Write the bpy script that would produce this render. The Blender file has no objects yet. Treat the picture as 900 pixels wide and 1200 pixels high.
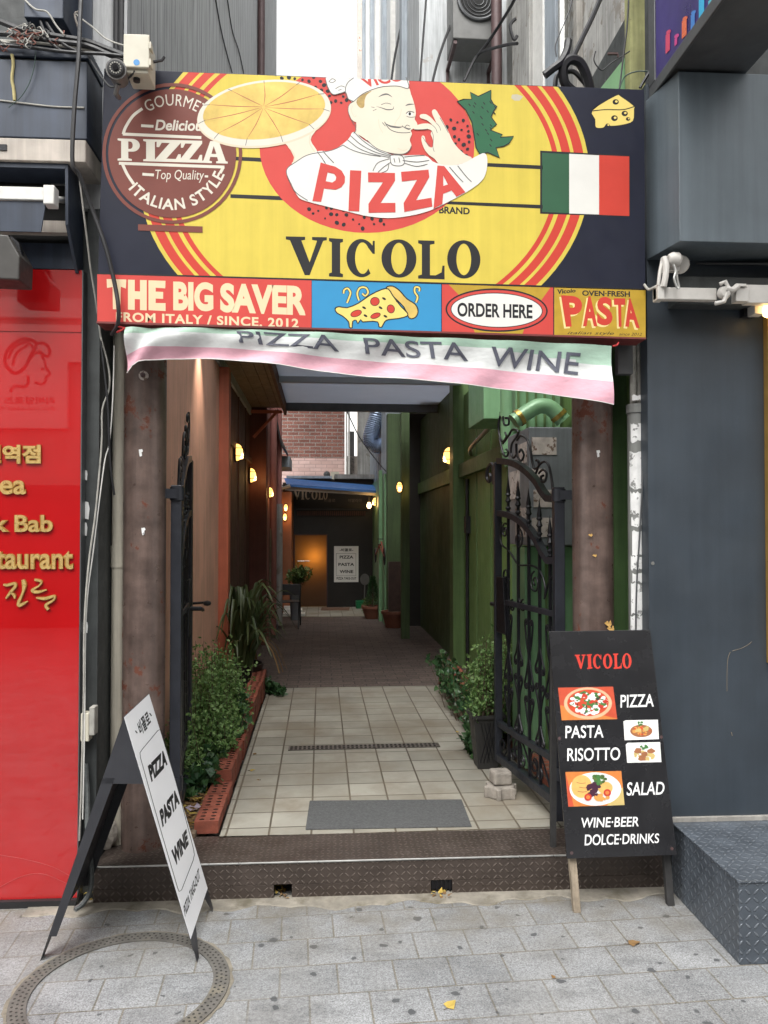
import bpy, bmesh, math, random
from math import radians, sin, cos, tan, pi, atan2, sqrt
from mathutils import Vector, Matrix, geometry

random.seed(7)
scene = bpy.context.scene
COL = scene.collection

# ---------------------------------------------------------------- camera
CAM = Vector((0, 0, 1.6))
PITCH = math.atan(19 / 900)
YAW = radians(3.4)
cam_data = bpy.data.cameras.new('camera')
cam_data.sensor_fit = 'HORIZONTAL'
cam_data.sensor_width = 36
cam_data.lens = 36
cam_data.clip_start = 0.05
cam_data.clip_end = 600
cam = bpy.data.objects.new('camera', cam_data)
cam.location = CAM
cam.rotation_euler = (pi / 2 + PITCH, 0, -YAW)
COL.objects.link(cam)
scene.camera = cam
CAMROT = cam.rotation_euler.to_matrix()

# ---------------------------------------------------------------- sky, sun, exposure
world = bpy.data.worlds.new('World')
scene.world = world
world.use_nodes = True
wn = world.node_tree
wn.nodes.clear()
sky = wn.nodes.new('ShaderNodeTexSky')
sky.sky_type = 'NISHITA'
sky.sun_disc = False
sky.sun_elevation = radians(58)
sky.sun_rotation = radians(200)
sky.air_density = 1.5
sky.dust_density = 4.0
grey = wn.nodes.new('ShaderNodeRGBToBW')
mixs = wn.nodes.new('ShaderNodeMix')
mixs.data_type = 'RGBA'
mixs.inputs[0].default_value = 0.97          # thick even cloud: most of the blue is gone
bg = wn.nodes.new('ShaderNodeBackground')
bg.inputs[1].default_value = 0.15
wo = wn.nodes.new('ShaderNodeOutputWorld')
wn.links.new(sky.outputs[0], grey.inputs[0])
wn.links.new(sky.outputs[0], mixs.inputs[6])
wn.links.new(grey.outputs[0], mixs.inputs[7])
cloud = wn.nodes.new('ShaderNodeMix')          # the bright underside of the overcast
cloud.data_type = 'RGBA'
cloud.blend_type = 'MULTIPLY'
cloud.inputs[0].default_value = 1
cloud.inputs[7].default_value = (2.95, 2.93, 2.88, 1)
cloud.clamp_result = False
wn.links.new(mixs.outputs[2], cloud.inputs[6])
wn.links.new(cloud.outputs[2], bg.inputs[0])
wn.links.new(bg.outputs[0], wo.inputs[0])
sun_d = bpy.data.lights.new('sun', 'SUN')
sun_d.energy = 0.5
sun_d.angle = radians(30)
sun_d.color = (1.0, 0.96, 0.9)
sun = bpy.data.objects.new('sun', sun_d)
sun.rotation_euler = (radians(32), 0, radians(-20))   # high sun behind thin cloud, from behind the camera
COL.objects.link(sun)
scene.view_settings.view_transform = 'Standard'
scene.view_settings.look = 'None'
scene.view_settings.gamma = 1
scene.view_settings.exposure = 0.2
scene.cycles.max_bounces = 8
scene.cycles.use_denoising = True
scene.cycles.sample_clamp_indirect = 6

# ---------------------------------------------------------------- frames and pixel rays
F = Matrix.Identity(4)                         # street frontage: x along it, y into it
G = Matrix.Rotation(radians(1.3), 4, 'Z')      # the alley, a little askew to the frontage


def ray(px, py):
    return CAMROT @ Vector(((px - 450) / 900, -(py - 600) / 900, -1.0))


def pix(px, py, axis, val, fr=F):
    inv = fr.inverted()
    o = inv @ CAM
    d = inv.to_3x3() @ ray(px, py)
    return o + d * ((val - o[axis]) / d[axis])


class Plane:
    """A flat board in the world; at(px, py) is where the photo's ray meets it, h metres in front."""
    def __init__(s, p, n):
        s.p = Vector(p)
        s.n = Vector(n).normalized()
        if (CAM - s.p).dot(s.n) < 0:
            s.n = -s.n

    def at(s, px, py, h=0.0):
        d = ray(px, py)
        t = (s.p - CAM).dot(s.n) / d.dot(s.n)
        return CAM + d * t + s.n * h


# ---------------------------------------------------------------- materials
MATS = {}


def lin(c):
    return tuple(((x / 255) / 12.92 if x / 255 <= .04045 else ((x / 255 + .055) / 1.055) ** 2.4) for x in c)


class NT:
    def __init__(s, name):
        m = bpy.data.materials.new(name)
        m.use_nodes = True
        s.m = m
        s.t = m.node_tree
        s.b = s.t.nodes['Principled BSDF']
        s.tc = s.t.nodes.new('ShaderNodeTexCoord')
        MATS[name] = m

    def n(s, kind, **kw):
        x = s.t.nodes.new('ShaderNode' + kind)
        for k, v in kw.items():
            setattr(x, k, v)
        return x

    def l(s, a, b):
        s.t.links.new(a, b)

    def mapping(s, src, scale=(1, 1, 1), rot=(0, 0, 0), loc=(0, 0, 0)):
        x = s.n('Mapping')
        x.inputs['Scale'].default_value = scale
        x.inputs['Rotation'].default_value = rot
        x.inputs['Location'].default_value = loc
        s.l(src, x.inputs[0])
        return x.outputs[0]

    def noise(s, src, scale, detail=5, rough=.6):
        x = s.n('TexNoise')
        x.inputs['Scale'].default_value = scale
        x.inputs['Detail'].default_value = detail
        x.inputs['Roughness'].default_value = rough
        s.l(src, x.inputs['Vector'])
        return x.outputs['Fac']

    def ramp(s, src, stops):
        x = s.n('ValToRGB')
        e = x.color_ramp.elements
        while len(e) < len(stops):
            e.new(.5)
        for k, (p, c) in enumerate(stops):
            e[k].position = p
            c = (c, c, c) if isinstance(c, (int, float)) else c
            e[k].color = (*c[:3], 1)
        s.l(src, x.inputs[0])
        return x.outputs[0]

    def mix(s, fac, a, b, blend='MIX'):
        x = s.n('Mix', data_type='RGBA', blend_type=blend)
        for sock, v in ((x.inputs[0], fac), (x.inputs[6], a), (x.inputs[7], b)):
            if isinstance(v, (int, float)):
                sock.default_value = v if sock.type == 'VALUE' else (v, v, v, 1)
            elif isinstance(v, tuple):
                sock.default_value = (*v[:3], 1)
            else:
                s.l(v, sock)
        return x.outputs[2]

    def math(s, op, a, b=None, c=None):
        x = s.n('Math', operation=op)
        for k, v in enumerate((a, b, c)):
            if v is None:
                continue
            if isinstance(v, (int, float)):
                x.inputs[k].default_value = v
            else:
                s.l(v, x.inputs[k])
        return x.outputs[0]

    def bump(s, h, strength=.3, dist=.01, normal=None):
        x = s.n('Bump')
        x.inputs['Strength'].default_value = strength
        x.inputs['Distance'].default_value = dist
        s.l(h, x.inputs['Height'])
        if normal is not None:
            s.l(normal, x.inputs['Normal'])
        return x.outputs[0]

    def out(s, color=None, rough=None, normal=None, **kw):
        for sock, v in (('Base Color', color), ('Roughness', rough), ('Normal', normal)):
            if v is None:
                continue
            if isinstance(v, (int, float)):
                s.b.inputs[sock].default_value = v
            elif isinstance(v, tuple):
                s.b.inputs[sock].default_value = (*v[:3], 1)
            else:
                s.l(v, s.b.inputs[sock])
        for k, v in kw.items():
            s.b.inputs[k.replace('_', ' ')].default_value = v
        return s.m


def mul(c, k):
    return tuple(min(1, x * k) for x in c)


def mat(name, col, rough=.6, metal=0., var=.15, vs=6., bump=0., bs=60., col2=None, thr=.6, s2=9., streak=0., soft=.04, **kw):
    """Painted or plain surface: tone varied by noise, optional worn patches (col2), vertical dirt streaks and fine relief."""
    if name in MATS:
        return MATS[name]
    t = NT(name)
    ob = t.tc.outputs['Object']
    c = t.ramp(t.noise(ob, vs), [(.3, mul(col, 1 - var)), (.7, mul(col, 1 + var))])
    if streak:
        st = t.noise(t.mapping(ob, (14, 14, .7)), 1.6, 6, .65)
        c = t.mix(1.0, c, t.ramp(st, [(.35, 1 - streak), (.62, 1.0)]), 'MULTIPLY')
    r = t.ramp(t.noise(ob, vs * 2.3), [(.3, max(.03, rough - .08)), (.7, min(1, rough + .1))])
    if col2 is not None:
        w = t.ramp(t.noise(ob, s2, 8, .68), [(thr, 0.), (thr + soft, 1.)])
        c = t.mix(w, c, col2)
        r = t.mix(w, r, .85)
    nrm = None
    if bump:
        nrm = t.bump(t.noise(ob, bs, 4), bump, .004)
    m = t.out(c, r, nrm, Metallic=metal)
    for k, v in kw.items():
        t.b.inputs[k.replace('_', ' ')].default_value = v
    return m


def mat_grid(name, c1, c2, cm, w, h, off=.5, mortar=.004, rot=0., loc=(0, 0, 0), rough=.8, bumpd=.004, fine=None, gum=False, dirt=None, smooth=.2, bias=0., freq=2):
    """Courses of pavers, tiles or bricks laid in metres on the surface's own UV."""
    t = NT(name)
    uv = t.mapping(t.tc.outputs['UV'], rot=(0, 0, rot), loc=loc)
    br = t.n('TexBrick', offset=off, offset_frequency=freq)
    t.l(uv, br.inputs['Vector'])
    br.inputs['Color1'].default_value = (*c1, 1)
    br.inputs['Color2'].default_value = (*c2, 1)
    br.inputs['Mortar'].default_value = (*cm, 1)
    br.inputs['Scale'].default_value = 1
    br.inputs['Mortar Size'].default_value = mortar
    br.inputs['Mortar Smooth'].default_value = smooth
    br.inputs['Bias'].default_value = bias
    br.inputs['Brick Width'].default_value = w
    br.inputs['Row Height'].default_value = h
    c = br.outputs['Color']
    big = t.noise(uv, 2.2, 6)
    c = t.mix(1., c, t.ramp(big, [(.3, .78), (.7, 1.12)]), 'MULTIPLY')
    if fine:
        sp = t.noise(uv, fine, 2, .7)
        c = t.mix(1., c, t.ramp(sp, [(.36, .6), (.5, 1.), (.66, 1.3)]), 'MULTIPLY')
    if dirt is not None:
        c = t.mix(t.ramp(t.noise(t.mapping(uv, (1, 1, 1), loc=(3, 1, 0)), 1.9, 8, .66), [(.44, 0.), (.68, .75)]), c, dirt)
    if gum:
        vo = t.n('TexVoronoi', voronoi_dimensions='2D')
        wob = t.n('VectorMath', operation='ADD')
        nz = t.n('TexNoise')
        nz.inputs['Scale'].default_value = 30
        t.l(uv, nz.inputs['Vector'])
        sc = t.n('VectorMath', operation='SCALE')
        sc.inputs['Scale'].default_value = .03
        t.l(nz.outputs['Color'], sc.inputs[0])
        t.l(uv, wob.inputs[0])
        t.l(sc.outputs[0], wob.inputs[1])
        t.l(wob.outputs[0], vo.inputs['Vector'])
        vo.inputs['Scale'].default_value = 6.4
        lim = t.math('MULTIPLY', t.math('POWER', t.math('FRACT', t.math('MULTIPLY', vo.outputs['Color'], 7.3)), 1.5), .10)
        g = t.math('LESS_THAN', vo.outputs['Distance'], lim)
        blot = t.noise(t.mapping(uv, (1, 1.6, 1), loc=(7, 2, 0)), 5.5, 8, .7)
        c = t.mix(1., c, t.ramp(blot, [(.34, .72), (.5, 1.), (.7, 1.1)]), 'MULTIPLY')
        grains = t.noise(uv, 70, 3, .8)
        c = t.mix(1., c, t.ramp(grains, [(.36, .74), (.5, 1.), (.64, 1.16)]), 'MULTIPLY')
        halo = t.math('LESS_THAN', vo.outputs['Distance'], t.math('MULTIPLY', lim, 1.5))
        c = t.mix(t.math('MULTIPLY', halo, .16), c, (.06, .06, .06))
        c = t.mix(t.math('MULTIPLY', g, .82), c, (.045, .048, .052))
        sepv = t.n('SeparateXYZ')
        t.l(t.tc.outputs['UV'], sepv.inputs[0])
        near = t.math('SMOOTH_MIN', 1., t.math('MAXIMUM', 0., t.math('DIVIDE', t.math('SUBTRACT', sepv.outputs[1], 2.78), .55)), .1)
        wet = t.math('MULTIPLY', near, t.ramp(t.noise(uv, 3.2, 7, .65), [(.40, 0.), (.62, .8)]))
        c = t.mix(wet, c, (.135, .115, .082))
    hgt = t.math('SUBTRACT', 1., br.outputs['Fac'])
    nrm = t.bump(hgt, .6, bumpd)
    nrm = t.bump(t.noise(uv, 160, 3), .25, .002, nrm)
    return t.out(c, rough, nrm)


def mat_tread(name, col, wear, rough=.45, cell=.036, metal=.35):
    """Chequer plate: crossed raised lozenges on steel, worn bright on their tops."""
    t = NT(name)
    uv = t.tc.outputs['UV']
    sep = t.n('SeparateXYZ')
    t.l(uv, sep.inputs[0])
    u = t.math('DIVIDE', sep.outputs[0], cell)
    v = t.math('DIVIDE', sep.outputs[1], cell)
    par = t.math('MODULO', t.math('ADD', t.math('FLOOR', u), t.math('ADD', t.math('FLOOR', v), 2000)), 2.)
    sgn = t.math('SUBTRACT', t.math('MULTIPLY', t.math('ABSOLUTE', par), 2.), 1.)
    a = t.math('SUBTRACT', t.math('FRACT', u), .5)
    b = t.math('MULTIPLY', t.math('SUBTRACT', t.math('FRACT', v), .5), sgn)
    p = t.math('MULTIPLY', t.math('ADD', a, b), 1 / .68)
    q = t.math('MULTIPLY', t.math('SUBTRACT', a, b), 1 / .21)
    d = t.math('ADD', t.math('MULTIPLY', p, p), t.math('MULTIPLY', q, q))
    h = t.ramp(d, [(.35, 1.), (.95, 0.)])
    ob = t.tc.outputs['Object']
    n1 = t.noise(ob, 7, 6)
    c = t.ramp(n1, [(.3, mul(col, .75)), (.7, mul(col, 1.25))])
    c = t.mix(t.math('MULTIPLY', h, t.ramp(t.noise(ob, 12, 4), [(.35, .35), (.65, .95)])), c, wear)
    nrm = t.bump(h, .9, .004)
    return t.out(c, t.ramp(n1, [(.3, rough - .1), (.7, rough + .15)]), nrm, Metallic=metal)


def mat_emit(name, col, strength):
    t = NT(name)
    return t.out((.8, .7, .5), .3, None, Emission_Color=(*col, 1), Emission_Strength=strength)


def mat_leaf(name, c1, c2, rough=.5):
    t = NT(name)
    geo = t.n('NewGeometry')
    rnd = geo.outputs['Random Per Island']
    c = t.ramp(rnd, [(0., c1), (1., c2)])
    t.out(c, rough)
    tr = t.n('BsdfTranslucent')
    t.l(c, tr.inputs[0])
    mx = t.n('MixShader')
    mx.inputs[0].default_value = .25
    o = t.t.nodes['Material Output']
    t.l(t.b.outputs[0], mx.inputs[1])
    t.l(tr.outputs[0], mx.inputs[2])
    t.l(mx.outputs[0], o.inputs[0])
    return t.m


# ---------------------------------------------------------------- mesh building
def origin_of(o):
    v = Vector((0, 0, 0))
    while o is not None:
        v += o.location
        o = o.parent
    return v


def props(o, label=None, cat=None, group=None, kind=None):
    for k, v in (('label', label), ('category', cat), ('group', group), ('kind', kind)):
        if v:
            o[k] = v
    return o


def thing(name, label, cat, loc=(0, 0, 0), group=None):
    o = bpy.data.objects.new(name, None)
    o.empty_display_size = .1
    o.location = loc
    COL.objects.link(o)
    return props(o, label, cat, group)


class MB:
    def __init__(s, fr=F):
        s.v, s.f, s.m, s.s, s.mats, s.fr = [], [], [], [], [], fr

    def add(s, verts, faces, m, smooth=False):
        if m not in s.mats:
            s.mats.append(m)
        k, b = s.mats.index(m), len(s.v)
        s.v += [tuple(v) for v in verts]
        for f in faces:
            s.f.append([i + b for i in f])
            s.m.append(k)
            s.s.append(smooth)
        return s

    def box(s, x0, x1, y0, y1, z0, z1, m, xf=None):
        vs = [Vector((x, y, z)) for z in (z0, z1) for y in (y0, y1) for x in (x0, x1)]
        if xf is not None:
            vs = [xf @ v for v in vs]
        return s.add(vs, [(0, 2, 3, 1), (4, 5, 7, 6), (0, 1, 5, 4), (2, 6, 7, 3), (0, 4, 6, 2), (1, 3, 7, 5)], m)

    def slab(s, corners, thick, m):
        """A flat plate: 3 or more corners, thickness vector."""
        n = len(corners)
        cs = [Vector(c) for c in corners]
        tv = Vector(thick)
        vs = cs + [c + tv for c in cs]
        fs = [list(range(n)), list(range(2 * n - 1, n - 1, -1))] + [[i, (i + 1) % n, n + (i + 1) % n, n + i] for i in range(n)]
        return s.add(vs, fs, m)

    def tube(s, path, r, m, n=8, r1=None, twist=0.):
        path = [Vector(p) for p in path]
        vs, fs = [], []
        up = None
        L = len(path)
        for i, p in enumerate(path):
            d = (path[min(i + 1, L - 1)] - path[max(i - 1, 0)])
            if d.length < 1e-9:
                d = Vector((0, 0, 1))
            d.normalize()
            if up is None:
                up = Vector((0, 0, 1)) if abs(d.z) < .9 else Vector((1, 0, 0))
            a = up - d * up.dot(d)
            if a.length < 1e-6:
                a = d.orthogonal()
            a.normalize()
            up = a
            b = d.cross(a)
            rr = r if r1 is None else r + (r1 - r) * i / max(1, L - 1)
            if isinstance(r, (list, tuple)):
                rr = r[i]
            for k in range(n):
                w = 2 * pi * k / n + twist
                vs.append(p + a * (cos(w) * rr) + b * (sin(w) * rr))
        for i in range(L - 1):
            for k in range(n):
                k2 = (k + 1) % n
                fs.append((i * n + k, i * n + k2, (i + 1) * n + k2, (i + 1) * n + k))
        fs.append(list(range(n - 1, -1, -1)))
        fs.append([(L - 1) * n + k for k in range(n)])
        return s.add(vs, fs, m, smooth=n > 4)

    def cyl(s, a, b, r, m, n=20, r1=None):
        return s.tube([a, b], r, m, n, r1)

    def bar(s, path, r, m):
        return s.tube(path, r * 1.414, m, 4, twist=pi / 4)

    def lathe(s, prof, c, m, n=20, axis=2):
        c = Vector(c)
        vs, fs = [], []
        for (r, h) in prof:
            for k in range(n):
                w = 2 * pi * k / n
                p = [cos(w) * r, sin(w) * r]
                q = [0, 0, 0]
                q[axis] = h
                q[(axis + 1) % 3], q[(axis + 2) % 3] = p
                vs.append(c + Vector(q))
        for i in range(len(prof) - 1):
            for k in range(n):
                k2 = (k + 1) % n
                fs.append((i * n + k, i * n + k2, (i + 1) * n + k2, (i + 1) * n + k))
        return s.add(vs, fs, m, True)

    def flat(s, loops, to3, m):
        """A filled flat outline (with holes) given in 2-D, mapped to space by to3(x, y)."""
        ls = [[Vector((p[0], p[1], 0)) for p in L] for L in loops]
        tris = geometry.tessellate_polygon(ls)
        pts = [p for L in loops for p in L]
        return s.add([to3(p[0], p[1]) for p in pts], [list(t) for t in tris], m)

    def plate(s, loops, to3, m, depth):
        """flat() with thickness: to3(x, y, h) for h = 0 (front) and h = -depth."""
        ls = [[Vector((p[0], p[1], 0)) for p in L] for L in loops]
        tris = geometry.tessellate_polygon(ls)
        pts = [p for L in loops for p in L]
        n = len(pts)
        vs = [to3(p[0], p[1], 0) for p in pts] + [to3(p[0], p[1], -depth) for p in pts]
        fs = [list(t) for t in tris] + [[i + n for i in reversed(t)] for t in tris]
        b = 0
        for L in loops:
            k = len(L)
            for i in range(k):
                j = (i + 1) % k
                fs.append((b + i, b + j, n + b + j, n + b + i))
            b += k
        return s.add(vs, fs, m)

    def build(s, name, parent=None, bevel=0., label=None, cat=None, group=None, kind=None, normals=True, seg=2):
        world = [s.fr @ Vector(v) for v in s.v]
        if parent is None:
            xs = [min(v[i] for v in world) for i in range(3)] + [max(v[i] for v in world) for i in range(3)]
            org = Vector(((xs[0] + xs[3]) / 2, (xs[1] + xs[4]) / 2, xs[2]))
        else:
            org = origin_of(parent)
        me = bpy.data.meshes.new(name)
        me.from_pydata([v - org for v in world], [], s.f)
        for m in s.mats:
            me.materials.append(m)
        me.polygons.foreach_set('material_index', s.m)
        me.polygons.foreach_set('use_smooth', s.s)
        me.update()
        if normals:
            bm = bmesh.new()
            bm.from_mesh(me)
            bmesh.ops.recalc_face_normals(bm, faces=bm.faces)
            bm.to_mesh(me)
            bm.free()
        uv = me.uv_layers.new(name='UVMap')
        buf = [0.] * (2 * len(me.loops))
        for p in me.polygons:
            nx, ny, nz = (abs(c) for c in p.normal)
            for li in p.loop_indices:
                x, y, z = s.v[me.loops[li].vertex_index]
                q = (x, y) if nz >= nx and nz >= ny else (x, z) if ny >= nx else (y, z)
                buf[2 * li], buf[2 * li + 1] = q
        uv.data.foreach_set('uv', buf)
        if any(s.s):
            me.set_sharp_from_angle(angle=radians(38))
        o = bpy.data.objects.new(name, me)
        COL.objects.link(o)
        if parent is None:
            o.location = org
        else:
            o.parent = parent
        if bevel:
            md = o.modifiers.new('bevel', 'BEVEL')
            md.width = bevel
            md.segments = seg
            md.limit_method = 'ANGLE'
            md.angle_limit = radians(40)
            md.harden_normals = False
        return props(o, label, cat, group, kind)


def copy_tree(o, parent=None):
    c = o.copy()
    COL.objects.link(c)
    c.parent = parent
    for ch in list(o.children):
        copy_tree(ch, c)
    return c


def spline(pts, n=6, closed=False):
    """Smooth curve through 2-D or 3-D points."""
    P = [Vector(p) for p in pts]
    out = []
    L = len(P)
    for i in range(L if closed else L - 1):
        if closed:
            a, b, c, d = P[(i - 1) % L], P[i], P[(i + 1) % L], P[(i + 2) % L]
        else:
            a, b, c, d = P[max(i - 1, 0)], P[i], P[i + 1], P[min(i + 2, L - 1)]
        for k in range(n):
            t = k / n
            out.append(.5 * ((2 * b) + (c - a) * t + (2 * a - 5 * b + 4 * c - d) * t * t + (3 * b - a - 3 * c + d) * t ** 3))
    if not closed:
        out.append(P[-1])
    return out


# ---------------------------------------------------------------- lettering and painted artwork
_TXT = {}


def _outline(text, bold, shear, spacing):
    cu = bpy.data.curves.new('scratch', 'FONT')
    cu.body = text
    cu.offset = bold
    cu.shear = shear
    cu.space_character = spacing
    cu.resolution_u = 5
    ob = bpy.data.objects.new('scratch', cu)
    COL.objects.link(ob)
    dg = bpy.context.evaluated_depsgraph_get()
    dg.update()
    me = bpy.data.meshes.new_from_object(ob.evaluated_get(dg))
    vs = [v.co.to_2d() for v in me.vertices]
    fs = [list(p.vertices) for p in me.polygons]
    bpy.data.objects.remove(ob)
    bpy.data.curves.remove(cu)
    bpy.data.meshes.remove(me)
    return vs, fs


def glyphs(text, bold=0., shear=0., spacing=1.):
    """Outline of a line of text as triangles scaled to 0..1 in x and in y (y down)."""
    key = (text, bold, shear, spacing)
    if key not in _TXT:
        vs, fs = _outline(text, 0., shear, spacing)
        x0, x1 = min(v.x for v in vs) - bold, max(v.x for v in vs) + bold
        y0, y1 = min(v.y for v in vs) - bold, max(v.y for v in vs) + bold
        if bold:
            vs, fs = _outline(text, bold, shear, spacing)       # now and then the fattened outline throws a spike: drop it
            bad = {i for i, v in enumerate(vs) if not (x0 - .03 <= v.x <= x1 + .03 and y0 - .03 <= v.y <= y1 + .03)}
            if len(bad) > 6:
                vs, fs = _outline(text, 0., shear, spacing)
            else:
                for i in bad:
                    vs[i].x = min(max(vs[i].x, x0), x1)
                    vs[i].y = min(max(vs[i].y, y0), y1)
        _TXT[key] = ([((v.x - x0) / (x1 - x0), 1 - (v.y - y0) / (y1 - y0)) for v in vs], fs, (x1 - x0) / (y1 - y0))
    return _TXT[key]


def bil(q, u, v):
    (ax, ay), (bx, by), (cx, cy), (dx, dy) = q           # TL TR BR BL
    return ((ax * (1 - u) + bx * u) * (1 - v) + (dx * (1 - u) + cx * u) * v,
            (ay * (1 - u) + by * u) * (1 - v) + (dy * (1 - u) + cy * u) * v)


def rect(x0, y0, x1, y1, slope=0.):
    return [(x0, y0), (x1, y0 + slope * (x1 - x0)), (x1, y1 + slope * (x1 - x0)), (x0, y1)]


def ell(cx, cy, a, b, rot=0., n=56, a0=0., a1=2 * pi):
    r = radians(rot)
    full = abs(a1 - a0 - 2 * pi) < 1e-6
    k = n if full else n + 1
    out = []
    for i in range(k):
        w = a0 + (a1 - a0) * i / n
        x, y = a * cos(w), b * sin(w)
        out.append((cx + x * cos(r) - y * sin(r), cy + x * sin(r) + y * cos(r)))
    return out


def clip(poly, p, n):
    """Keep the part of a polygon where (q - p).n <= 0."""
    out = []
    L = len(poly)
    for i in range(L):
        a, b = poly[i], poly[(i + 1) % L]
        da = (a[0] - p[0]) * n[0] + (a[1] - p[1]) * n[1]
        db = (b[0] - p[0]) * n[0] + (b[1] - p[1]) * n[1]
        if da <= 0:
            out.append(a)
        if da * db < 0:
            t = da / (da - db)
            out.append((a[0] + (b[0] - a[0]) * t, a[1] + (b[1] - a[1]) * t))
    return out


class Art:
    """Flat paint or lettering on a board; every coat lies a hair in front of the last."""
    STEP = .000015

    def __init__(s, plane, lay=1, clips=()):
        s.pl, s.lay, s.mb, s.clips = plane, lay, MB(), clips

    def poly(s, loops, m):
        if not loops:
            return s
        if isinstance(loops[0][0], (int, float)):
            loops = [loops]
        loops = [[(p[0], p[1]) for p in L] for L in loops]
        if s.clips and len(loops) == 1:
            L = loops[0]
            for (p, n) in s.clips:
                L = clip(L, p, n)
            if len(L) < 3:
                return s
            loops = [L]
        h = s.lay * s.STEP
        s.mb.flat(loops, lambda x, y: s.pl.at(x, y, h), m)
        s.lay += 1
        return s

    def stroke(s, pts, w, m, smooth=True, taper=False, n=6):
        P = [Vector((p[0], p[1])) for p in pts]
        if smooth and len(P) > 2:
            P = spline(P, n)
        L, R = [], []
        for i, p in enumerate(P):
            d = (P[min(i + 1, len(P) - 1)] - P[max(i - 1, 0)])
            d = d.normalized() if d.length else Vector((1, 0))
            k = w / 2
            if taper:
                k *= max(.25, sin(pi * (i + .6) / (len(P) + .2)))
            nn = Vector((-d.y, d.x)) * k
            L.append(p + nn)
            R.append(p - nn)
        h = s.lay * s.STEP
        vs = [s.pl.at(q.x, q.y, h) for q in L + R]
        k = len(P)
        s.mb.add(vs, [(i, i + 1, k + i + 1, k + i) for i in range(k - 1)], m)
        s.lay += 1
        return s

    def outline(s, loop, w, m):
        return s.stroke(list(loop) + [loop[0], loop[1]], w, m, smooth=False)

    def text(s, body, quad, m, bold=0., shear=0., spacing=1., fn=None):
        vs, fs, _ = glyphs(body, bold, shear, spacing)
        h = s.lay * s.STEP
        ps = [fn(u, v) if fn else bil(quad, u, v) for (u, v) in vs]
        if s.clips:
            for f in fs:
                L = [ps[i] for i in f]
                for (p, n) in s.clips:
                    L = clip(L, p, n) if L else L
                if len(L) >= 3:
                    s.mb.add([s.pl.at(*q, h) for q in L], [list(range(len(L)))], m)
        else:
            s.mb.add([s.pl.at(*q, h) for q in ps], fs, m)
        s.lay += 1
        return s

    def arc_text(s, body, cx, cy, r_in, r_out, a0, a1, m, bold=.0, spacing=1., inside=False):
        """Text bent round a circle from angle a0 to a1 (degrees, 0 = right, clockwise on the photo)."""
        def fn(u, v):
            a = radians(a0 + (a1 - a0) * u)
            r = (r_in + (r_out - r_in) * v) if inside else (r_out + (r_in - r_out) * v)
            return cx + r * cos(a), cy + r * sin(a)
        return s.text(body, None, m, bold, 0., spacing, fn)

    def glyph(s, loops, quad, m):
        return s.poly([[bil(quad, x, y) for (x, y) in L] for L in loops], m)

    def build(s, name, parent, **kw):
        return s.mb.build(name, parent, normals=False, **kw)


def _arc(cx, cy, a, b, d0, d1, n=16):
    return [(cx + a * cos(radians(d0 + (d1 - d0) * i / n)), cy + b * sin(radians(d0 + (d1 - d0) * i / n))) for i in range(n + 1)]


# heavy slab-serif capitals, unit box, y down
SLAB = {
    'V': [[(0, 0), (.47, 0), (.47, .08), (.38, .1), (.58, .66), (.76, .1), (.64, .08), (.64, 0), (1, 0), (1, .08), (.91, .1), (.58, 1), (.46, 1), (.1, .1), (0, .08)]],
    'I': [[(0, 0), (1, 0), (1, .08), (.8, .11), (.8, .89), (1, .92), (1, 1), (0, 1), (0, .92), (.2, .89), (.2, .11), (0, .08)]],
    'L': [[(0, 0), (.62, 0), (.62, .08), (.45, .11), (.45, .9), (.66, .9), (.88, .82), (.92, .64), (1, .64), (1, 1), (0, 1), (0, .92), (.14, .89), (.14, .11), (0, .08)]],
    'O': [_arc(.5, .5, .5, .5, 0, 360, 40)[:-1], _arc(.5, .5, .22, .41, 0, 360, 32)[:-1]],
    'C': [_arc(.5, .5, .5, .5, 52, 318, 34) + [(.88, .04), (.95, .04), (.95, .38), (.88, .38)] + _arc(.54, .5, .25, .41, 318, 40, 30)],
    'P': [[(0, 0), (.66, 0)] + _arc(.66, .29, .34, .29, -90, 90, 14) + [(.48, .58), (.48, .89), (.64, .92), (.64, 1), (0, 1), (0, .92), (.16, .89), (.16, .11), (0, .08)],
          [(.48, .12), (.48, .46), (.56, .46)] + _arc(.56, .29, .12, .17, 90, -90, 8)],
    'Z': [[(.04, 0), (1, 0), (1, .12), (.42, .86), (.8, .86), (.9, .64), (1, .64), (1, 1), (0, 1), (0, .88), (.56, .14), (.24, .14), (.14, .34), (.04, .34)]],
    'A': [[(.34, 0), (.66, 0), (.92, .89), (1, .92), (1, 1), (.56, 1), (.56, .92), (.64, .89), (.6, .72), (.34, .72), (.3, .89), (.4, .92), (.4, 1), (0, 1), (0, .92), (.08, .89)],
          [(.47, .22), (.38, .58), (.57, .58)]],
}

# ================================================================ MATERIALS
NAVY = mat('navy_paint', (.012, .014, .027), .45, var=.12, Specular_IOR_Level=.22)
YELLOW = mat('yellow_paint', (.60, .475, .075), .5, var=.06, streak=.1, Specular_IOR_Level=.22)
REDP = mat('red_paint', (.50, .048, .032), .5, var=.06, Specular_IOR_Level=.22)
BROWNP = mat('roundel_brown', (.165, .05, .038), .5, var=.08, Specular_IOR_Level=.22)
CREAM = mat('cream_paint', (.62, .585, .50), .55, var=.05, Specular_IOR_Level=.22)
WHITEP = mat('white_paint', (.66, .65, .61), .5, var=.04, Specular_IOR_Level=.22)
SKIN = mat('skin_paint', (.64, .585, .47), .5, var=.04, Specular_IOR_Level=.22)
SKIN2 = mat('skin_shade_paint', (.60, .50, .36), .5, var=.05)
INK = mat('black_ink', (.018, .018, .02), .5, var=.1, Specular_IOR_Level=.22)
LINE = mat('dark_line_paint', (.09, .085, .08), .5, var=.1)
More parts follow.
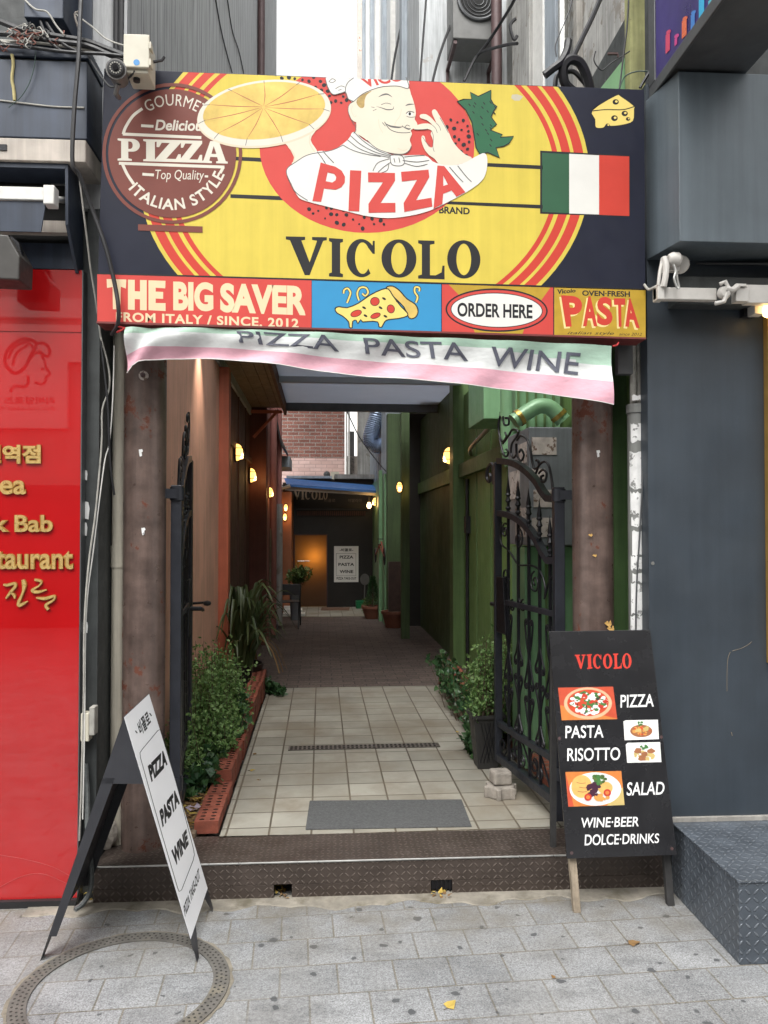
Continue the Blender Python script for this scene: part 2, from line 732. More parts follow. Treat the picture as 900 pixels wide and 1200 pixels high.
GREENP = mat('leaf_green_paint', (.025, .115, .055), .5, var=.1, Specular_IOR_Level=.22)
FLAGG = mat('flag_green_paint', (.03, .095, .05), .5, var=.06, Specular_IOR_Level=.22)
BLUEP = mat('blue_paint', (.035, .24, .46), .5, var=.05, Specular_IOR_Level=.22)
MUST = mat('mustard_paint', (.42, .27, .03), .5, var=.1, vs=20, Specular_IOR_Level=.22)
CHEESE = mat('cheese_paint', (.72, .56, .16), .5, var=.06, Specular_IOR_Level=.22)
CHEESE2 = mat('baked_cheese_paint', (.62, .44, .12), .5, var=.22, vs=9, Specular_IOR_Level=.22)
TANP = mat('tan_letter_paint', (.68, .55, .35), .5, var=.05, Specular_IOR_Level=.22)
PINKP = mat('warm_red_paint', (.52, .06, .05), .5, var=.06, Specular_IOR_Level=.22)

RUSTCOL = mat('brown_column_steel', (.135, .094, .080), .34, .15, .4, 9, .35, 70, (.13, .042, .024), .585, 8, .3)
BLACKM = mat('black_iron', (.010, .010, .013), .4, .3, .2, 20, .15, 120, (.05, .045, .04), .74, 30)
POSTM = mat('dark_post_iron', (.021, .023, .030), .4, .2, .2, 14, .1, 120)
GUNM = mat('grey_sheet_metal', (.035, .036, .042), .42, .2, .15, 8, .05, 90)
REDGLASS = NT('red_glass_panel')
_rc = REDGLASS.ramp(REDGLASS.noise(REDGLASS.tc.outputs['Object'], 2.5, 7), [(.35, (.37, .002, .003)), (.65, (.42, .003, .005))])
_rr = REDGLASS.ramp(REDGLASS.noise(REDGLASS.mapping(REDGLASS.tc.outputs['Object'], (3, 3, 9)), 4, 9, .75), [(.45, .008), (.8, .07)])
REDGLASS.l(_rr, REDGLASS.b.inputs['Coat Roughness'])
REDGLASS.out(_rc, .4, None, IOR=1.25, Coat_Weight=1., Coat_IOR=1.85)
REDGLASS = REDGLASS.m
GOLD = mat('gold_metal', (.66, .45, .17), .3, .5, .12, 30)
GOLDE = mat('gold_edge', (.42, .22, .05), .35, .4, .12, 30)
DKFRAME = mat('dark_grey_frame', (.045, .05, .05), .6, 0, .3, 9, .1, 80, (.3, .3, .3), .7, 7, .3)
BLUEGREY = mat('blue_grey_cladding', (.033, .044, .068), .42, .15, .18, 4, .03, 60, (.22, .21, .2), .78, 14, .3)
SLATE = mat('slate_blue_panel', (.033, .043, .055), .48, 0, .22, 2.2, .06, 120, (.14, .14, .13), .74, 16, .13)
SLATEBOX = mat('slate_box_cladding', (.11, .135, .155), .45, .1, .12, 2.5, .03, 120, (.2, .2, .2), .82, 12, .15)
GREYMET = mat('grey_frame_metal', (.09, .093, .097), .4, .4, .15, 8)
BEIGE = mat('beige_ledge', (.44, .39, .34), .6, 0, .15, 7, .1, 80, (.25, .2, .16), .72, 8, .25)
WHITEM = mat('white_enamel', (.62, .61, .58), .4, 0, .1, 12, 0, 60, (.2, .13, .08), .76, 22)
IVORY = mat('ivory_plastic', (.52, .49, .40), .5, 0, .1, 8, 0, 60, (.25, .22, .18), .76, 12)
BLACKP = mat('black_rubber', (.014, .014, .016), .5, 0, .2, 20)
CABLEG = mat('grey_cable', (.32, .31, .28), .6, 0, .25, 20)
DARKVOID = mat('near_black_recess', (.018, .018, .018), .9, 0, .3, 6)  # plain near-black for the backs of recesses and openings
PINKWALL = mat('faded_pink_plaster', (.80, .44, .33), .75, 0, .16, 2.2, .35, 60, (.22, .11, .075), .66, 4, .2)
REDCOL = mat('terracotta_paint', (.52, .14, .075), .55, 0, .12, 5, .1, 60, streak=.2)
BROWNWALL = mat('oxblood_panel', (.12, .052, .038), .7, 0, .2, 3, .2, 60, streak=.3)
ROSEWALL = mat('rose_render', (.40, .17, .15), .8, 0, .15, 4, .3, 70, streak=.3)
GREENW = mat('green_panel', (.165, .275, .085), .55, 0, .12, 3, .08, 60, (.11, .20, .07), .70, 5, .2)
GREENDK = mat('dark_green_panel', (.075, .12, .048), .65, 0, .2, 2.5, .15, 60, streak=.35)
GREENDUCT = mat('mint_green_metal', (.20, .37, .20), .4, .1, .1, 4, .03, 60, (.20, .12, .06), .76, 12, .15)
GREENOLD = mat('old_green_column', (.115, .19, .065), .55, 0, .15, 5, .1, 60, streak=.3)
_t = NT('pale_roof_sheet')
_c = _t.ramp(_t.noise(_t.tc.outputs['Object'], 3), [(.3, (.60, .63, .68)), (.7, (.70, .73, .78))])
_t.out(_c, .5)
_tr = _t.n('BsdfTranslucent')
_tr.inputs[0].default_value = (.62, .66, .74, 1)
_mx = _t.n('MixShader')
_mx.inputs[0].default_value = .45
_t.l(_t.b.outputs[0], _mx.inputs[1])
_t.l(_tr.outputs[0], _mx.inputs[2])
_t.l(_mx.outputs[0], _t.t.nodes['Material Output'].inputs[0])
ROOFM = _t.m
SOFFIT = mat('soffit_boards', (.20, .145, .10), .6, 0, .2, 6, .1, 60, streak=.3)
PLANKW = NT('weathered_planks')
_ob = PLANKW.tc.outputs['UV']
_n = PLANKW.noise(PLANKW.mapping(_ob, (7, .55, 1)), 3, 8, .7)
_c = PLANKW.ramp(_n, [(.28, (.12, .12, .12)), (.42, (.33, .335, .34)), (.6, (.46, .47, .475)), (.8, (.60, .60, .58))])
_w = PLANKW.n('TexWave', wave_type='BANDS', bands_direction='X')
PLANKW.l(PLANKW.mapping(_ob, (1, .02, 1)), _w.inputs[0])
_w.inputs['Scale'].default_value = 1.7
_w.inputs['Distortion'].default_value = 2.2
_c = PLANKW.mix(1., _c, PLANKW.ramp(_w.outputs['Fac'], [(.0, .55), (.05, 1.)]), 'MULTIPLY')
PLANKW = PLANKW.out(_c, .8, PLANKW.bump(_n, .5, .01))
PALEWALL = mat('flaking_white_wall', (.40, .395, .375), .75, 0, .22, 3, .4, 30, (.22, .20, .175), .56, 5, .45)
BLUEWALL = mat('pale_blue_sheet', (.32, .36, .40), .55, .1, .12, 3, .05, 50, streak=.3)
CONCRETE = mat('old_concrete', (.30, .285, .26), .9, 0, .25, 5, .6, 60, (.17, .15, .13), .62, 4, .3)
STONEM = mat('weathered_stone', (.30, .27, .235), .9, 0, .3, 18, .8, 60)
SOIL = mat('dry_soil', (.14, .10, .065), .95, 0, .4, 30, .9, 90)
STEEL = mat('galvanised_steel', (.50, .50, .48), .32, .85, .15, 14)
RUSTPIPE = mat('brown_pipe_paint', (.085, .05, .05), .5, .1, .2, 8, .1, 60)
AWNBLUE = mat('blue_awning_sheet', (.035, .13, .36), .45, 0, .1, 6)
DARKSHOP = mat('near_black_cladding', (.016, .014, .013), .45, 0, .25, 3, .05, 60)
POSTER = mat('poster_white', (.72, .71, .68), .5, 0, .04)
ABOARD = mat('white_board_face', (.90, .90, .93), .4, 0, .03, 3)
CHARBOARD = mat('charcoal_board', (.018, .018, .02), .24, 0, .2, 5, .05, 200, (.16, .16, .16), .79, 26)
OLDWOOD = mat('weathered_wood', (.33, .27, .20), .85, 0, .3, 16, .5, 80, streak=.5)
TREADBR = mat_tread('brown_tread_plate', (.070, .054, .046), (.165, .135, .115), .42, .027)
TREADGR = mat_tread('grey_tread_plate', (.092, .108, .13), (.175, .195, .22), .36, .031, .3)
BRICKRED = mat('perforated_brick', (.235, .064, .038), .85, 0, .3, 11, .7, 70, (.28, .16, .10), .72, 14)
MATGREY = mat('grey_coir_mat', (.085, .087, .088), .95, 0, .25, 90, 1., 240)
CASTIRON = mat('cast_iron_ring', (.115, .108, .098), .7, .1, .3, 12, .3, 100, (.19, .17, .13), .55, 5, soft=.12)
POTM = mat('black_nursery_pot', (.026, .025, .024), .5, 0, .2, 9)
TERRA = mat('terracotta_pot', (.20, .075, .045), .7, 0, .2, 10)
STICKER = mat('torn_paper_sticker', (.70, .70, .69), .8, 0, .12, 18, .2, 90, (.22, .22, .215), .575, 22)
CABINET = mat('grey_meter_cabinet', (.20, .215, .23), .5, .1, .15, 6, .05, 60, streak=.25)
PEEL = mat('peeling_poster_remains', (.50, .44, .40), .9, 0, .3, 16, .3, 90, (.16, .10, .07), .54, 18)
LEAF_BOX = mat_leaf('boxwood_leaf', (.07, .16, .04), (.25, .39, .13))
LEAF_IVY = mat_leaf('ivy_leaf', (.025, .075, .03), (.07, .15, .052), .35)
LEAF_FLAX = mat_leaf('flax_leaf', (.035, .060, .020), (.095, .12, .045), .4)
LEAF_PALE = mat_leaf('pale_green_leaf', (.06, .115, .03), (.16, .22, .06))
LEAF_DRY = mat_leaf('fallen_leaf', (.45, .30, .05), (.60, .45, .12), .7)
LEAF_BROWN = mat_leaf('dead_leaf', (.16, .085, .035), (.30, .18, .07), .8)
TWIG = mat('brown_twig', (.10, .07, .045), .9, 0, .3, 20)

PAVERS = mat_grid('granite_pavers', (.205, .211, .218), (.268, .275, .283), (.165, .152, .128), .205, .183, .5, .0045, radians(-3.2), (.05, .07, 0), .75, .002,
                  fine=170, gum=True, dirt=(.205, .204, .20), smooth=.5)
FLOORT = mat_grid('cream_floor_tiles', (.275, .262, .22), (.36, .345, .295), (.10, .082, .06), .2, .2, 0., .0055, 0, (-.158, .04, 0), .62, .003,
                  fine=None, dirt=(.19, .155, .11), smooth=.3)
DARKPAVE = mat_grid('dark_alley_bricks', (.085, .064, .056), (.13, .098, .086), (.045, .034, .030), .21, .105, .5, .006, 0, (0, 0, 0), .7, .005, fine=40, smooth=.4)
BRICKW = mat_grid('old_red_brickwork', (.21, .085, .066), (.31, .135, .105), (.30, .26, .235), .23, .075, .5, .011, 0, (0, 0, 0), .85, .006, fine=50, smooth=.3)
BRICKPINK = mat_grid('pink_washed_brickwork', (.62, .42, .38), (.72, .52, .48), (.52, .36, .33), .23, .075, .5, .009, 0, (0, 0, 0), .85, .006, smooth=.3)
BRICKK = mat_grid('planter_brickwork', (.24, .07, .04), (.34, .10, .06), (.22, .17, .13), .2, .062, .5, .008, 0, (0, 0, 0), .85, .005, fine=50, smooth=.3)

# ================================================================ GROUND AND PATHS
YF = 3.37                                       # the line of the shopfronts
ZP = .16                                        # level of the alley floor
m = MB()
m.box(-150, 150, -120, 150, -.25, -.02, CONCRETE)
m.build('ground', kind='structure')
m = MB()
m.box(-14, 14, -5.9, 3.62, -.02, 0, PAVERS)
m.build('pavement', kind='structure')
m = MB(G)
m.box(-.47, 1.3, 3.66, 7.0, .02, ZP, FLOORT)
m.build('tiled_path', kind='structure')
m = MB(G)
m.box(-.9, 1.55, 7.0, 12.6, .02, ZP - .004, DARKPAVE)
m.build('brick_path', kind='structure')
m = MB(G)
m.box(-.8, 1.2, 12.6, 14.2, .02, ZP, FLOORT)
m.build('rear_tiled_path', kind='structure')
m = MB(G)
m.box(-1.0, -.58, 3.66, 7.0, .02, ZP + .02, SOIL)
m.build('planting_soil', kind='structure')
m = MB(G)
m.box(1.2, 1.55, 3.7, 7.0, .02, ZP + .03, SOIL)
m.build('side_soil', kind='structure')

# mortar and grime along the foot of the step, with a ragged front edge
m = MB()
_r = random.Random(4)
N_ = 90
vs = []
for k in range(N_ + 1):
    x = -1.3 + 2.765 * k / N_
    y = YF - .075 - .022 * sin(k * .33) - .014 * sin(k * .91 + 1) - _r.uniform(0, .012)
    vs += [(x, y, .0005), (x, y + .006, .004), (x, YF + .02, .007)]
m.add(vs, [(3 * k + q, 3 * k + q + 1, 3 * k + q + 4, 3 * k + q + 3) for k in range(N_) for q in (0, 1)],
      mat('mortar_strip', (.225, .205, .17), .9, 0, .35, 9, .6, 60, (.12, .105, .075), .50, 5, soft=.14))
m.build('kerb_mortar', kind='structure')

# ---------------------------------------------------------------- steel step across the alley mouth
st = thing('steel_step', 'brown chequer plate step across the alley mouth with two small drain holes', 'step', (0, YF, 0))
xl, xr = pix(109, 1046, 1, YF).x, 1.46
m = MB()
m.box(xl, xr, YF + .0005, 3.665, ZP - .008, ZP, TREADBR)
m.build('top_plate', st, .004)
h1 = (pix(321, 1030, 1, YF).x, pix(342, 1030, 1, YF).x)
h2 = (pix(505, 1030, 1, YF).x, pix(530, 1030, 1, YF).x)
m = MB()
zc = .062
m.box(xl, xr, YF, YF + .008, zc, ZP - .009, TREADBR)
for a, b in ((xl, h1[0]), (h1[1], h2[0]), (h2[1], xr)):
    m.box(a, b, YF, YF + .008, 0.0, zc - .0005, TREADBR)
m.build('front_plate', st, .0015)
m = MB()
m.box(xl, xl + .008, YF + .009, 3.66, 0, ZP - .009, TREADBR)
m.build('end_plate', st)
m = MB()
m.cyl((xl, YF - .001, ZP - .004), (xr, YF - .001, ZP - .004), .004, STEEL, 6)
m.build('worn_edge', st)
m = MB()
m.box(h2[0] - .004, h2[1] + .004, YF + .012, YF + .016, .018, zc, BLACKM)
for k in range(5):
    x = h2[0] + (h2[1] - h2[0]) * (k + .5) / 5
    m.box(x - .003, x + .003, YF + .006, YF + .011, .01, zc, BLACKM)
m.build('drain_grille', st)

# ---------------------------------------------------------------- side step of the shop on the right
m = MB()
ds = thing('tread_plate_step', 'slate grey chequer plate step in front of the slate blue shop wall', 'step', (1.9, 3.0, 0))
m.box(1.469, 3.4, 2.765, 3.34, .0, .297, TREADGR)
m.build('riser', ds, .003)
m = MB()
m.box(1.465, 3.4, 2.76, 3.34, .298, .306, TREADGR)
m.build('tread', ds, .002)
m = MB()
m.box(1.465, 3.4, 3.322, 3.345, .307, .325, CONCRETE)
m.build('sealant_strip', ds)

# ---------------------------------------------------------------- manhole ring
mc = thing('manhole_cover', 'round manhole cover with a dotted iron rim and paving stones set inside', 'manhole cover', (-.745, 2.752, 0))
cx, cy = -.745, 2.752
ri, ro = .306, .364
m = MB()
n = 96
vs, fs = [], []
for k in range(n):
    w = 2 * pi * k / n
    for r, z in ((ri, .001), (ri, .006), (ro, .006), (ro, .001)):
        vs.append((cx + r * cos(w), cy + r * sin(w), z))
for k in range(n):
    k2 = (k + 1) % n
    for q in range(3):
        fs.append((4 * k + q, 4 * k + q + 1, 4 * k2 + q + 1, 4 * k2 + q))
m.add(vs, fs, CASTIRON)
m.build('rim', mc)
m = MB()
STUD = mat('iron_hollow', (.028, .026, .022), .8, 0, .3, 20)
for j, r in enumerate((.319, .335, .351)):
    for k in range(92):
        w = 2 * pi * (k + .5 * (j % 2)) / 92
        x, y = cx + r * cos(w), cy + r * sin(w)
        m.add([(x + .0048 * cos(q * pi / 3), y + .0048 * sin(q * pi / 3), .0068) for q in range(6)], [(0, 1, 2, 3, 4, 5)], STUD)
m.build('rim_studs', mc)
m = MB()
vs = [(cx + (ro + d) * cos(2 * pi * k / n), cy + (ro + d) * sin(2 * pi * k / n), .0022) for k in range(n) for d in (.0005, .013 + .006 * sin(k * 1.7) * sin(k * .61))]
m.add(vs, [(2 * k, 2 * k + 1, (2 * k + 3) % (2 * n), (2 * k + 2) % (2 * n)) for k in range(n)], mat('ring_mortar', (.19, .17, .135), .95, 0, .3, 20, .5, 80))
m.build('mortar_bed', mc)

# ================================================================ BUILDINGS ROUND THE ALLEY
SL = -.88                                       # left wall of the alley
SR = 1.5
lb = thing('pink_alley_building', 'building along the alley with faded pink plaster below and weathered grey planks above', 'building', G @ Vector((-1.2, 8, 0)))
m = MB(G)
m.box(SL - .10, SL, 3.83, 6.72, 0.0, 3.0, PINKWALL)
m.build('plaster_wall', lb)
m = MB(G)
m.box(SL - .3, SL + .02, 3.44, 7.2, 3.004, 6.7, PLANKW)
m.box(SL - .3, SL + .02, 7.2, 14.6, 3.004, 12, PLANKW)
m.build('plank_wall', lb)
m = MB(G)
m.box(SL - .05, SL + .085, 6.724, 6.86, 0.1, 3.0, REDCOL)
m.build('column', lb, .006)
m = MB(G)
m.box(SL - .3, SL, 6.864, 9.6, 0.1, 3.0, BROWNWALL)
for k in range(3):
    m.box(SL - .0, SL + .012, 7.5 + .75 * k, 7.53 + .75 * k, .15, 3.0, BROWNWALL)
m.box(SL, SL + .03, 6.87, 9.6, 2.40, 2.46, BROWNWALL)
m.build('dark_panel', lb)
m = MB(G)
m.box(SL - .1, -.672, 9.6, 9.72, 0.1, 3.1, mat('maroon_post', (.13, .035, .022), .6, 0, .15, 5, .1, 60, streak=.2))
m.build('post', lb, .006)
m = MB(G)
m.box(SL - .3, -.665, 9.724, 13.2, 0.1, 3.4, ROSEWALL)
m.build('rose_wall', lb)
m = MB(G)
m.box(SL - .3, -.50, 13.2, 14.1, 0.1, 2.22, mat('orange_brown_render', (.30, .11, .05), .75, 0, .15, 4, .2, 60))
m.build('orange_wall', lb)
m = MB(G)
m.tube([(-.625, 10.2, .2), (-.625, 10.2, 2.0), (-.625, 10.2, 3.4)], .045, ROSEWALL, 10)
m.tube([(-.60, 11.2, .2), (-.60, 11.2, 1.95)], .05, PALEWALL, 10)
m.tube([(-.60, 11.2, 1.95), (-.60, 11.2, 3.4)], .035, ROSEWALL, 10)
m.build('drainpipe', lb)
# roof brace bracket under the gutter
m = MB(G)
m.bar([(SL, 9.55, 3.04), (-.48, 9.55, 3.04)], .018, REDCOL)
m.bar([(SL + .05, 9.55, 2.72), (-.55, 9.55, 3.03)], .016, REDCOL)
m.build('roof_bracket', lb)
# narrow brown pipe standing up the plank wall, above the sign
p0 = pix(306, 60, 0, SL + .07, G)
m = MB(G)
m.cyl((SL + .07, p0.y, 3.0), (SL + .07, p0.y, 9.5), .05, RUSTPIPE, 10)
m.build('vent_pipe', lb)
# dark window hood on the rose wall
m = MB(G)
m.slab([(-.665, 10.9, 3.25), (-.665, 12.0, 3.05), (-.52, 12.0, 2.72), (-.56, 10.9, 2.75)], (.02, 0, .02), DARKSHOP)
m.build('window_hood', lb)
m = MB(G)
m.box(-.665, -.48, 12.0, 12.9, 2.55, 2.72, BLUEWALL)
m.build('rain_gutter', lb)
m = MB(G)
m.box(-.664, -.60, 11.7, 11.95, .62, 1.05, IVORY)
m.build('gas_meter', lb)

rb = thing('green_alley_building', 'building along the alley with green panels, old column and pale flaking wall above', 'building', G @ Vector((1.8, 8, 0)))
m = MB(G)
m.box(SR, SR + .3, 3.62, 7.98, 0.1, 3.0, GREENW)
for k in range(6):
    y = 4.2 + k * .62
    m.box(SR - .008, SR + .01, y, y + .012, .2, 3.0, GREENOLD)
m.build('green_wall', rb)
m = MB(G)
m.box(SR - .115, SR + .05, 7.984, 8.2, 0.1, 3.15, GREENOLD)
m.build('column', rb, .005)
m = MB(G)
m.box(SR - .03, SR + .3, 8.2, 11.3, 0.1, 3.2, GREENDK)
m.box(SR - .031, SR - .025, 9.5, 9.515, 2.3, 3.15, BLACKP)
m.build('dark_wall', rb)
m = MB(G)
m.box(SR - .075, SR - .031, 8.2, 11.25, 2.10, 2.26, GREENOLD)
m.box(SR - .06, SR - .009, 4.9, 7.98, 2.13, 2.27, GREENOLD)
m.build('rail', rb, .004)
m = MB(G)
m.box(.98, 1.23, 11.3, 11.5, 0.1, 3.3, GREENDK)
m.box(1.05, 1.16, 10.0, 10.1, 0.1, 3.12, GREENDK)
m.box(1.23, 1.8, 11.3, 11.5, .1, 3.3, DARKSHOP)
m.build('dark_post', rb, .004)
m = MB(G)
m.box(.95, 1.3, 11.52, 14.1, 0.1, 2.42, GREENDUCT)
m.box(.90, .95, 11.9, 12.1, 0.16, 2.5, GREENDUCT)
m.build('mint_wall', rb)
# upper, flaking pale wall over the alley, set back behind the low roof of the green wall
SU = 2.3
m = MB(G)
m.box(SU, SU + .3, 3.75, 9.3, 3.0, 8.2, PALEWALL)
m.build('flaking_wall', rb)
m = MB(G)
m.box(SR + .3, SU + .3, 3.7, 9.3, 2.9, 3.0, CONCRETE)
m.build('low_roof', rb)
m = MB(G)
m.box(1.2, SU + .3, 9.304, 22.5, 3.3, 18, mat('pale_sheet_wall', (.55, .57, .58), .6, 0, .12, 2, .1, 40, (.40, .38, .36), .64, 4, .4))
m.build('far_sheet_wall', rb)
m = MB(G)
for k in range(7):
    y = 10.6 + k * 1.7
    m.box(1.12, 1.199, y, y + (.12 if k % 2 else .3), 3.3, 18, WHITEM if k % 2 else BLUEWALL)
m.box(1.05, 1.199, 22.2, 22.5, 3.3, 18, mat('rust_stained_white', (.55, .50, .45), .7, 0, .2, 3, 0, 60, (.35, .14, .08), .6, 3))
m.build('wall_rib', rb)
for px0, px1, mm, s in ((600, 620, PALEWALL, 2.14), (622, 636, WHITEM, 2.18), (637, 651, BLUEWALL, 2.2), (672, 676, CONCRETE, 2.24), (706, 728, PALEWALL, 2.25)):
    m = MB(G)
    y1 = pix(px0, 50, 0, s, G).y
    y0 = pix(px1, 50, 0, s, G).y
    m.box(s, SU - .003, y0, y1, 3.0, 8.2, mm)
    m.build('pilaster', rb, .004)
m = MB(G)
p0 = pix(660, 50, 0, 2.2, G)
m.cyl((2.2, p0.y, 3.0), (2.2, p0.y, 8.2), .046, STEEL, 12)
m.build('steel_pipe', rb)
m = MB(G)
p0 = pix(582, 50, 1, 8.5, G)
m.cyl((p0.x, 8.5, 2.9), (p0.x, 8.5, 9.5), .062, RUSTPIPE, 12)
m.build('vent_pipe', rb)
m = MB(G)
p0 = pix(747, 60, 1, 3.50, G)
m.box(p0.x - .037, p0.x + .037, 3.50, 3.56, 2.6, 6.5, mat('lichen_green_wood', (.33, .33, .15), .85, 0, .25, 8, .3, 50, (.15, .13, .06), .64, 7, .4))
m.build('timber_post', rb)
# triangle of green sheet tucked behind the sign
gp = [pix(x, y, 1, 3.58, G) for x, y in ((700, 108), (738, 60), (740, 112))]
m = MB(G)
m.slab(gp, (0, .01, 0), GREENDUCT)
m.build('green_flashing', rb)
# iron hook and bits on the flaking wall
m = MB(G)
hk = pix(712, 63, 1, 3.62, G)
m.bar([hk, hk + Vector((.05, 0, .002)), hk + Vector((.052, 0, -.015))], .005, RUSTPIPE)
m.build('iron_hook', rb)

# green ducts and pipes near the mouth of the alley
m = MB(G)
m.box(1.215, 1.47, 5.66, 6.25, 2.42, 3.0, GREENDUCT)
m.build('duct', rb, .006)
m = MB(G)
m.box(1.19, 1.47, 4.62, 4.70, 2.20, 3.0, GREENDUCT)
for k in range(5):
    m.box(1.2 + k * .055, 1.212 + k * .055, 4.605, 4.62, 2.2, 3.0, GREENOLD)
m.build('corrugated_panel', rb)
m = MB(G)
q = pix(596, 470, 1, 5.0, G)
m.cyl((q.x, 5.0, 2.1), (q.x, 5.0, 3.0), .055, GREENDUCT, 16)
m.cyl((q.x, 5.0, 2.33), (q.x, 5.0, 2.37), .064, GREENDUCT, 16)
m.tube([(q.x, 5.0, 2.1), (q.x + .02, 4.99, 2.02)], .05, GREENDUCT, 14)
m.build('vertical_pipe', rb)
m = MB(G)
el = [pix(x, y, 1, 4.5, G) for x, y in ((602, 494), (618, 483), (631, 476), (643, 477), (652, 484), (660, 493))]
m.tube(spline(el, 5), .047, GREENDUCT, 16)
m.build('elbow_pipe', rb)
for a, b in ((0, 1), (5, 4)):
    d = (el[b] - el[a]).normalized()
    m = MB(G)
    m.cyl(el[a] + d * .03, el[a] + d * .055, .053, mat('brass_clamp', (.35, .24, .06), .4, .8, .3, 20), 16)
    m.build('pipe_clamp', rb)
m = MB(G)
m.box(1.30, 1.5, 3.66, 3.72, .1, 3.0, mat('deep_green_pilaster', (.085, .16, .055), .6, 0, .2, 4, .1, 60, streak=.3))
m.build('pilaster', rb)
m = MB(G)
m.tube(spline([(SR - .02, 7.5, 2.33), (SR - .08, 7.2, 2.36), (SR - .08, 6.7, 2.42), (SR - .05, 6.2, 2.5)], 5), .02, STEEL, 8)
m.tube([(SR - .02, 7.7, .2), (SR - .02, 7.7, 2.1)], .018, BLACKP, 8)
m.box(SR - .05, SR - .001, 7.62, 7.72, 1.55, 1.72, BLACKP)
m.build('conduit', rb)
m = MB(G)
m.box(1.19, SR - .01, 4.42, 4.72, .2, 1.49, GREENDUCT)
for k in range(3):
    m.box(1.21 + k * .1, 1.222 + k * .1, 4.412, 4.42, .2, 1.49, GREENOLD)
m.build('low_panel', rb)

# electricity meter cabinet with the remains of posters
cb = thing('meter_cabinet', 'grey metal meter cabinet with torn poster remains, hung on the green wall behind the gate', 'cabinet', G @ Vector((1.3, 4.5, 1.5)))
m = MB(G)
m.box(1.185, 1.48, 4.3, 4.8, 1.5, 2.18, CABINET)
m.build('cabinet_case', cb, .006)
for (x0, x1, z0, z1) in ((1.20, 1.345, 2.02, 2.12), (1.20, 1.28, 1.88, 1.94), (1.21, 1.35, 1.72, 1.82), (1.20, 1.33, 1.55, 1.66)):
    m = MB(G)
    m.box(x0, x1, 4.296, 4.2985, z0, z1, PEEL)
    m.build('poster_remains', cb)
m = MB(G)
for (y0, y1, z0, z1) in ((4.34, 4.52, 1.98, 2.1), (4.5, 4.74, 1.78, 1.95), (4.36, 4.6, 1.55, 1.72)):
    m.box(1.1815, 1.184, y0, y1, z0, z1, PEEL)
m.build('poster_remains', cb)

# roof over the middle of the alley
rf = thing('alley_roof', 'pale grey sheet roof spanning the alley with brown board soffit along its edge', 'roof', G @ Vector((0, 8, 3.15)))
m = MB(G)
m.box(-.46, 1.47, 6.3, 9.62, 3.16, 3.18, ROOFM)
m.box(-.46, 1.47, 9.58, 9.62, 3.06, 3.16, GREYMET)
m.build('roof_sheet', rf)
m = MB(G)
for a, b in ((-.86, -.74), (-.735, -.62), (-.615, -.53), (-.525, -.465)):
    m.box(a, b, 6.3, 9.62, 3.10, 3.13, SOFFIT)
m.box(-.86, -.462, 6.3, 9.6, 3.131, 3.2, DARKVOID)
m.build('soffit', rf)
m = MB(G)
m.box(-.462, -.43, 6.3, 9.7, 3.02, 3.2, BROWNWALL)
m.build('gutter_board', rf)
m = MB(G)
m.box(-.45, 1.46, 7.9, 7.96, 3.10, 3.16, ROOFM)
m.build('purlin', rf)

# far end: black shopfront, awning, brick wall above
es = thing('black_restaurant_front', 'black restaurant front closing the end of the alley with bronze lit glass door', 'shopfront', G @ Vector((.2, 14.1, ZP)))


def gend(px, py, t=14.1):
    return pix(px, py, 1, t, G)


dl, dr_, dt = gend(345, 700).x, gend(383, 700).x, gend(360, 627).z
m = MB(G)
m.box(-.56, dl, 14.1, 14.2, .1, 2.5, DARKSHOP)
m.box(dr_, 1.1, 14.1, 14.2, .1, 2.5, DARKSHOP)
m.box(dl, dr_, 14.1, 14.2, dt, 2.5, DARKSHOP)
m.build('front_wall', es)
g = NT('bronze_frosted_glass')
_o = g.t.nodes['Material Output']
_tr = g.n('BsdfTranslucent')
_tr.inputs[0].default_value = (.52, .36, .18, 1)
g.out((.085, .062, .048), .3)
_mx = g.n('MixShader')
_mx.inputs[0].default_value = .55
g.l(g.b.outputs[0], _mx.inputs[1])
g.l(_tr.outputs[0], _mx.inputs[2])
g.l(_mx.outputs[0], _o.inputs[0])
m = MB(G)
m.box(dl + .004, dr_ - .004, 14.13, 14.138, ZP + .01, dt - .004, g.m)
dgl = m.build('glass_door', es)
m = MB(G)
m.cyl((dl + .05, 14.12, 1.0), (dl + .27, 14.12, 1.0), .008, STEEL, 8)
m.build('door_handle', dgl)
m = MB(G)
for a, b in ((dl - .012, dl + .003), (dr_ - .003, dr_ + .012)):
    m.box(a, b, 14.09, 14.14, ZP, dt + .012, RUSTPIPE)
m.box(dl - .012, dr_ + .012, 14.09, 14.14, dt, dt + .014, RUSTPIPE)
m.build('door_frame', dgl)
m = MB(G)
m.box(-.7, 1.2, 14.2, 15.6, .1, .16, DARKSHOP)
m.box(-.7, 1.2, 15.6, 15.7, .1, 2.4, BROWNWALL)
m.box(-.7, 1.2, 14.2, 15.7, 2.4, 2.44, DARKSHOP)
m.box(-.74, -.7, 14.2, 15.7, .1, 2.4, BROWNWALL)
m.box(1.2, 1.24, 14.2, 15.7, .1, 2.4, BROWNWALL)
m.build('back_room', es)
EPL = Plane(G @ Vector((0, 14.097, 1)), G.to_3x3() @ Vector((0, -1, 0)))
a = Art(EPL)
SIGNTAN = mat('tan_sign_letters', (.36, .27, .19), .5)
for ch, x0, x1 in (('V', 344, 352), ('I', 353, 356.5), ('C', 357.5, 364), ('O', 365, 372), ('L', 373, 378.5), ('O', 378.7, 384)):
    a.glyph(SLAB[ch], rect(x0, 574, x1, 585.5), SIGNTAN)
a.build('name_lettering', es)
a = Art(EPL)
a.text('비꼴로', rect(380, 584.5, 393, 588.5), mat('faint_letters', (.16, .12, .10), .6), .01)
a.build('small_lettering', es)
a = Art(EPL)
a.text('이딸리아', rect(408, 584.5, 424, 588.5), MATS['faint_letters'], .01)
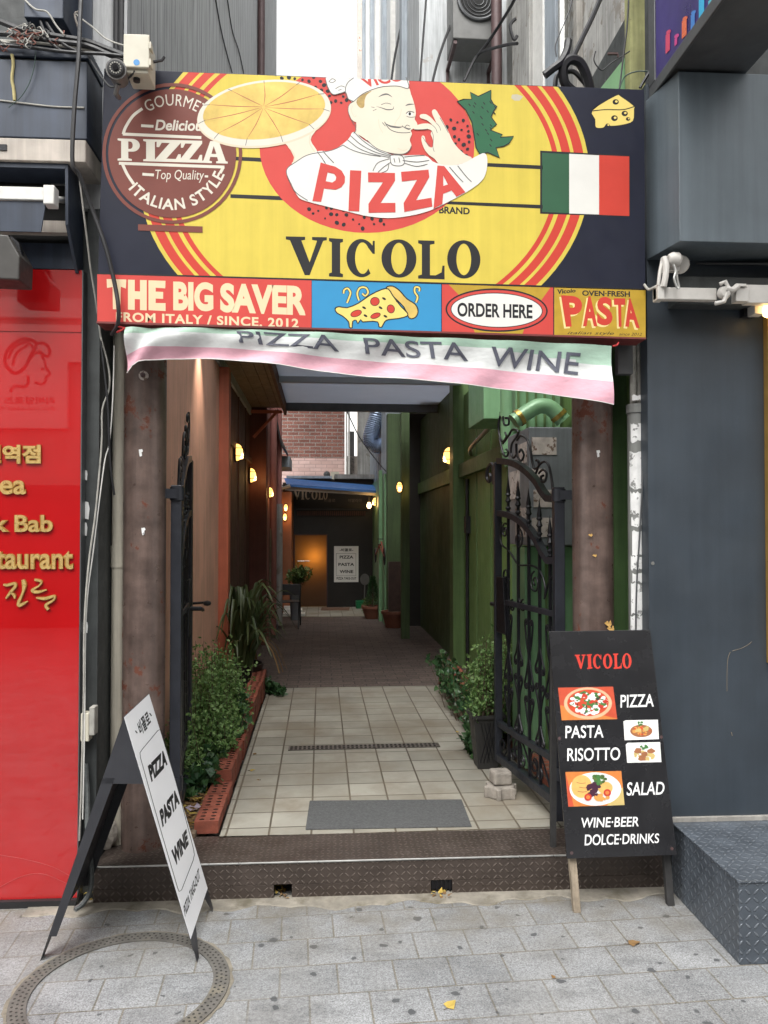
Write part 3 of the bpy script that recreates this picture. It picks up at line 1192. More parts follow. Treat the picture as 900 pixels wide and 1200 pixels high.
a.build('small_lettering', es)
m = MB(G)
z = gend(360, 597).z
m.cyl((-.45, 14.02, z), (.86, 14.02, z), .012, GREYMET, 8)
for k in range(34):
    x = -.43 + k * .037
    m.box(x, x + .022, 14.03, 14.085, z - .11, z - .03, BROWNWALL)
m.build('folded_valance', es)
ld = bpy.data.lights.new('room_lamp', 'POINT')
ld.energy = 13
ld.color = (1, .64, .27)
ld.shadow_soft_size = .06
lo = bpy.data.objects.new('room_lamp', ld)
lo.parent = es
lo.location = G @ Vector((dl + .36, 14.33, 1.08)) - es.location
COL.objects.link(lo)

pk = thing('wall_poster', 'small white poster with black lettering on the black front beside the bronze door', 'poster', G @ Vector((.5, 14.09, .6)))
m = MB(G)
p0, p1 = gend(391.5, 640), gend(420, 682)
m.box(p0.x, p1.x, 14.075, 14.094, p1.z, p0.z, POSTER)
m.build('poster_panel', pk)
PPL = Plane(G @ Vector((0, 14.074, 1)), G.to_3x3() @ Vector((0, -1, 0)))
a = Art(PPL)
a.text('-비꼴로-', rect(398, 642.6, 414, 646.2), INK, .03)
a.text('PIZZA', rect(398, 651, 414, 654.6), INK, .03)
a.text('PASTA', rect(396.5, 659.6, 415, 663.2), INK, .03)
a.text('WINE', rect(398, 668, 414, 671.6), INK, .03)
a.text('PIZZA TAKE-OUT', rect(394.5, 676.3, 417.5, 679.2), INK, .02)
a.stroke([(394, 648.6), (417, 648.6), (417, 674.6), (394, 674.6), (394, 648.6)], .35, INK, False)
a.build('lettering', pk)

aw = thing('blue_awning', 'low blue sheet awning on a pale beam over the black restaurant front', 'awning', G @ Vector((.2, 13.6, 2.4)))
A0 = [gend(333, 561, 13.9), gend(441, 569.5, 13.9)]
A1 = [gend(336, 568, 13.2), gend(444, 576, 13.2)]
m = MB(G)
m.slab([A0[0], A0[1], A1[1], A1[0]], (0, 0, .012), AWNBLUE)
m.slab([A1[0], A1[1], A1[1] - Vector((0, 0, .03)), A1[0] - Vector((0, 0, .03))], (0, -.006, 0), AWNBLUE)
m.build('awning_sheet', aw)
m = MB(G)
b0, b1 = gend(334, 572.5, 13.3), gend(440, 579, 13.3)
m.bar([b0, b1], .028, mat('grey_beam', (.42, .40, .37), .6))
m.build('beam', aw)
m = MB(G)
m.tube([gend(323, 562, 13.1), gend(331, 572, 13.1), gend(340, 569, 13.1)], .03, WHITEM, 8)
m.build('rain_spout', aw)
m = MB(G)
m.box(-.62, .2, 13.9, 14.6, 2.50, 2.545, BLUEWALL)
m.box(.25, .98, 13.95, 14.6, 2.50, 2.58, CONCRETE)
m.build('flat_roof', aw)

bw = thing('brick_house_wall', 'old red brick wall with pink washed lower courses rising behind the blue awning', 'house wall', G @ Vector((0, 16.2, 2)))
m = MB(G)
zt = pix(360, 537, 1, 16.0, G).z
m.box(-2.0, pix(404, 500, 1, 16.0, G).x, 16.0, 16.4, zt, 6.5, BRICKW)
m.build('red_courses', bw)
m = MB(G)
m.box(-2.0, pix(404, 500, 1, 16.0, G).x, 15.995, 16.4, .0, zt - .001, BRICKPINK)
m.build('pink_courses', bw)
m = MB(G)
for px in (406, 409):
    x = pix(px, 500, 1, 15.8, G).x
    m.cyl((x, 15.8, 2.2), (x, 15.8, 6.4), .02, WHITEM, 8)
m.build('white_pipe', bw)
m = MB(G)
q = pix(383, 556, 1, 15.8, G)
m.lathe([(0, .06), (.05, .05), (.07, .0), (.05, -.05), (0, -.06)], q, GREYMET, 12, 1)
m.box(q.x + .08, q.x + .25, 15.7, 15.99, q.z - .12, q.z + .05, IVORY)
m.build('roof_camera', bw)

gh = thing('grey_sheet_house', 'pale grey sheet metal house wall at the far right of the alley behind the duct', 'house wall', G @ Vector((1.1, 14, 2)))
m = MB(G)
x0 = pix(421, 530, 1, 15.2, G).x
m.box(.97, 1.6, 11.55, 15.2, 2.43, 6.0, BLUEWALL)
for k in range(9):
    y = 11.7 + k * .4
    m.box(.955, .972, y, y + .03, 2.43, 6.0, BLUEWALL)
m.build('side_wall', gh)
m = MB(G)
m.box(x0 - .03, .97, 15.2, 15.3, 2.2, 4.0, PALEWALL)
m.build('end_wall', gh)
m = MB(G)
m.box(x0 - .16, x0 - .02, 17.0, 17.2, 2.2, 3.75, GREYMET)
m.box(x0 - .2, x0 + .1, 17.0, 17.3, 2.2, 3.2, CONCRETE)
m.build('chimney_stack', gh)

fd = thing('flexible_duct', 'large silvery ribbed flexible duct bending into the grey sheet wall', 'duct', G @ Vector((.9, 12.3, 3)))
pts = spline([pix(x, y, 1, 12.3, G) for x, y in ((446, 470), (441, 490), (436, 505), (435, 516), (441, 522), (452, 522))], 14)
m = MB(G)
rr = [.125 + (.009 if k % 2 else -.004) for k in range(len(pts))]
m.tube(pts, rr, mat('silver_blue_foil', (.36, .44, .58), .35, .6, .1, 8), 18)
m.build('duct_hose', fd)
m = MB(G)
m.cyl(pts[-1], pts[-1] + Vector((.04, 0, 0)), .15, GREYMET, 18)
m.build('duct_collar', fd)

# ================================================================ COLUMNS AT THE ALLEY MOUTH
def column(px, label, bits):
    c = Vector((pix(px, 700, 1, 3.585).x, 3.585, ZP))
    t = thing('steel_column', label, 'column', c)
    mm = MB()
    mm.lathe([(.0, 0), (.094, 0), (.094, .6), (.095, 1.3), (.094, 2.75), (.0, 2.75)], c, RUSTCOL, 40)
    mm.build('shaft', t)
    pl = Plane(c - Vector((0, .0955, 0)), (0, -1, 0))
    for (kind, x, y) in bits:
        mm = MB()
        q = pl.at(x, y)
        if kind == 'bolt':
            mm.lathe([(.0, -.012), (.012, -.010), (.016, -.005), (.022, .0), (.022, .012)], q, PEEL, 10, 1)
            mm.lathe([(.0, -.026), (.009, -.024), (.012, -.012)], q, RUSTPIPE, 8, 1)
            mm.build('bolt_hole', t)
        elif kind == 'paper':
            pts = [(-.009, .012), (.006, .014), (.010, .004), (.004, .0), (.006, -.016), (-.004, -.02), (-.007, -.004)]
            mm.flat([pts], lambda u, v: q + Vector((u, -.0015 + abs(u) * .05, v)), STICKER)
            mm.build('paper_scrap', t)
        else:
            pts = [(x_ * (.75 if y < 700 else 1.2), y_ * (.5 if y < 700 else 1.2)) for x_, y_ in ((-.016, .002), (-.004, .012), (.001, .003), (.008, .015), (.013, -.002), (.004, -.016), (-.006, -.006))]
            mm.flat([pts], lambda u, v: q + Vector((u, -.0015 + u * u * 5, v)), MATS['torn_yellow_flyer'] if 'torn_yellow_flyer' in MATS else mat('torn_yellow_flyer', (.55, .33, .10), .8, 0, .25, 30))
            mm.build('flyer_scrap', t)
    return t


column(169, 'dark brown steel column with a rusty bolt, next to the red glass panel', [('bolt', 168, 440), ('paper', 165, 530), ('paper', 168, 622)])
column(695, 'brown steel column with rust patches and torn yellow flyers, behind the menu board', [('paper', 701, 531), ('flyer', 692, 627), ('flyer', 697, 651), ('flyer', 713, 731), ('flyer', 716, 737)])

# ================================================================ THE PAINTED SIGNBOARD
SY = 3.25
SPL = Plane((0, SY, 0), (0, -1, 0))
TL, TR, BR, BL = (122, 80), (755, 105), (757, 397), (113, 378)
sg = thing('painted_signboard', 'large hand painted yellow and navy pizza signboard with a chef, above the alley mouth', 'signboard', (0, SY, 2.4))
c4 = [SPL.at(*p) for p in (TL, TR, BR, BL)]
m = MB()
m.slab(c4, (0, .115, 0), NAVY)
m.build('panel', sg, .002)
m = MB()
lo_ = [SPL.at(*p) + Vector((0, -.0012, 0)) for p in ((113, 376.5), (757, 395.5), (757, 397.6), (113, 378.8))]
m.slab(lo_, (0, .118, 0), mat('dark_red_edge', (.14, .022, .02), .5))
m.build('lower_edge', sg)


def edge_y(x, a=TL, b=TR):
    return a[1] + (b[1] - a[1]) * (x - a[0]) / (b[0] - a[0])


CL = [((122, 80.4), (25 / 633, -1)), ((116, 320), (-18.5 / 641, 1))]     # only between top edge and the strip
CL = [((122, 80.8), (25, -633)), ((116, 320), (-18.5, 641))]
bgd = Art(SPL, 4, CL)
ecx, ecy = 427, 207
bgd.poly(ell(ecx, ecy, 264, 206, n=90), YELLOW)


def ring(a0, a1):
    k = 120
    for half in ((0, 1), (1, 0)):
        w0, w1 = (-pi / 2, pi / 2) if half[0] == 0 else (pi / 2, 3 * pi / 2)
        outer = ell(ecx, ecy, a0, a0 * .78 + .0, n=k, a0=w0, a1=w1)
        inner = ell(ecx, ecy, a1, a1 * .78, n=k, a0=w0, a1=w1)
        bgd.poly(outer + inner[::-1], REDP)


ring(259, 248)
ring(244, 234)
ring(229, 223)
# pairs of black lines
for q in ([(275, 183.5), (350, 187), (350, 192), (275, 188)], [(270, 227.5), (370, 231.5), (370, 236.5), (270, 232)],
          [(556, 190.3), (636, 194), (636, 198.5), (556, 194.6)], [(520, 235.7), (636, 240.2), (636, 244.6), (520, 239.2)]):
    bgd.poly(q, INK)
bgd.poly(ell(430, 171, 126, 102), PINKP)
bgd.poly([(600, 111), (606, 110.5), (613, 113), (609, 118), (603, 118), (599, 115)], mat('chipped_primer', (.50, .46, .34), .8))

rnd = random.Random(3)
dd = []
for (x0, x1, y0, y1, n_, test) in ((322, 386, 86, 106, 22, lambda x, y: y > 83 + (x - 320) * .03), (384, 412, 104, 124, 11, lambda x, y: True),
                                   (362, 460, 238, 272, 34, lambda x, y: ((x - 430) / 122) ** 2 + ((y - 171) / 97) ** 2 < 1),
                                   (522, 556, 140, 184, 24, lambda x, y: ((x - 430) / 122) ** 2 + ((y - 171) / 97) ** 2 < 1 and x > 500 + (y - 130) * .5)):
    tries = 0
    while n_ and tries < 900:
        tries += 1
        x, y = rnd.uniform(x0, x1), rnd.uniform(y0, y1)
        if test(x, y) and all((x - a) ** 2 + (y - b) ** 2 > 34 for a, b in dd):
            dd.append((x, y))
            r = rnd.uniform(1.1, 2.5)
            bgd.poly(ell(x, y, r * 1.15, r, rnd.uniform(0, 180), 9), INK)
            n_ -= 1
bgd.build('yellow_field', sg)
LAYER = bgd.lay

# brown roundel
r = Art(SPL, LAYER + 2)
RC = (202, 180)
r.poly([ell(*RC, 82, 82.5), ell(*RC, 78, 78.5)[::-1]], BROWNP)
r.poly(ell(*RC, 75, 75.5), BROWNP)
r.poly([(162, 263), (237.5, 265.5), (237.5, 272.8), (162, 270.2)], BROWNP)
r.arc_text('GOURMET', *RC, 56, 69.5, -120, -51, CREAM, .0, 1.1)
r.arc_text('ITALIAN STYLE', *RC, 53, 66.5, 141, 22, CREAM, .022, 1.1, inside=True)
for p in ([(167, 127.5), (156, 136), (147.5, 149), (144.5, 157.5)],):
    r.stroke(p, 3.4, CREAM)
r.stroke([(144, 157.3), (236, 161.5)], 3.4, CREAM, False)
r.stroke([(139.5, 191.5), (263, 196)], 3.4, CREAM, False)
r.stroke([(143.5, 192), (149, 204), (157, 216)], 3.4, CREAM)
r.stroke([(262, 196), (258, 203)], 3.4, CREAM, False)
r.stroke([(165.5, 147.5), (180, 148.3)], 3.2, CREAM, False)
r.stroke([(167, 204.3), (180.5, 205.3)], 3.2, CREAM, False)
r.stroke([(240, 206.8), (244, 207)], 2.4, CREAM, False)
r.text('Delicious', [(181, 140.5), (243, 141), (244, 154), (182, 153)], CREAM, .025, .25)
r.text('Top Quality', [(182, 199), (239, 199.5), (240, 214.5), (183, 213.5)], CREAM, 0, .25)
for ch, x0, x1 in (('P', 138, 164), ('I', 168, 185), ('Z', 182.5, 212), ('Z', 211, 237), ('A', 236, 267)):
    s_ = .028
    r.glyph(SLAB[ch], [(x0, 162.5 + (x0 - 138) * s_), (x1, 162.5 + (x1 - 138) * s_), (x1, 188.3 + (x1 - 138) * s_), (x0, 188.3 + (x0 - 138) * s_)], CREAM)
r.build('roundel', sg)
LAYER = r.lay

# pizza on the chef's raised hand
p_ = Art(SPL, LAYER)
p_.poly(spline([(336, 170), (345, 186), (342, 192), (356, 190), (372, 180), (364, 164), (371, 150), (350, 152), (336, 158), (320, 160)], 4, True), SKIN)
p_.stroke([(338, 172), (345, 182), (344, 190)], 1.4, SKIN2)
p_.stroke([(364, 156), (363, 168), (370, 180)], 1.2, SKIN2)
p_.poly(ell(309.5, 134.5, 79, 38.5, -7), SKIN2)
p_.poly(ell(309.5, 132.5, 78.5, 38, -7), CREAM)
p_.poly(ell(309.5, 130, 72, 33, -7), CHEESE2)
CUT = mat('pizza_cut_line', (.40, .12, .05), .6)
for k in range(11):
    w = 2 * pi * k / 11 + .2
    x, y = 70 * cos(w), 31.5 * sin(w)
    q = radians(-7)
    e = (309.5 + x * cos(q) - y * sin(q), 130 + x * sin(q) + y * cos(q))
    o_ = (309 + 2 * cos(w), 126 + 1.5 * sin(w))
    p_.stroke([o_, ((o_[0] + e[0]) / 2 + 1.2, (o_[1] + e[1]) / 2 + .8), e], 1., CUT, True, True)
    x, y = 78 * cos(w), 37.5 * sin(w)
    f_ = (309.5 + x * cos(q) - y * sin(q), 132.5 + x * sin(q) + y * cos(q))
    p_.stroke([e, f_], .7, LINE, False)
p_.build('painted_pizza', sg)
LAYER = p_.lay

# tomato stalk leaf
lf = Art(SPL, LAYER, CL)


def cz(x, y):
    return (x / 2.647 + 430, y / 2.647 + 60)


def cb(x, y):
    return (x / 3.1034 + 330, y / 3.1034 + 80)


leaf = [cz(*q) for q in ((280, 157), (300, 150), (325, 150), (320, 128), (345, 141), (385, 122), (384, 150), (392, 165), (403, 172), (393, 186), (385, 205), (402, 228), (382, 245),
                         (420, 260), (413, 268), (455, 265), (440, 287), (425, 295), (400, 300), (411, 331), (375, 315), (350, 320), (338, 300), (332, 260), (325, 220), (306, 182))]
lf.poly(leaf, GREENP)
lf.outline(leaf, 1.3, INK)
for k in range(26):
    u, v = rnd.random(), rnd.random()
    x, y = cz(300 + 95 * u, 150 + 150 * v)
    if x > cz(300 + v * 45, 0)[0] + 2 and v * 150 + 150 < 310:
        lf.stroke([(x, y), (x + 2.2, y + 2.6)], 1.1, INK, False)
lf.build('painted_leaf', sg)
LAYER = lf.lay

# the chef
ch = Art(SPL, LAYER, CL)
body = [cb(*q) for q in ((18, 372), (50, 345), (90, 318), (135, 302), (185, 300), (240, 262), (262, 232), (300, 262), (390, 312), (440, 318), (520, 318), (560, 345), (640, 352), (700, 325), (738, 310), (748, 345),
                         (735, 400), (690, 440), (610, 485), (520, 525), (410, 545), (320, 540), (240, 522), (150, 500), (90, 484), (62, 470), (40, 430))]
ch.poly(spline(body, 4, True), WHITEP)
ch.stroke([cb(*q) for q in ((95, 482), (55, 455), (35, 425), (18, 372), (55, 340), (100, 315), (180, 300), (225, 280))], 1., LINE)
# open hand to the right
hand = [cb(*q) for q in ((575, 350), (556, 330), (538, 318), (522, 300), (512, 278), (508, 258), (512, 246), (520, 250), (524, 268), (535, 285), (548, 288), (550, 262), (542, 240), (545, 228), (530, 222), (505, 225),
                         (484, 224), (482, 214), (505, 204), (532, 202), (548, 208), (528, 190), (505, 182), (504, 170), (524, 168), (545, 182), (562, 200), (548, 168), (548, 154), (560, 152), (575, 175), (592, 205),
                         (608, 235), (620, 262), (640, 290), (668, 315), (692, 328), (660, 346), (620, 354))]
ch.poly(spline(hand, 3, True), SKIN)
for q in (((512, 250), (525, 270), (540, 284)), ((545, 228), (552, 250), (550, 285), (555, 305)), ((548, 208), (560, 220), (566, 236)), ((562, 200), (574, 214), (578, 228)), ((484, 224), (510, 224), (532, 222)), ((575, 180), (590, 206), (606, 236))):
    ch.stroke([cb(*z) for z in q], .6, LINE)
# neck, head, ear
head = [cb(*q) for q in ((268, 150), (272, 215), (268, 235), (300, 255), (345, 292), (395, 308), (440, 312), (462, 300), (472, 282), (466, 262), (474, 240), (470, 226), (492, 214), (492, 200), (484, 186), (488, 165), (482, 130), (470, 95),
                         (458, 70), (400, 66), (330, 78), (285, 104), (262, 120))]
ch.poly(spline(head, 3, True), SKIN)
ear = [cb(*q) for q in ((282, 124), (262, 122), (246, 134), (242, 156), (250, 180), (266, 196), (280, 190), (284, 160))]
ch.poly(spline(ear, 4, True), SKIN)
ch.stroke([cb(*q) for q in ((262, 122), (246, 134), (242, 156), (250, 180), (264, 206))], .7, LINE)
ch.stroke([cb(*q) for q in ((258, 138), (254, 156), (264, 178), (272, 172))], .6, SKIN2)
ch.poly(spline([cb(*q) for q in ((285, 145), (272, 126), (280, 108), (305, 92), (328, 84), (310, 98), (302, 118), (300, 142))], 3, True), mat('fair_hair_paint', (.36, .24, .07), .6, 0, .2, 60))
ch.stroke([cb(*q) for q in ((268, 205), (270, 228), (262, 238))], .8, LINE)
ch.stroke([cb(*q) for q in ((310, 262), (345, 292), (395, 310), (440, 314), (462, 302), (472, 284))], .8, LINE)
ch.stroke([cb(*q) for q in ((352, 106), (368, 98), (385, 96), (402, 106))], 1.9, LINE, True, True)
ch.stroke([cb(*q) for q in ((450, 138), (462, 133), (482, 132))], 1.6, LINE, True, True)
ch.stroke([cb(*q) for q in ((345, 140), (365, 146), (385, 152), (404, 150), (408, 140))], 1.3, LINE, True, True)
ch.stroke([cb(*q) for q in ((362, 134), (380, 128), (398, 132))], .7, LINE)
ch.stroke([cb(*q) for q in ((345, 150), (332, 156))], .6, LINE, False)
ch.stroke([cb(*q) for q in ((338, 144), (326, 142))], .6, LINE, False)
ch.poly(ell(*cb(467, 168), 3.8, 2.4, 8), WHITEP)
ch.poly(ell(*cb(466, 167), 1.5, 1.9), INK)
ch.stroke([cb(*q) for q in ((452, 166), (464, 158), (482, 162))], 1., LINE)
ch.stroke([cb(*q) for q in ((454, 176), (468, 180), (484, 178))], .7, LINE)
ch.stroke([cb(*q) for q in ((436, 150), (430, 175), (418, 192), (412, 208), (424, 218), (438, 212))], .7, SKIN2)
ch.stroke([cb(*q) for q in ((438, 210), (446, 216), (456, 208), (466, 212))], .8, LINE)
ch.stroke([cb(*q) for q in ((378, 202), (396, 212), (424, 216), (440, 214))], 2.2, LINE, True, True)
ch.stroke([cb(*q) for q in ((442, 214), (460, 222), (470, 220))], 1.8, LINE, True, True)
ch.stroke([cb(*q) for q in ((374, 196), (392, 222), (420, 234), (450, 236), (468, 234))], .9, LINE)
ch.stroke([cb(*q) for q in ((366, 198), (372, 206), (378, 212))], .7, LINE)
ch.stroke([cb(*q) for q in ((422, 292), (440, 300), (456, 296))], .6, SKIN2)
ch.stroke([cb(*q) for q in ((352, 186), (356, 214), (368, 236))], .6, SKIN2)
# hat
hat = [cb(*q) for q in ((160, 40), (185, 24), (250, 26), (300, 24), (445, 24), (460, 72), (420, 66), (360, 70), (300, 92), (262, 122), (244, 112), (234, 88), (215, 92), (186, 96), (170, 70))]
ch.poly(spline(hat, 3, True), WHITEP)
ch.stroke([cb(*q) for q in ((262, 122), (300, 92), (360, 70), (420, 66), (462, 74), (452, 34))], .9, LINE)
ch.stroke([cb(*q) for q in ((262, 122), (240, 110), (232, 80), (240, 55), (262, 36))], .9, LINE)
ch.stroke([cb(*q) for q in ((160, 40), (168, 70), (186, 96), (214, 92), (232, 86))], .9, LINE)
ch.stroke([cb(*q) for q in ((172, 50), (184, 40), (196, 46), (184, 54), (172, 50))], .8, LINE)
ch.stroke([cb(*q) for q in ((196, 76), (215, 66), (230, 70))], .8, LINE)
ch.stroke([cb(*q) for q in ((206, 82), (218, 78))], .7, LINE)
ch.text('VICO', [cb(276, 30), cb(442, 4), cb(446, 46), (cb(306, 72))], PINKP, .03)
# neckerchief
for q in (((262, 232), (300, 268), (350, 300), (398, 318)), ((250, 246), (290, 280), (340, 306), (395, 322)), ((240, 262), (280, 292), (330, 312), (392, 326)), ((222, 280), (260, 300), (310, 314), (360, 322)),
          ((394, 318), (400, 350), (430, 356), (446, 346), (440, 322), (418, 316), (394, 318)), ((392, 330), (350, 345), (332, 374)), ((398, 342), (372, 360), (350, 380)), ((390, 350), (384, 372), (362, 382)),
          ((446, 324), (480, 320), (520, 318)), ((446, 346), (490, 358), (530, 350)), ((440, 336), (490, 342), (536, 336)), ((408, 328), (412, 344)), ((426, 326), (430, 344)),
          ((610, 360), (640, 395), (660, 415)), ((640, 356), (672, 396), (690, 414)), ((130, 305), (145, 325), (160, 348)), ((150, 302), (170, 325), (190, 345))):
    ch.stroke([cb(*z) for z in q], .9, LINE)
for q in ([(140, 345), (235, 385), (152, 490), (115, 485)],):
    pass
# letters of the word across the bib
P_ = [[(0, 0), (.55, 0), (.8, .06), (.96, .2), (1, .36), (.92, .52), (.74, .62), (.32, .64), (.32, 1), (0, 1)], [(.32, .2), (.32, .44), (.56, .44), (.66, .36), (.66, .27), (.56, .2)]]
ch.glyph(P_, [cb(142, 344), cb(240, 372), cb(212, 494), cb(112, 484)], PINKP)
ch.glyph([[(0, 0), (1, 0), (1, 1), (0, 1)]], [cb(249, 372), cb(290, 374), cb(282, 522), cb(243, 520)], PINKP)
Z_ = [[(0, 0), (1, 0), (1, .2), (.45, .76), (1, .76), (1, 1), (0, 1), (0, .78), (.55, .24), (0, .24)]]
ch.glyph(Z_, [cb(314, 380), cb(412, 382), cb(414, 525), cb(316, 527)], PINKP)
ch.glyph(Z_, [cb(434, 378), cb(534, 370), cb(548, 504), cb(446, 524)], PINKP)
A_ = [[(.36, 0), (.64, 0), (1, 1), (.72, 1), (.64, .76), (.36, .76), (.28, 1), (0, 1)], [(.5, .28), (.42, .56), (.58, .56)]]
ch.glyph(A_, [cb(535, 352), cb(622, 360), cb(668, 452), cb(552, 512)], PINKP)
ch.build('painted_chef', sg)
LAYER = ch.lay

lt = Art(SPL, 12)
lt.text('BRAND', [(514.5, 241.5), (550.5, 243.5), (550.5, 251.5), (514.5, 250)], INK, .035)
lt.build('small_lettering', sg)
lt = Art(SPL, 12)
for c_, x0, x1, y0 in (('V', 335, 383, 277), ('I', 385.5, 402, 279), ('C', 406, 441, 279.5), ('O', 447, 488, 280), ('L', 490, 521, 281.5), ('O', 524, 563, 281)):
    lt.glyph(SLAB[c_], [(x0, y0), (x1, y0 + 1), (x1, y0 + 46), (x0, y0 + 45)], INK)
lt.build('name_lettering', sg)

fl = Art(SPL, 12)
fl.poly([(633, 176.5), (738, 182.2), (738, 254), (633, 250.5)], INK)
fl.poly([(635.2, 179), (667, 180.7), (667, 249.6), (635.2, 248.4)], FLAGG)
fl.poly([(667, 180.2), (702, 182), (702, 251.4), (667, 250.2)], WHITEP)
fl.poly([(702, 181.8), (737.4, 183.4), (737.4, 253.2), (702, 251.8)], REDP)
fl.build('painted_flag', sg)

cs = Art(SPL, 12)
wed = [(694, 129), (721, 112), (728, 113), (743, 124), (743.5, 128), (742, 142), (730, 146.5), (716, 148), (711, 146), (707, 150), (698, 149.5), (697, 140)]
cs.poly(spline(wed, 3, True), CHEESE)
cs.outline(spline(wed, 3, True), 1.2, INK)
cs.stroke([(694.5, 130), (710, 128.5), (730, 128.5), (743, 125)], 1.2, INK)
for x, y, r_ in ((721.5, 119.5, 3.2), (720, 138.5, 3.4), (732, 133, 3.2), (736, 139.5, 2.2), (712, 147, 2.2)):
    cs.poly(ell(x, y, r_ * 1.15, r_, 0, 16), INK)
    cs.poly(ell(x + .8, y - .5, r_ * .5, r_ * .42, 0, 10), CHEESE)
cs.build('painted_cheese', sg)

# lower strip of four small pictures
s1 = Art(SPL, 12)


def sq(x0, x1, t0=0., b0=0.):
    return [(x0, 320.5 + (x0 - 116) * .0289 + t0), (x1, 320.5 + (x1 - 116) * .0289 + t0), (x1, 377.5 + (x1 - 113) * .0293 - b0), (x0, 377.5 + (x0 - 113) * .0293 - b0)]


s1.poly([(114.5, 319.4), (757, 338.0), (757, 340.2), (114.5, 321.5)], INK)
s1.poly(sq(114, 365, 1, .5), PINKP)
SAVE = {
    'T': [[(0, 0), (1, 0), (.98, .3), (.72, .24), (.70, 1), (.32, 1), (.30, .26), (.02, .3)]],
    'H': [[(0, 0), (.36, 0), (.36, .38), (.64, .38), (.64, 0), (1, 0), (1, 1), (.64, 1), (.64, .64), (.36, .64), (.36, 1), (0, 1)]],
    'E': [[(0, 0), (1, 0), (.98, .25), (.42, .24), (.42, .37), (.86, .37), (.86, .6), (.42, .6), (.42, .75), (1, .74), (1, 1), (0, 1)]],
}
for c_, x0, x1 in (('T', 125, 148), ('H', 150, 172), ('E', 174, 194)):
    y0 = 327 + (x0 - 125) * .03
    s1.glyph(SAVE[c_], [(x0, y0), (x1, y0 + .6), (x1, y0 + 36), (x0, y0 + 35)], TANP)
s1.text('BIG', [(203, 329.5), (250, 331), (250, 365), (203, 364)], TANP, .05)
s1.text('SAVER', [(258, 331.5), (358, 335), (358, 370), (258, 366)], TANP, .05)
s1.text('FROM ITALY / SINCE. 2012', [(136, 365.5), (350, 373.5), (350, 384.5), (136, 376.5)], TANP, .03, 0, 1.1)
s1.build('saver_picture', sg)
s2 = Art(SPL, 12)
s2.poly(sq(365.5, 517, .8, .5), BLUEP)


def cs3(x, y):
    return (x / 3 + 360, y / 3 + 320)


for q in (((140, 105), (148, 85), (152, 68), (142, 54), (130, 60), (128, 72)), ((182, 96), (176, 72), (186, 52), (206, 52), (214, 68), (204, 80), (194, 72)), ((382, 104), (388, 84), (378, 66), (380, 50), (394, 52), (394, 64))):
    s2.stroke([cs3(*z) for z in q], 3.6, INK)
    s2.stroke([cs3(*z) for z in q], 1.9, CHEESE)
crust = [cs3(*q) for q in ((278, 52), (300, 46), (325, 62), (350, 90), (380, 110), (390, 135), (380, 156), (358, 158), (340, 120), (300, 80))]
s2.poly(spline(crust, 3, True), CHEESE2)
s2.outline(spline(crust, 3, True), 1.4, INK)
slice_ = [cs3(*q) for q in ((98, 125), (112, 118), (140, 122), (180, 106), (220, 78), (262, 58), (285, 56), (300, 78), (330, 118), (352, 140), (350, 152), (320, 160), (285, 164), (272, 172), (262, 190), (252, 188), (248, 172), (220, 170),
                            (195, 172), (188, 164), (178, 178), (172, 166), (160, 170), (158, 192), (148, 190), (146, 172), (125, 152), (104, 140))]
s2.poly(spline(slice_, 2, True), CHEESE)
s2.outline(spline(slice_, 2, True), 1.4, INK)
for x, y, a_, b_ in ((172, 142, 21, 12), (238, 100, 17, 16), (240, 150, 19, 10), (294, 126, 14, 16)):
    s2.poly(ell(*cs3(x, y), a_ / 3, b_ / 3, -20, 20), INK)
    s2.poly(ell(*cs3(x, y), a_ / 3 - .8, b_ / 3 - .8, -20, 20), REDP)
for x, y in ((200, 122), (258, 122), (270, 90), (205, 150), (275, 152), (318, 100)):
    s2.poly(ell(*cs3(x, y), 2.6, 1.3, 30, 10), INK)
s2.build('pizza_slice_picture', sg)
s3 = Art(SPL, 12)
s3.poly(sq(518, 648.3, .8, .5), PINKP)
s3.poly([(526, 333.5), (645, 337), (632, 355), (544, 352)], MUST)
s3.poly([(552, 380), (616, 380), (612, 392), (557, 390.5)], MUST)
s3.poly(ell(582, 363.5, 60, 25.5, 1.5), INK)
s3.poly(ell(582, 363.5, 58, 23.5, 1.5), PINKP)
s3.poly(ell(582, 363.5, 54, 20.5, 1.5), INK)
s3.poly(ell(582, 363.5, 53, 19.5, 1.5), WHITEP)
s3.text('ORDER HERE', [(536, 354.5), (624, 357), (624, 373.5), (536, 371)], INK, .03)
s3.build('order_here_picture', sg)
s4 = Art(SPL, 12)
s4.poly(sq(649.5, 756.6, .5, .5), MUST)


def cp(x, y):
    return (x / 6.923 + 640, y / 6.923 + 320)


SHAD = mat('pale_letter_shadow', (.74, .60, .25), .5)
for dx, dy, mm in ((-14, 14, SHAD), (0, 0, REDP)):
    for c_, q in (('P', ((120, 180), (292, 190), (290, 430), (160, 436))), ('A', ((300, 186), (404, 190), (412, 432), (302, 432))), ('S', ((415, 190), (535, 196), (540, 425), (412, 425))), ('T', ((548, 205), (642, 205), (640, 436), (560, 436))), ('A', ((645, 204), (712, 206), (756, 448), (645, 434)))):
        s4.text(c_, [cp(x + dx, y + dy) for x, y in q], mm, .045)
s4.text('OVEN·FRESH', [cp(292, 140), cp(680, 148), cp(680, 194), cp(292, 184)], INK, .03)
s4.text('Vicolo', [cp(90, 132), cp(240, 126), cp(240, 156), cp(95, 172)], INK, .03, .1)
s4.text('italian style', [cp(175, 472), cp(552, 476), cp(550, 508), cp(170, 504)], INK, .0, .3)
s4.text('since 2012', [cp(592, 482), cp(778, 486), cp(778, 508), cp(590, 506)], INK, .0, .3)
s4.build('pasta_picture', sg)

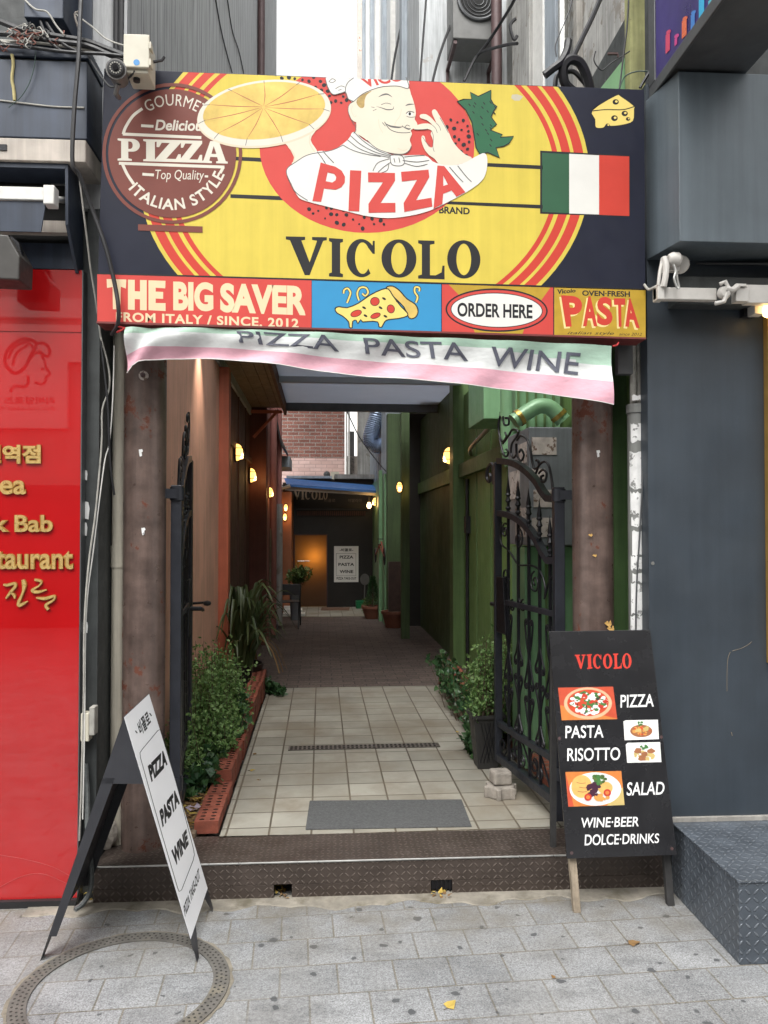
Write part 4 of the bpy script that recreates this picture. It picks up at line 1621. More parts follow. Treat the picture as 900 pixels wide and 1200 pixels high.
# ================================================================ CLOTH BANNER UNDER THE SIGN
bn = thing('cloth_banner', 'sagging green white and pink cloth banner with dark lettering, tied under the painted signboard', 'banner', (0, 3.27, 2.3))
BPL = Plane((0, 3.272, 0), (0, -1, 0))
top = spline([(148, 385), (240, 385.5), (330, 389), (430, 393.5), (560, 399), (660, 403), (716, 406)], 8)
bot = spline([(149, 437), (158, 428), (175, 421.5), (240, 419.5), (320, 427), (400, 437.5), (560, 452.5), (640, 462), (717, 475)], 8)


def along(c, u):
    x = c[0].x + (c[-1].x - c[0].x) * u
    for a_, b_ in zip(c, c[1:]):
        if a_.x <= x <= b_.x + 1e-6:
            k = (x - a_.x) / max(1e-6, b_.x - a_.x)
            return a_.lerp(b_, k)
    return c[-1]


def cloth(u, v, h=0.):
    a_, b_ = along(top, u), along(bot, u)
    p = a_.lerp(b_, v)
    fold = .012 * sin(u * 19 + v * 2.2) * (.3 + v) + .006 * sin(u * 47 + 1.3 + v * 5) + .010 * sin(v * 5 + u * 3) - .01 * v
    fold += .015 * max(0, 1 - u / .12) * sin(u * 90 + v * 6)
    return BPL.at(p.x, p.y, .012 + fold + h)


def mat_cloth(name, col):
    t = NT(name)
    nz = t.noise(t.mapping(t.tc.outputs['Object'], (2.5, 1, 7)), 3, 6, .6)
    c = t.ramp(nz, [(.3, mul(col, .78)), (.7, mul(col, 1.08))])
    t.out(c, .55, t.bump(t.noise(t.mapping(t.tc.outputs['Object'], (4, 1, 9)), 3, 3), .4, .008))
    tr = t.n('BsdfTranslucent')
    t.l(c, tr.inputs[0])
    mx = t.n('MixShader')
    mx.inputs[0].default_value = .15
    o = t.t.nodes['Material Output']
    t.l(t.b.outputs[0], mx.inputs[1])
    t.l(tr.outputs[0], mx.inputs[2])
    t.l(mx.outputs[0], o.inputs[0])
    return t.m


CG, CW, CPK = mat_cloth('banner_green', (.46, .66, .53)), mat_cloth('banner_white', (.78, .80, .79)), mat_cloth('banner_pink', (.74, .40, .48))
NU, NV = 110, 18
mb_ = MB()
for j in range(NV):
    for i in range(NU):
        v = (j + .5) / NV
        u = (i + .5) / NU
        gl = .17 if u < .75 else .17 + (u - .75) * .75
        mm = CG if v < gl else CW if v < .62 else CPK
        q = [cloth((i + a_) / NU, (j + b_) / NV) for a_, b_ in ((0, 0), (1, 0), (1, 1), (0, 1))]
        mb_.add(q, [(0, 1, 2, 3)], mm, True)
o = mb_.build('cloth', bn, normals=False)
bm = bmesh.new()
bm.from_mesh(o.data)
bmesh.ops.remove_doubles(bm, verts=bm.verts, dist=.0002)
bm.to_mesh(o.data)
bm.free()
mb_ = MB()
for u0, u1 in ((0, 1),):
    mb_.tube([cloth(k / 80, 1., .0015) for k in range(81)], .0022, WHITEM, 5)
mb_.build('hem', bn)
BLET = mat('faded_print', (.09, .095, .125), .6, 0, .15, 30)
for word, u0, u1, v0, v1, u2 in (('PIZZA', .228, .438, .06, .43, 0), ('PASTA', .488, .704, .08, .46, 0), ('WINE', .752, .936, .14, .54, 0)):
    vs, fs, _ = glyphs(word, .008, -.1 if word != 'WINE' else .12)
    mb_ = MB()
    mb_.add([cloth(u0 + (u1 - u0) * x, v0 + (v1 - v0) * y + (.02 * x), .003) for x, y in vs], fs, BLET)
    mb_.build('lettering', bn, normals=False)
mb_ = MB()
REDSTR = mat('red_string', (.42, .03, .03), .8)
for (x0, y0, x1, y1) in ((148, 386, 135, 380), (148, 386, 138, 390), (716, 407, 724, 402)):
    mb_.tube([BPL.at(x0, y0, .02), BPL.at((x0 + x1) / 2, (y0 + y1) / 2 + 2, .03), BPL.at(x1, y1, .01)], .004, REDSTR, 6)
mb_.build('tie_string', bn)

# ================================================================ RED SHOPFRONT ON THE LEFT
ls = thing('red_shopfront', 'glossy red glass shopfront with raised gold lettering beside the brown column', 'shopfront', (-2, YF, 0))
xr_ = pix(93, 700, 1, YF).x
zt = pix(60, 316, 1, YF).z
m = MB()
m.box(-4, xr_, YF, YF + .02, .03, zt, REDGLASS)
m.build('glass_panel', ls)
m = MB()
m.box(xr_ + .001, xr_ + .006, YF - .003, YF + .06, .03, zt, GREYMET)
m.box(xr_ + .007, xr_ + .062, YF + .05, YF + .25, 0, 3.1, DKFRAME)
m.build('side_frame', ls)
m = MB()
m.box(-4, xr_ + .01, YF - .02, YF + .05, 0, .029, BLACKP)
m.build('base_rail', ls)
m = MB()
m.box(-4, xr_, YF - .004, YF - .0005, zt - .27, zt - .235, REDGLASS)
m.build('ledge', ls)
m = MB()
m.box(-4, xr_ + .06, YF + .08, YF + 3, 0.0, 4.7, DKFRAME)
m.build('house_body', ls)
LPL = Plane((0, YF - .002, 0), (0, -1, 0))


def gold_text(body, quad, name='gold_lettering', bold=0.012, th=.008):
    vs, fs, _ = glyphs(body, bold)
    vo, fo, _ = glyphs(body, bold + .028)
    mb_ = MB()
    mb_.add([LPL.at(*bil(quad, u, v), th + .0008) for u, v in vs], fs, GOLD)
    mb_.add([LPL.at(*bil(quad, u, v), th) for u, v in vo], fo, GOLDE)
    # sides
    edges = {}
    for f in fo:
        for i in range(len(f)):
            e = (f[i], f[(i + 1) % len(f)])
            edges[e] = 1
    for (a_, b_) in list(edges):
        if (b_, a_) not in edges:
            pa, pb = bil(quad, *vo[a_]), bil(quad, *vo[b_])
            mb_.add([LPL.at(*pa, th), LPL.at(*pb, th), LPL.at(*pb, 0), LPL.at(*pa, 0)], [(0, 1, 2, 3)], GOLDE)
    return mb_.build(name, ls, normals=False)


gold_text('신역점', [(-20, 521.5), (48.5, 521.5), (48.5, 543.5), (-20, 543.5)], bold=.03)
gold_text('ea', [(0.5, 563), (31, 563), (31, 579.5), (.5, 579.5)])
gold_text('k Bab', [(-6, 603.5), (62.5, 603.5), (62.5, 623.5), (-6, 623.5)])
gold_text('taurant', [(-4, 646), (86.5, 646), (86.5, 667), (-4, 667)])
mb_ = MB()


def brush(pts, w):
    """A raised brush stroke of varying width on the red glass (zoomed photo coordinates)."""
    P = spline([(x / 5.22, 500 + y / 5.217, k) for (x, y, k) in pts], 6)
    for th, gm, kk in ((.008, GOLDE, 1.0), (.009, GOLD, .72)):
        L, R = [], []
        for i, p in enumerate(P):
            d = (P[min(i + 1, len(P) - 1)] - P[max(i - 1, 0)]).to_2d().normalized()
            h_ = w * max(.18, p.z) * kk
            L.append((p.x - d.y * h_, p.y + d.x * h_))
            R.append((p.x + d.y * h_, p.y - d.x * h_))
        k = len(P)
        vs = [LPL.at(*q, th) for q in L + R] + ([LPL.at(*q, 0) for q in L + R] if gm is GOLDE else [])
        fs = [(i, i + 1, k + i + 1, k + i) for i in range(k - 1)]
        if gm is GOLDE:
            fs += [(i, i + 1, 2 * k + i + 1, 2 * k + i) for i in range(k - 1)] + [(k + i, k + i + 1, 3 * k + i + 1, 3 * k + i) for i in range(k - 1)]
        mb_.add(vs, fs, gm)


brush([(25, 965, .5), (50, 968, .8), (92, 958, .8), (98, 975, .8), (70, 1010, .8), (40, 1050, .5)], 2.3)
brush([(70, 1012, .4), (90, 1030, 1.), (95, 1050, .5)], 2.0)
brush([(145, 935, .8), (152, 965, 1.1), (145, 1010, .6), (118, 1075, .8), (128, 1090, .9), (175, 1065, .3)], 2.6)
brush([(215, 935, .7), (255, 945, .7), (245, 970, .5), (200, 1000, .8), (235, 1010, .9), (290, 995, .4)], 2.2)
brush([(225, 1045, .4), (280, 1050, .9), (335, 1035, .7), (330, 1060, .6), (285, 1090, .8), (300, 1118, .8)], 2.3)
mb_.build('gold_brush_lettering', ls)
SCR = mat('pale_scratch', (.48, .07, .07), .6)
mb_ = MB()
for pts in ([(-5, 1001), (30, 1007), (62, 1016), (90, 1031)], [(-5, 1042), (25, 1027), (50, 1024), (80, 1036)]):
    mb_.tube(spline([LPL.at(x_, y_, .0002) for x_, y_ in pts], 5), .0006, SCR, 4)
mb_.build('scratch_mark', ls)

# fascia box, ledge and awning housing above the red glass
lc = thing('dark_blue_fascia', 'dark blue metal fascia box with beige ledge above the red glass shopfront', 'shop fascia', (-2, 3.2, 3.2))
YB = 3.215
XB = pix(102, 120, 1, YB).x
z0, z1, z2 = 3.21, 3.535, 3.575
m = MB()
m.box(-4, XB, YB, YF + .05, z0, z1, BLUEGREY)
m.build('box', lc, .004)
m = MB()
m.box(-4, XB + .004, YB - .004, YF + .05, z1 + .012, z1 + .065, BLUEGREY)
m.box(-4, XB - .004, YB + .01, YF + .05, z1 + .0005, z1 + .0115, BLACKP)
m.build('cap', lc, .003)
m = MB()
m.box(-4, XB - .002, YB - .006, YF + .05, 3.112, z0 - .006, BEIGE)
m.build('ledge', lc, .003)
m = MB()
m.box(pix(0,170,1,YB).x, pix(9,170,1,YB).x, YB - .010, YB - .0065, 3.15, 3.175, BLACKM)
m.build('bracket_plate', lc)
m = MB()
q = spline([Vector(SPL.at(x, y)) + Vector((0, YB - SY - .003, 0)) for x, y in ((0, 123), (25, 126), (50, 129), (70, 131), (102, 132))], 6)
m.tube(q, .004, CABLEG, 6)
m.build('sealant_scratch', lc)
m = MB()
q = spline([Vector(pix(x, y, 1, YB - .004)) for x, y in ((14, 64), (15.5, 75), (14, 92), (16, 105), (17, 118))], 6)
m.tube(q, .0065, mat('yellow_foam', (.42, .36, .17), .9, 0, .2, 20), 6)
m.build('foam_drip', lc)
XS = pix(75, 210, 1, YB).x
m = MB()
ys = [(YB + .01, 3.11), (YF + .05, 3.11), (YF + .05, 2.70), (YF - .01, 2.70), (YB + .02, 2.86)]
vs = [(x, y, z) for x in (XS, XS + .012) for y, z in ys]
k = len(ys)
m.add(vs, [list(range(k)), list(range(2 * k - 1, k - 1, -1))] + [(i, (i + 1) % k, k + (i + 1) % k, k + i) for i in range(k)], BLUEGREY)
m.box(-4, XS, YB + .01, YF, 3.09, 3.11, BLUEGREY)
m.build('side_cheek', lc)
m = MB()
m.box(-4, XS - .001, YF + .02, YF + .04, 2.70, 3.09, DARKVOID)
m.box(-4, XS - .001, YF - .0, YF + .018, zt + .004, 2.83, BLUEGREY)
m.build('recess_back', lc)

ra = thing('folded_awning', 'folded blue grey awning on a white metal front bar under the dark blue fascia', 'awning', (-1.8, 3.2, 2.95))
YA = 3.17
m = MB()
za, zb = pix(40, 219, 1, YA).z, pix(40, 234, 1, YA).z
xa = pix(64, 225, 1, YA).x
m.box(-4, xa - .045, YA, YA + .045, zb, za, WHITEM)
m.build('front_bar', ra, .003)
m = MB()
m.box(xa - .044, xa, YA - .006, YA + .05, zb - .018, za + .008, WHITEM)
m.cyl((xa - .02, YA + .05, (za + zb) / 2), (xa - .02, YF - .03, za + .02), .014, WHITEM, 8)
m.build('end_cap', ra, .004)
m = MB()
fp = [pix(x, y, 1, YA + .01) for x, y in ((-120, 233), (54, 236), (48, 272), (-120, 268))]
m.slab(fp, (0, .006, 0), BLUEGREY)
m.build('valance', ra, .001)
m = MB()
m.box(-4, XS - .01, YF - .06, YF - .02, 2.855, 2.905, BEIGE)
m.build('lower_arm', ra)
wl = thing('shop_floodlight', 'dark grey metal shop floodlight with bracket under the folded awning', 'light', (-1.6, 3.25, 2.75))
m = MB()
cb_ = [pix(x, y, 1, 3.14) for x, y in ((-20, 273), (9, 275), (23, 300), (22, 328), (-20, 326))]
m.slab(cb_, (0, .14, 0), mat('lamp_grey_metal', (.05, .047, .043), .5, .2, .2, 12))
m.build('housing', wl, .006)
m = MB()
m.slab([pix(x, y, 1, 3.19) for x, y in ((12, 276), (22, 284), (27, 306), (25, 312), (18, 300))], (0, .03, 0), BLACKM)
m.build('bracket', wl)

# building wall above the red shop
ub = thing('upper_shop_wall', 'dark clad upper wall with a blue grey cabinet behind the wires over the dark blue fascia', 'wall', (-2, 3.5, 3.6))
m = MB()
m.box(-4, pix(86, 30, 1, 3.44).x, 3.44, 3.5, 3.55, 4.7, DKFRAME)
m.build('dark_cladding', ub)
m = MB()
m.box(pix(80, 30, 1, 3.42).x, pix(109, 30, 1, 3.42).x, 3.41, 3.449, 3.55, 4.7, BLUEGREY)
m.build('corner_trim', ub)
m = MB()
m.box(pix(109.5, 30, 1, 3.44).x, pix(147, 30, 1, 3.44).x, 3.44, 3.5, 2.6, 4.7, CONCRETE)
m.build('render_strip', ub)
m = MB()
m.box(pix(28, 30, 1, 3.22).x, pix(74, 30, 1, 3.22).x, 3.22, 3.43, pix(50, 21, 1, 3.22).z, 4.6, BLUEGREY)
m.build('wall_cabinet', ub, .004)
m = MB()
for px in (136, 142):
    x = pix(px, 30, 1, 3.42).x
    m.cyl((x, 3.42, 2.8), (x, 3.42, 4.8), .013, BLACKP, 8)
m.build('black_conduit', ub)

# recess with pipes between the red shop and the brown column
rc = thing('recess_wall', 'near black recess wall between the red shopfront and the beige drainpipe', 'wall', (-1.15, 3.6, 0))
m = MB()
m.box(xr_ + .04, -.985, 3.78, 3.82, 0, 2.9, DARKVOID)  # near-black back wall of the recess
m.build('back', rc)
m = MB()
m.box(pix(106, 800, 1, 3.5).x, pix(111, 800, 1, 3.5).x, 3.46, 3.56, 0.0, 2.6, mat('rusty_edge', (.10, .035, .025), .7, 0, .2, 8))
m.build('rusty_strip', rc)
dp = thing('beige_drainpipe', 'beige plastic drainpipe with a joint sleeve beside the dark brown column', 'drainpipe', (pix(139, 700, 1, 3.61).x, 3.67, ZP))
x = pix(139.5, 600, 1, 3.61).x
m = MB()
BEIGEP = mat('beige_pipe', (.56, .52, .43), .5, 0, .08, 6, streak=.3)
m.cyl((x, 3.61, .02), (x, 3.61, 2.6), .031, BEIGEP, 18)
m.build('pipe', dp)
m = MB()
m.cyl((x, 3.61, 1.42), (x, 3.61, 1.52), .0345, BEIGEP, 18)
m.build('sleeve', dp)


def cable(name, label, pts, r, mt, Y=None, cat='cable', group=None, n=6, sides=7):
    """Hanging or clipped cable through photo points at given depths (x, y, depth)."""
    P = spline([pix(x, y, 1, d) for (x, y, d) in pts], n)
    mb_ = MB()
    mb_.tube(P, r, mt, sides)
    return mb_.build(name, None, label=label, cat=cat, group=group)


for (xx, r_) in ((116, .012), (122, .018), (128, .012)):
    cable('black_conduit', {116: 'thin black conduit nearest the red frame in the near black recess', 122: 'thick black conduit in the middle of the near black recess', 128: 'thin black conduit next to the beige drainpipe'}[xx],
          [(xx, 395, 3.72), (xx + .5, 600, 3.72), (xx - .5, 800, 3.72), (xx, 978, 3.72)], r_, BLACKP, cat='conduit', group='conduits in the recess')
cable('grey_cable', 'slack pale grey cable looping down in front of the near black recess', [(118, 395, 3.42), (127, 430, 3.42), (128, 455, 3.42), (120, 480, 3.42), (119, 520, 3.42), (112, 600, 3.4), (104, 660, 3.38), (99, 730, 3.36), (98, 820, 3.36), (95, 930, 3.36), (93, 985, 3.36)], .004, CABLEG)
cable('white_wire', 'thin white wire running down beside the near black recess', [(134, 405, 3.42), (132, 470, 3.42), (128, 520, 3.42), (122, 545, 3.42), (110, 640, 3.40), (101, 720, 3.37), (99, 860, 3.36), (97, 960, 3.36)], .0028, WHITEM)
cable('armoured_hose', 'ribbed grey conduit hose curling at the foot of the red shopfront', [(100, 895, 3.40), (102, 930, 3.38), (103, 975, 3.36), (107, 1015, 3.33), (106, 1042, 3.30), (98, 1058, 3.27), (88, 1066, 3.24)], .011, mat('grey_hose', (.13, .14, .14), .5, .3, .3, 60))
cable('black_cable', 'black cable with a short kink below the signboard corner', [(118, 400, 3.40), (126, 470, 3.40), (129, 540, 3.42), (134, 580, 3.45)], .005, BLACKP)
sb = thing('switch_box', 'small ivory switch box with grey lid on the dark frame by the red shopfront', 'switch box', (-1.26, 3.38, .9))
m = MB()
p0, p1 = pix(94.5, 836, 1, 3.36), pix(104, 869, 1, 3.36)
m.box(p0.x, p1.x, 3.36, 3.41, p1.z, p0.z, IVORY)
m.build('box', sb, .003)
m = MB()
p0, p1 = pix(104.5, 829, 1, 3.35), pix(110.5, 862, 1, 3.35)
m.box(p0.x, p1.x, 3.35, 3.40, p1.z, p0.z, CABLEG)
m.build('lid', sb, .003)
for k, (px, py, w, h_) in enumerate(((101, 557, .012, .045), (101, 598, .03, .08), (100, 620, .018, .06), (101, 735, .016, .05))):
    q = pix(px, py, 1, YF + .048)
    mb_ = MB()
    pts = [(-w / 2, h_ / 2), (w * .3, h_ * .45), (w / 2, h_ * .1), (w * .35, -h_ * .5), (-w * .4, -h_ * .42)]
    mb_.plate([pts], lambda a_, b_, c_: q + Vector((a_, -c_ - .002, b_)), STICKER, .001)
    o = mb_.build('paper_scrap', None, label=['small blue white paper scrap high on the dark frame', 'large torn white paper scrap on the dark frame', 'narrow white paper scrap under the large torn one', 'white paper scrap low on the dark frame beside the red panel'][k], cat='paper scrap', group='paper scraps on the dark frame')

# ================================================================ SLATE SHOP ON THE RIGHT
rs = thing('slate_shop_wall', 'slate blue shop wall with a projecting box canopy at the right of the alley', 'shopfront', (2, YF, 0))
xw = pix(760, 600, 1, 3.34).x
m = MB()
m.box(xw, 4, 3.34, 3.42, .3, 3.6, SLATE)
m.build('wall_panel', rs)
m = MB()
m.box(xw + .36, 4, 3.425, 8, 0, 4.7, DKFRAME)
m.build('house_body', rs)
m = MB()
YC = 3.108
XC0, XC1 = pix(757, 200, 1, 3.338).x, pix(796, 200, 1, YC).x
vs = [(XC1, YC, 2.80), (4, YC, 2.80), (4, YC, 3.52), (XC1, YC, 3.52), (XC0, 3.338, 2.80), (4, 3.338, 2.80), (4, 3.338, 3.52), (XC0, 3.338, 3.52)]
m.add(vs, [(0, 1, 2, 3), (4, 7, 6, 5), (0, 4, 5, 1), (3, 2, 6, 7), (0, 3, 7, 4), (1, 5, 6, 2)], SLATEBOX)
m.build('box_canopy', rs, .003)
m = MB()
m.slab([(1.6, 3.33, 2.79), (4, 3.33, 2.79), (4, 3.15, 2.70), (2.3, 3.15, 2.74)], (0, 0, -.008), GREYMET)
m.box(1.47, 4, 3.25, 3.335, 2.58, 2.70, DKFRAME)
m.build('roller_cover', rs)
m = MB()
for px, py, r_ in ((765, 660, .008), (846, 770, .0)):
    if r_:
        q = pix(px, py, 1, 3.337)
        m.lathe([(0, 0), (r_, 0), (r_, .004)], q, STEEL, 10, 1)
m.build('screw_cap', rs)

m = MB()
for pts, w_ in (([(852, 810), (852, 790), (853, 772), (856, 764)], .0013), ([(858, 763), (868, 760), (876, 756), (881, 752)], .0011), ([(857, 858), (858, 862)], .002)):
    m.tube(spline([pix(x_, y_, 1, 3.3392) for x_, y_ in pts], 4), w_, mat('tan_scuff', (.15, .125, .095), .8), 5)
m.build('scuff_mark', rs)
lwn = thing('lit_shop_window', 'gold framed lit shop window at the edge of the slate blue wall', 'window', (1.75, 3.3, 2))
x0 = pix(896, 450, 1, 3.33).x
GOLDF = mat('gold_window_frame', (.50, .30, .08), .35, .6, .1, 12)
m = MB()
m.box(x0, x0 + .03, 3.30, 3.339, 1.0, 2.62, GOLDF)
m.box(x0 + .031, 2.6, 3.30, 3.339, 1.0, 1.04, GOLDF)
m.build('frame', lwn, .002)
m = MB()
m.box(x0 + .031, 2.6, 3.315, 3.335, 1.041, 2.6, mat_emit('lit_window_glass', (1, .66, .26), 1.6))
m.build('pane', lwn)

ab = thing('awning_arm', 'white folding awning arm with crank hook on the slate blue shop wall', 'awning arm', (1.4, 3.2, 2.5))


def aq(x, y, d):
    return pix(750 + x / 6, 260 + y / 6, 1, d)


WH = mat('chalky_white_metal', (.50, .48, .45), .45, 0, .1, 12, 0, 60, (.12, .10, .08), .72, 20)
m = MB()
a0, a1 = aq(115, 500, 3.18), aq(540, 500, 3.18)
m.box(a0.x, a1.x, 3.18, 3.215, aq(0, 540, 3.18).z, aq(0, 455, 3.18).z, WH)
m.box(a0.x, a0.x + .03, 3.165, 3.22, aq(0, 548, 3.18).z, aq(0, 440, 3.18).z, WH)
m.build('inner_arm', ab, .003)
m = MB()
b0 = aq(750, 440, 3.17)
m.box(b0.x, 3.2, 3.17, 3.215, aq(0, 555, 3.17).z, b0.z, WH)
m.build('outer_arm', ab, .003)
m = MB()
m.tube([aq(170, 250, 3.17), aq(185, 310, 3.16), aq(180, 380, 3.16), aq(165, 460, 3.165)], .014, WH, 8)
m.tube([aq(160, 255, 3.18), aq(140, 350, 3.17), aq(128, 450, 3.17)], .008, WH, 8)
m.lathe([(0, -.03), (.02, -.03), (.03, -.015), (.03, .015), (.012, .03)], aq(245, 265, 3.17), WH, 12, 0)
m.box(aq(160, 0, 3.2).x, aq(270, 0, 3.2).x, 3.19, 3.22, aq(0, 345, 3.2).z, aq(0, 310, 3.2).z, WH)
m.build('shoulder_joint', ab, .002)
m = MB()
m.cyl(aq(275, 300, 3.21), aq(283, 300, 3.23), .04, WH, 18)
m.build('wall_disc', ab)
m = MB()
lp = [aq(*q, 3.14) for q in ((235, 300), (250, 350), (240, 400), (262, 465), (274, 455), (262, 400), (255, 340))]
m.tube(spline(lp, 5), .005, STEEL, 7)
m.build('crank_hook', ab)
m = MB()
m.lathe([(0, -.02), (.022, -.02), (.03, 0), (.022, .02), (0, .02)], aq(590, 500, 3.165), WH, 12, 1)
m.tube([aq(560, 440, 3.16), aq(600, 420, 3.15), aq(625, 470, 3.15), aq(590, 560, 3.15), aq(525, 575, 3.16)], .010, WH, 8)
m.tube([aq(600, 470, 3.15), aq(650, 480, 3.15), aq(690, 450, 3.15)], .014, WH, 8)
m.box(aq(670, 0, 3.16).x, aq(760, 0, 3.16).x, 3.16, 3.2, aq(0, 545, 3.16).z, aq(0, 450, 3.16).z, WH)
m.box(aq(680, 0, 3.15).x, aq(745, 0, 3.15).x, 3.15, 3.21, aq(0, 445, 3.16).z, aq(0, 425, 3.16).z, WH)
m.build('elbow_joint', ab, .002)
m = MB()
m.tube(spline([aq(30, 440, 3.24), aq(60, 475, 3.22), aq(100, 460, 3.2), aq(140, 440, 3.19)], 5), .006, CABLEG, 7)
m.build('stay_wire', ab)
m = MB()
m.box(aq(725, 0, 3.30).x, aq(800, 0, 3.30).x, 3.30, 3.338, aq(0, 650, 3.3).z, aq(0, 555, 3.3).z, BLACKM)
m.build('wall_bracket', ab)
wl2 = thing('shop_lamp', 'small lit lamp on a white base under the awning arm', 'lamp', aq(860, 600, 3.2))
m = MB()
m.box(aq(800, 0, 3.24).x, aq(880, 0, 3.24).x, 3.24, 3.30, aq(0, 630, 3.24).z, aq(0, 560, 3.24).z, WH)
m.build('base', wl2, .002)
m = MB()
m.lathe([(0, -.035), (.016, -.025), (.018, 0), (.012, .03), (0, .03)], aq(893, 620, 3.22), mat_emit('warm_bulb', (1, .62, .22), 9), 12)
m.build('bulb', wl2)

# blade sign with the colourful screen
bs_ = thing('blade_sign', 'projecting grey framed blade sign with coloured bars on a purple picture, over the slate canopy', 'sign', (1.3, 2.9, 3.6))
XP = 1.39
m = MB()
m.box(XP + .012, XP + .34, 1.9, 3.335, 3.535, 3.57, GREYMET)
m.box(XP + .012, XP + .34, 1.9, 3.335, 3.57, 5.2, DKFRAME)
m.build('casing', bs_, .003)
m = MB()
m.box(XP, XP + .0115, 1.9, 3.335, 3.52, 3.575, GREYMET)
m.box(XP, XP + .0115, 3.27, 3.335, 3.576, 5.2, GREYMET)
m.build('frame', bs_, .003)
BSPL = Plane((XP + .004, 0, 0), (-1, 0, 0))
VIO = mat('violet_print', (.035, .022, .14), .3, 0, .35, 2)
m = MB()
m.box(XP + .006, XP + .0115, 1.9, 3.268, 3.577, 5.2, VIO)
m.build('picture', bs_)
bars = Art(BSPL, 1)


def cc(x, y):
    return (x / 3.158 + 640, y / 3.158)


for (x0, x1, y0, y1, c_) in ((442, 458, 130, 200, (.55, .05, .12)), (475, 485, 145, 172, (.5, .05, .22)), (502, 520, 80, 145, (.65, .14, .06)), (535, 550, 58, 112, (.05, .2, .55)), (565, 585, -10, 85, (.03, .35, .6)), (600, 620, 5, 45, (.08, .4, .5))):
    mm = mat('bar_%d' % x0, c_, .3)
    s_ = -1.0
    bars.poly([cc(x0, y0), cc(x1, y0 - (x1 - x0) * .9), cc(x1, y1 - (x1 - x0)), cc(x0, y1)], mm)
    bars.poly([(q[0], q[1]) for q in ell(*cc((x0 + x1) / 2 + 3, y0 - 12), 3.4, 2.0, -40, 14)], mm)
bars.build('coloured_bars', bs_)

# grey pole plastered with stickers
sp = thing('stickered_pole', 'grey service pipe plastered with torn white stickers beside the slate blue wall', 'pipe', (pix(746, 600, 1, 3.43).x, 3.43, 0))
x = pix(746, 600, 1, 3.46).x
m = MB()
m.cyl((x, 3.46, 0.0), (x, 3.46, 2.13), .039, mat('grey_pvc', (.20, .205, .195), .5, 0, .12, 8, streak=.3), 22)
m.cyl((x, 3.46, 2.13), (x, 3.46, 2.17), .044, MATS['grey_pvc'], 22)
m.cyl((x - .012, 3.46, 2.17), (x - .012, 3.46, 2.9), .016, CABLEG, 10)
m.cyl((x + .018, 3.46, 2.17), (x + .018, 3.46, 2.9), .012, CABLEG, 10)
m.build('pipe', sp)
rnd = random.Random(11)
for (y0, y1, a0, a1) in ((463, 469, -.8, .9), (496, 517, -1.0, .3), (530, 572, -1.2, 1.0), (577, 602, -1.1, .6), (604, 617, -1.0, .9), (622, 650, -.9, .8), (652, 668, -1.1, .2), (672, 682, -.9, 1.0), (684, 720, -1.1, .9), (722, 740, -1.2, .7)):
    za, zb = pix(746, y0, 1, 3.42).z, pix(746, y1, 1, 3.42).z
    nseg = 8
    vs = []
    for i in range(nseg + 1):
        w = -pi / 2 + a0 + (a1 - a0) * i / nseg
        jt, jb = rnd.uniform(-.006, .006), rnd.uniform(-.008, .008)
        for z in (za + jt, zb + jb):
            vs.append((x + .0402 * cos(w), 3.46 + .0402 * sin(w), z))
    mb_ = MB()
    mb_.add(vs, [(2 * i, 2 * i + 1, 2 * i + 3, 2 * i + 2) for i in range(nseg)], STICKER, True)
    mb_.build('sticker', sp)
cable('grey_cable', 'dark thin cable hanging down along the stickered pole', [(757, 405, 3.41), (755, 520, 3.405), (750, 620, 3.40), (746, 690, 3.40), (745, 760, 3.40)], .004, GREYMET)
for (px, w_, lb_) in ((731, .03, 'square grey bracket pipe under the signboard by the brown column'),):
    m = MB()
    q = pix(px, 410, 1, 3.42)
    m.box(q.x - .035, q.x + .035, 3.40, 3.44, 2.30, 2.5, GREYMET)
    m.build('sign_bracket', None, .002, label='grey metal bracket under the right end of the painted signboard', cat='bracket')

# ================================================================ A-BOARD ON THE PAVEMENT
ad = thing('white_sandwich_board', 'white and grey folding sandwich board standing on the manhole rim by the red shopfront', 'sandwich board', (-.98, 3.0, 0))


def gnd(px, py):
    return pix(px, py, 2, 0)


fn, ff = gnd(231.5, 1128), gnd(247, 1078)           # front feet, near and far
rn = gnd(47, 1126)
wv = (ff - fn)
FW = 1.0
wv.z = 0
wv = wv.normalized()
W_ = (ff - fn).length
rf_ = rn + wv * W_
apn = (fn + rn) / 2
HA = .905
# apex found on the photo's ray at the near ridge corner
d_ = ray(145, 840)
ax_n = Vector((fn - rn)).normalized().cross(Vector((0, 0, 1)))
tt = (apn - CAM).dot(ax_n) / d_.dot(ax_n)
An = CAM + d_ * tt
Af = An + wv * W_
_af = pix(175.5, 811.5, 2, An.z)
W_ = .2 * W_ + .8 * (_af - An).length
wv = (wv + 4 * (_af - An).normalized()).normalized()
Af = An + wv * W_
rf_ = rn + wv * W_
FPL = Plane(An, (Af - An).cross(fn - An))
m = MB()


def fpx(x, y):
    return FPL.at(x, y, 0)


def on_face(u, v):
    """u across 0..1, v metres down the slope from the ridge"""
    return An + wv * (u * W_) + (fn - An).normalized() * v


LF = (fn - An).length
BOT = LF * .905
nf = FPL.n
SH = .0016
pts = [on_face(0, 0), on_face(1, 0), on_face(1, BOT), on_face(.97, LF), on_face(.93, LF), on_face(.70, BOT), on_face(.30, BOT + .0), on_face(.07, LF), on_face(.0, LF)]
pts = [on_face(0, 0), on_face(1, 0), on_face(1, LF), on_face(.94, LF), on_face(.80, BOT), on_face(.28, BOT), on_face(.08, LF), on_face(0, LF)]
m.slab(pts, -nf * SH, GUNM)
m.build('front_leaf', ad)
m = MB()
m.slab([on_face(.0, .002) + nf * .0012, on_face(1., .002) + nf * .0012, on_face(1., BOT) + nf * .0012, on_face(.0, BOT) + nf * .0012], -nf * .001, ABOARD)
m.build('printed_face', ad)


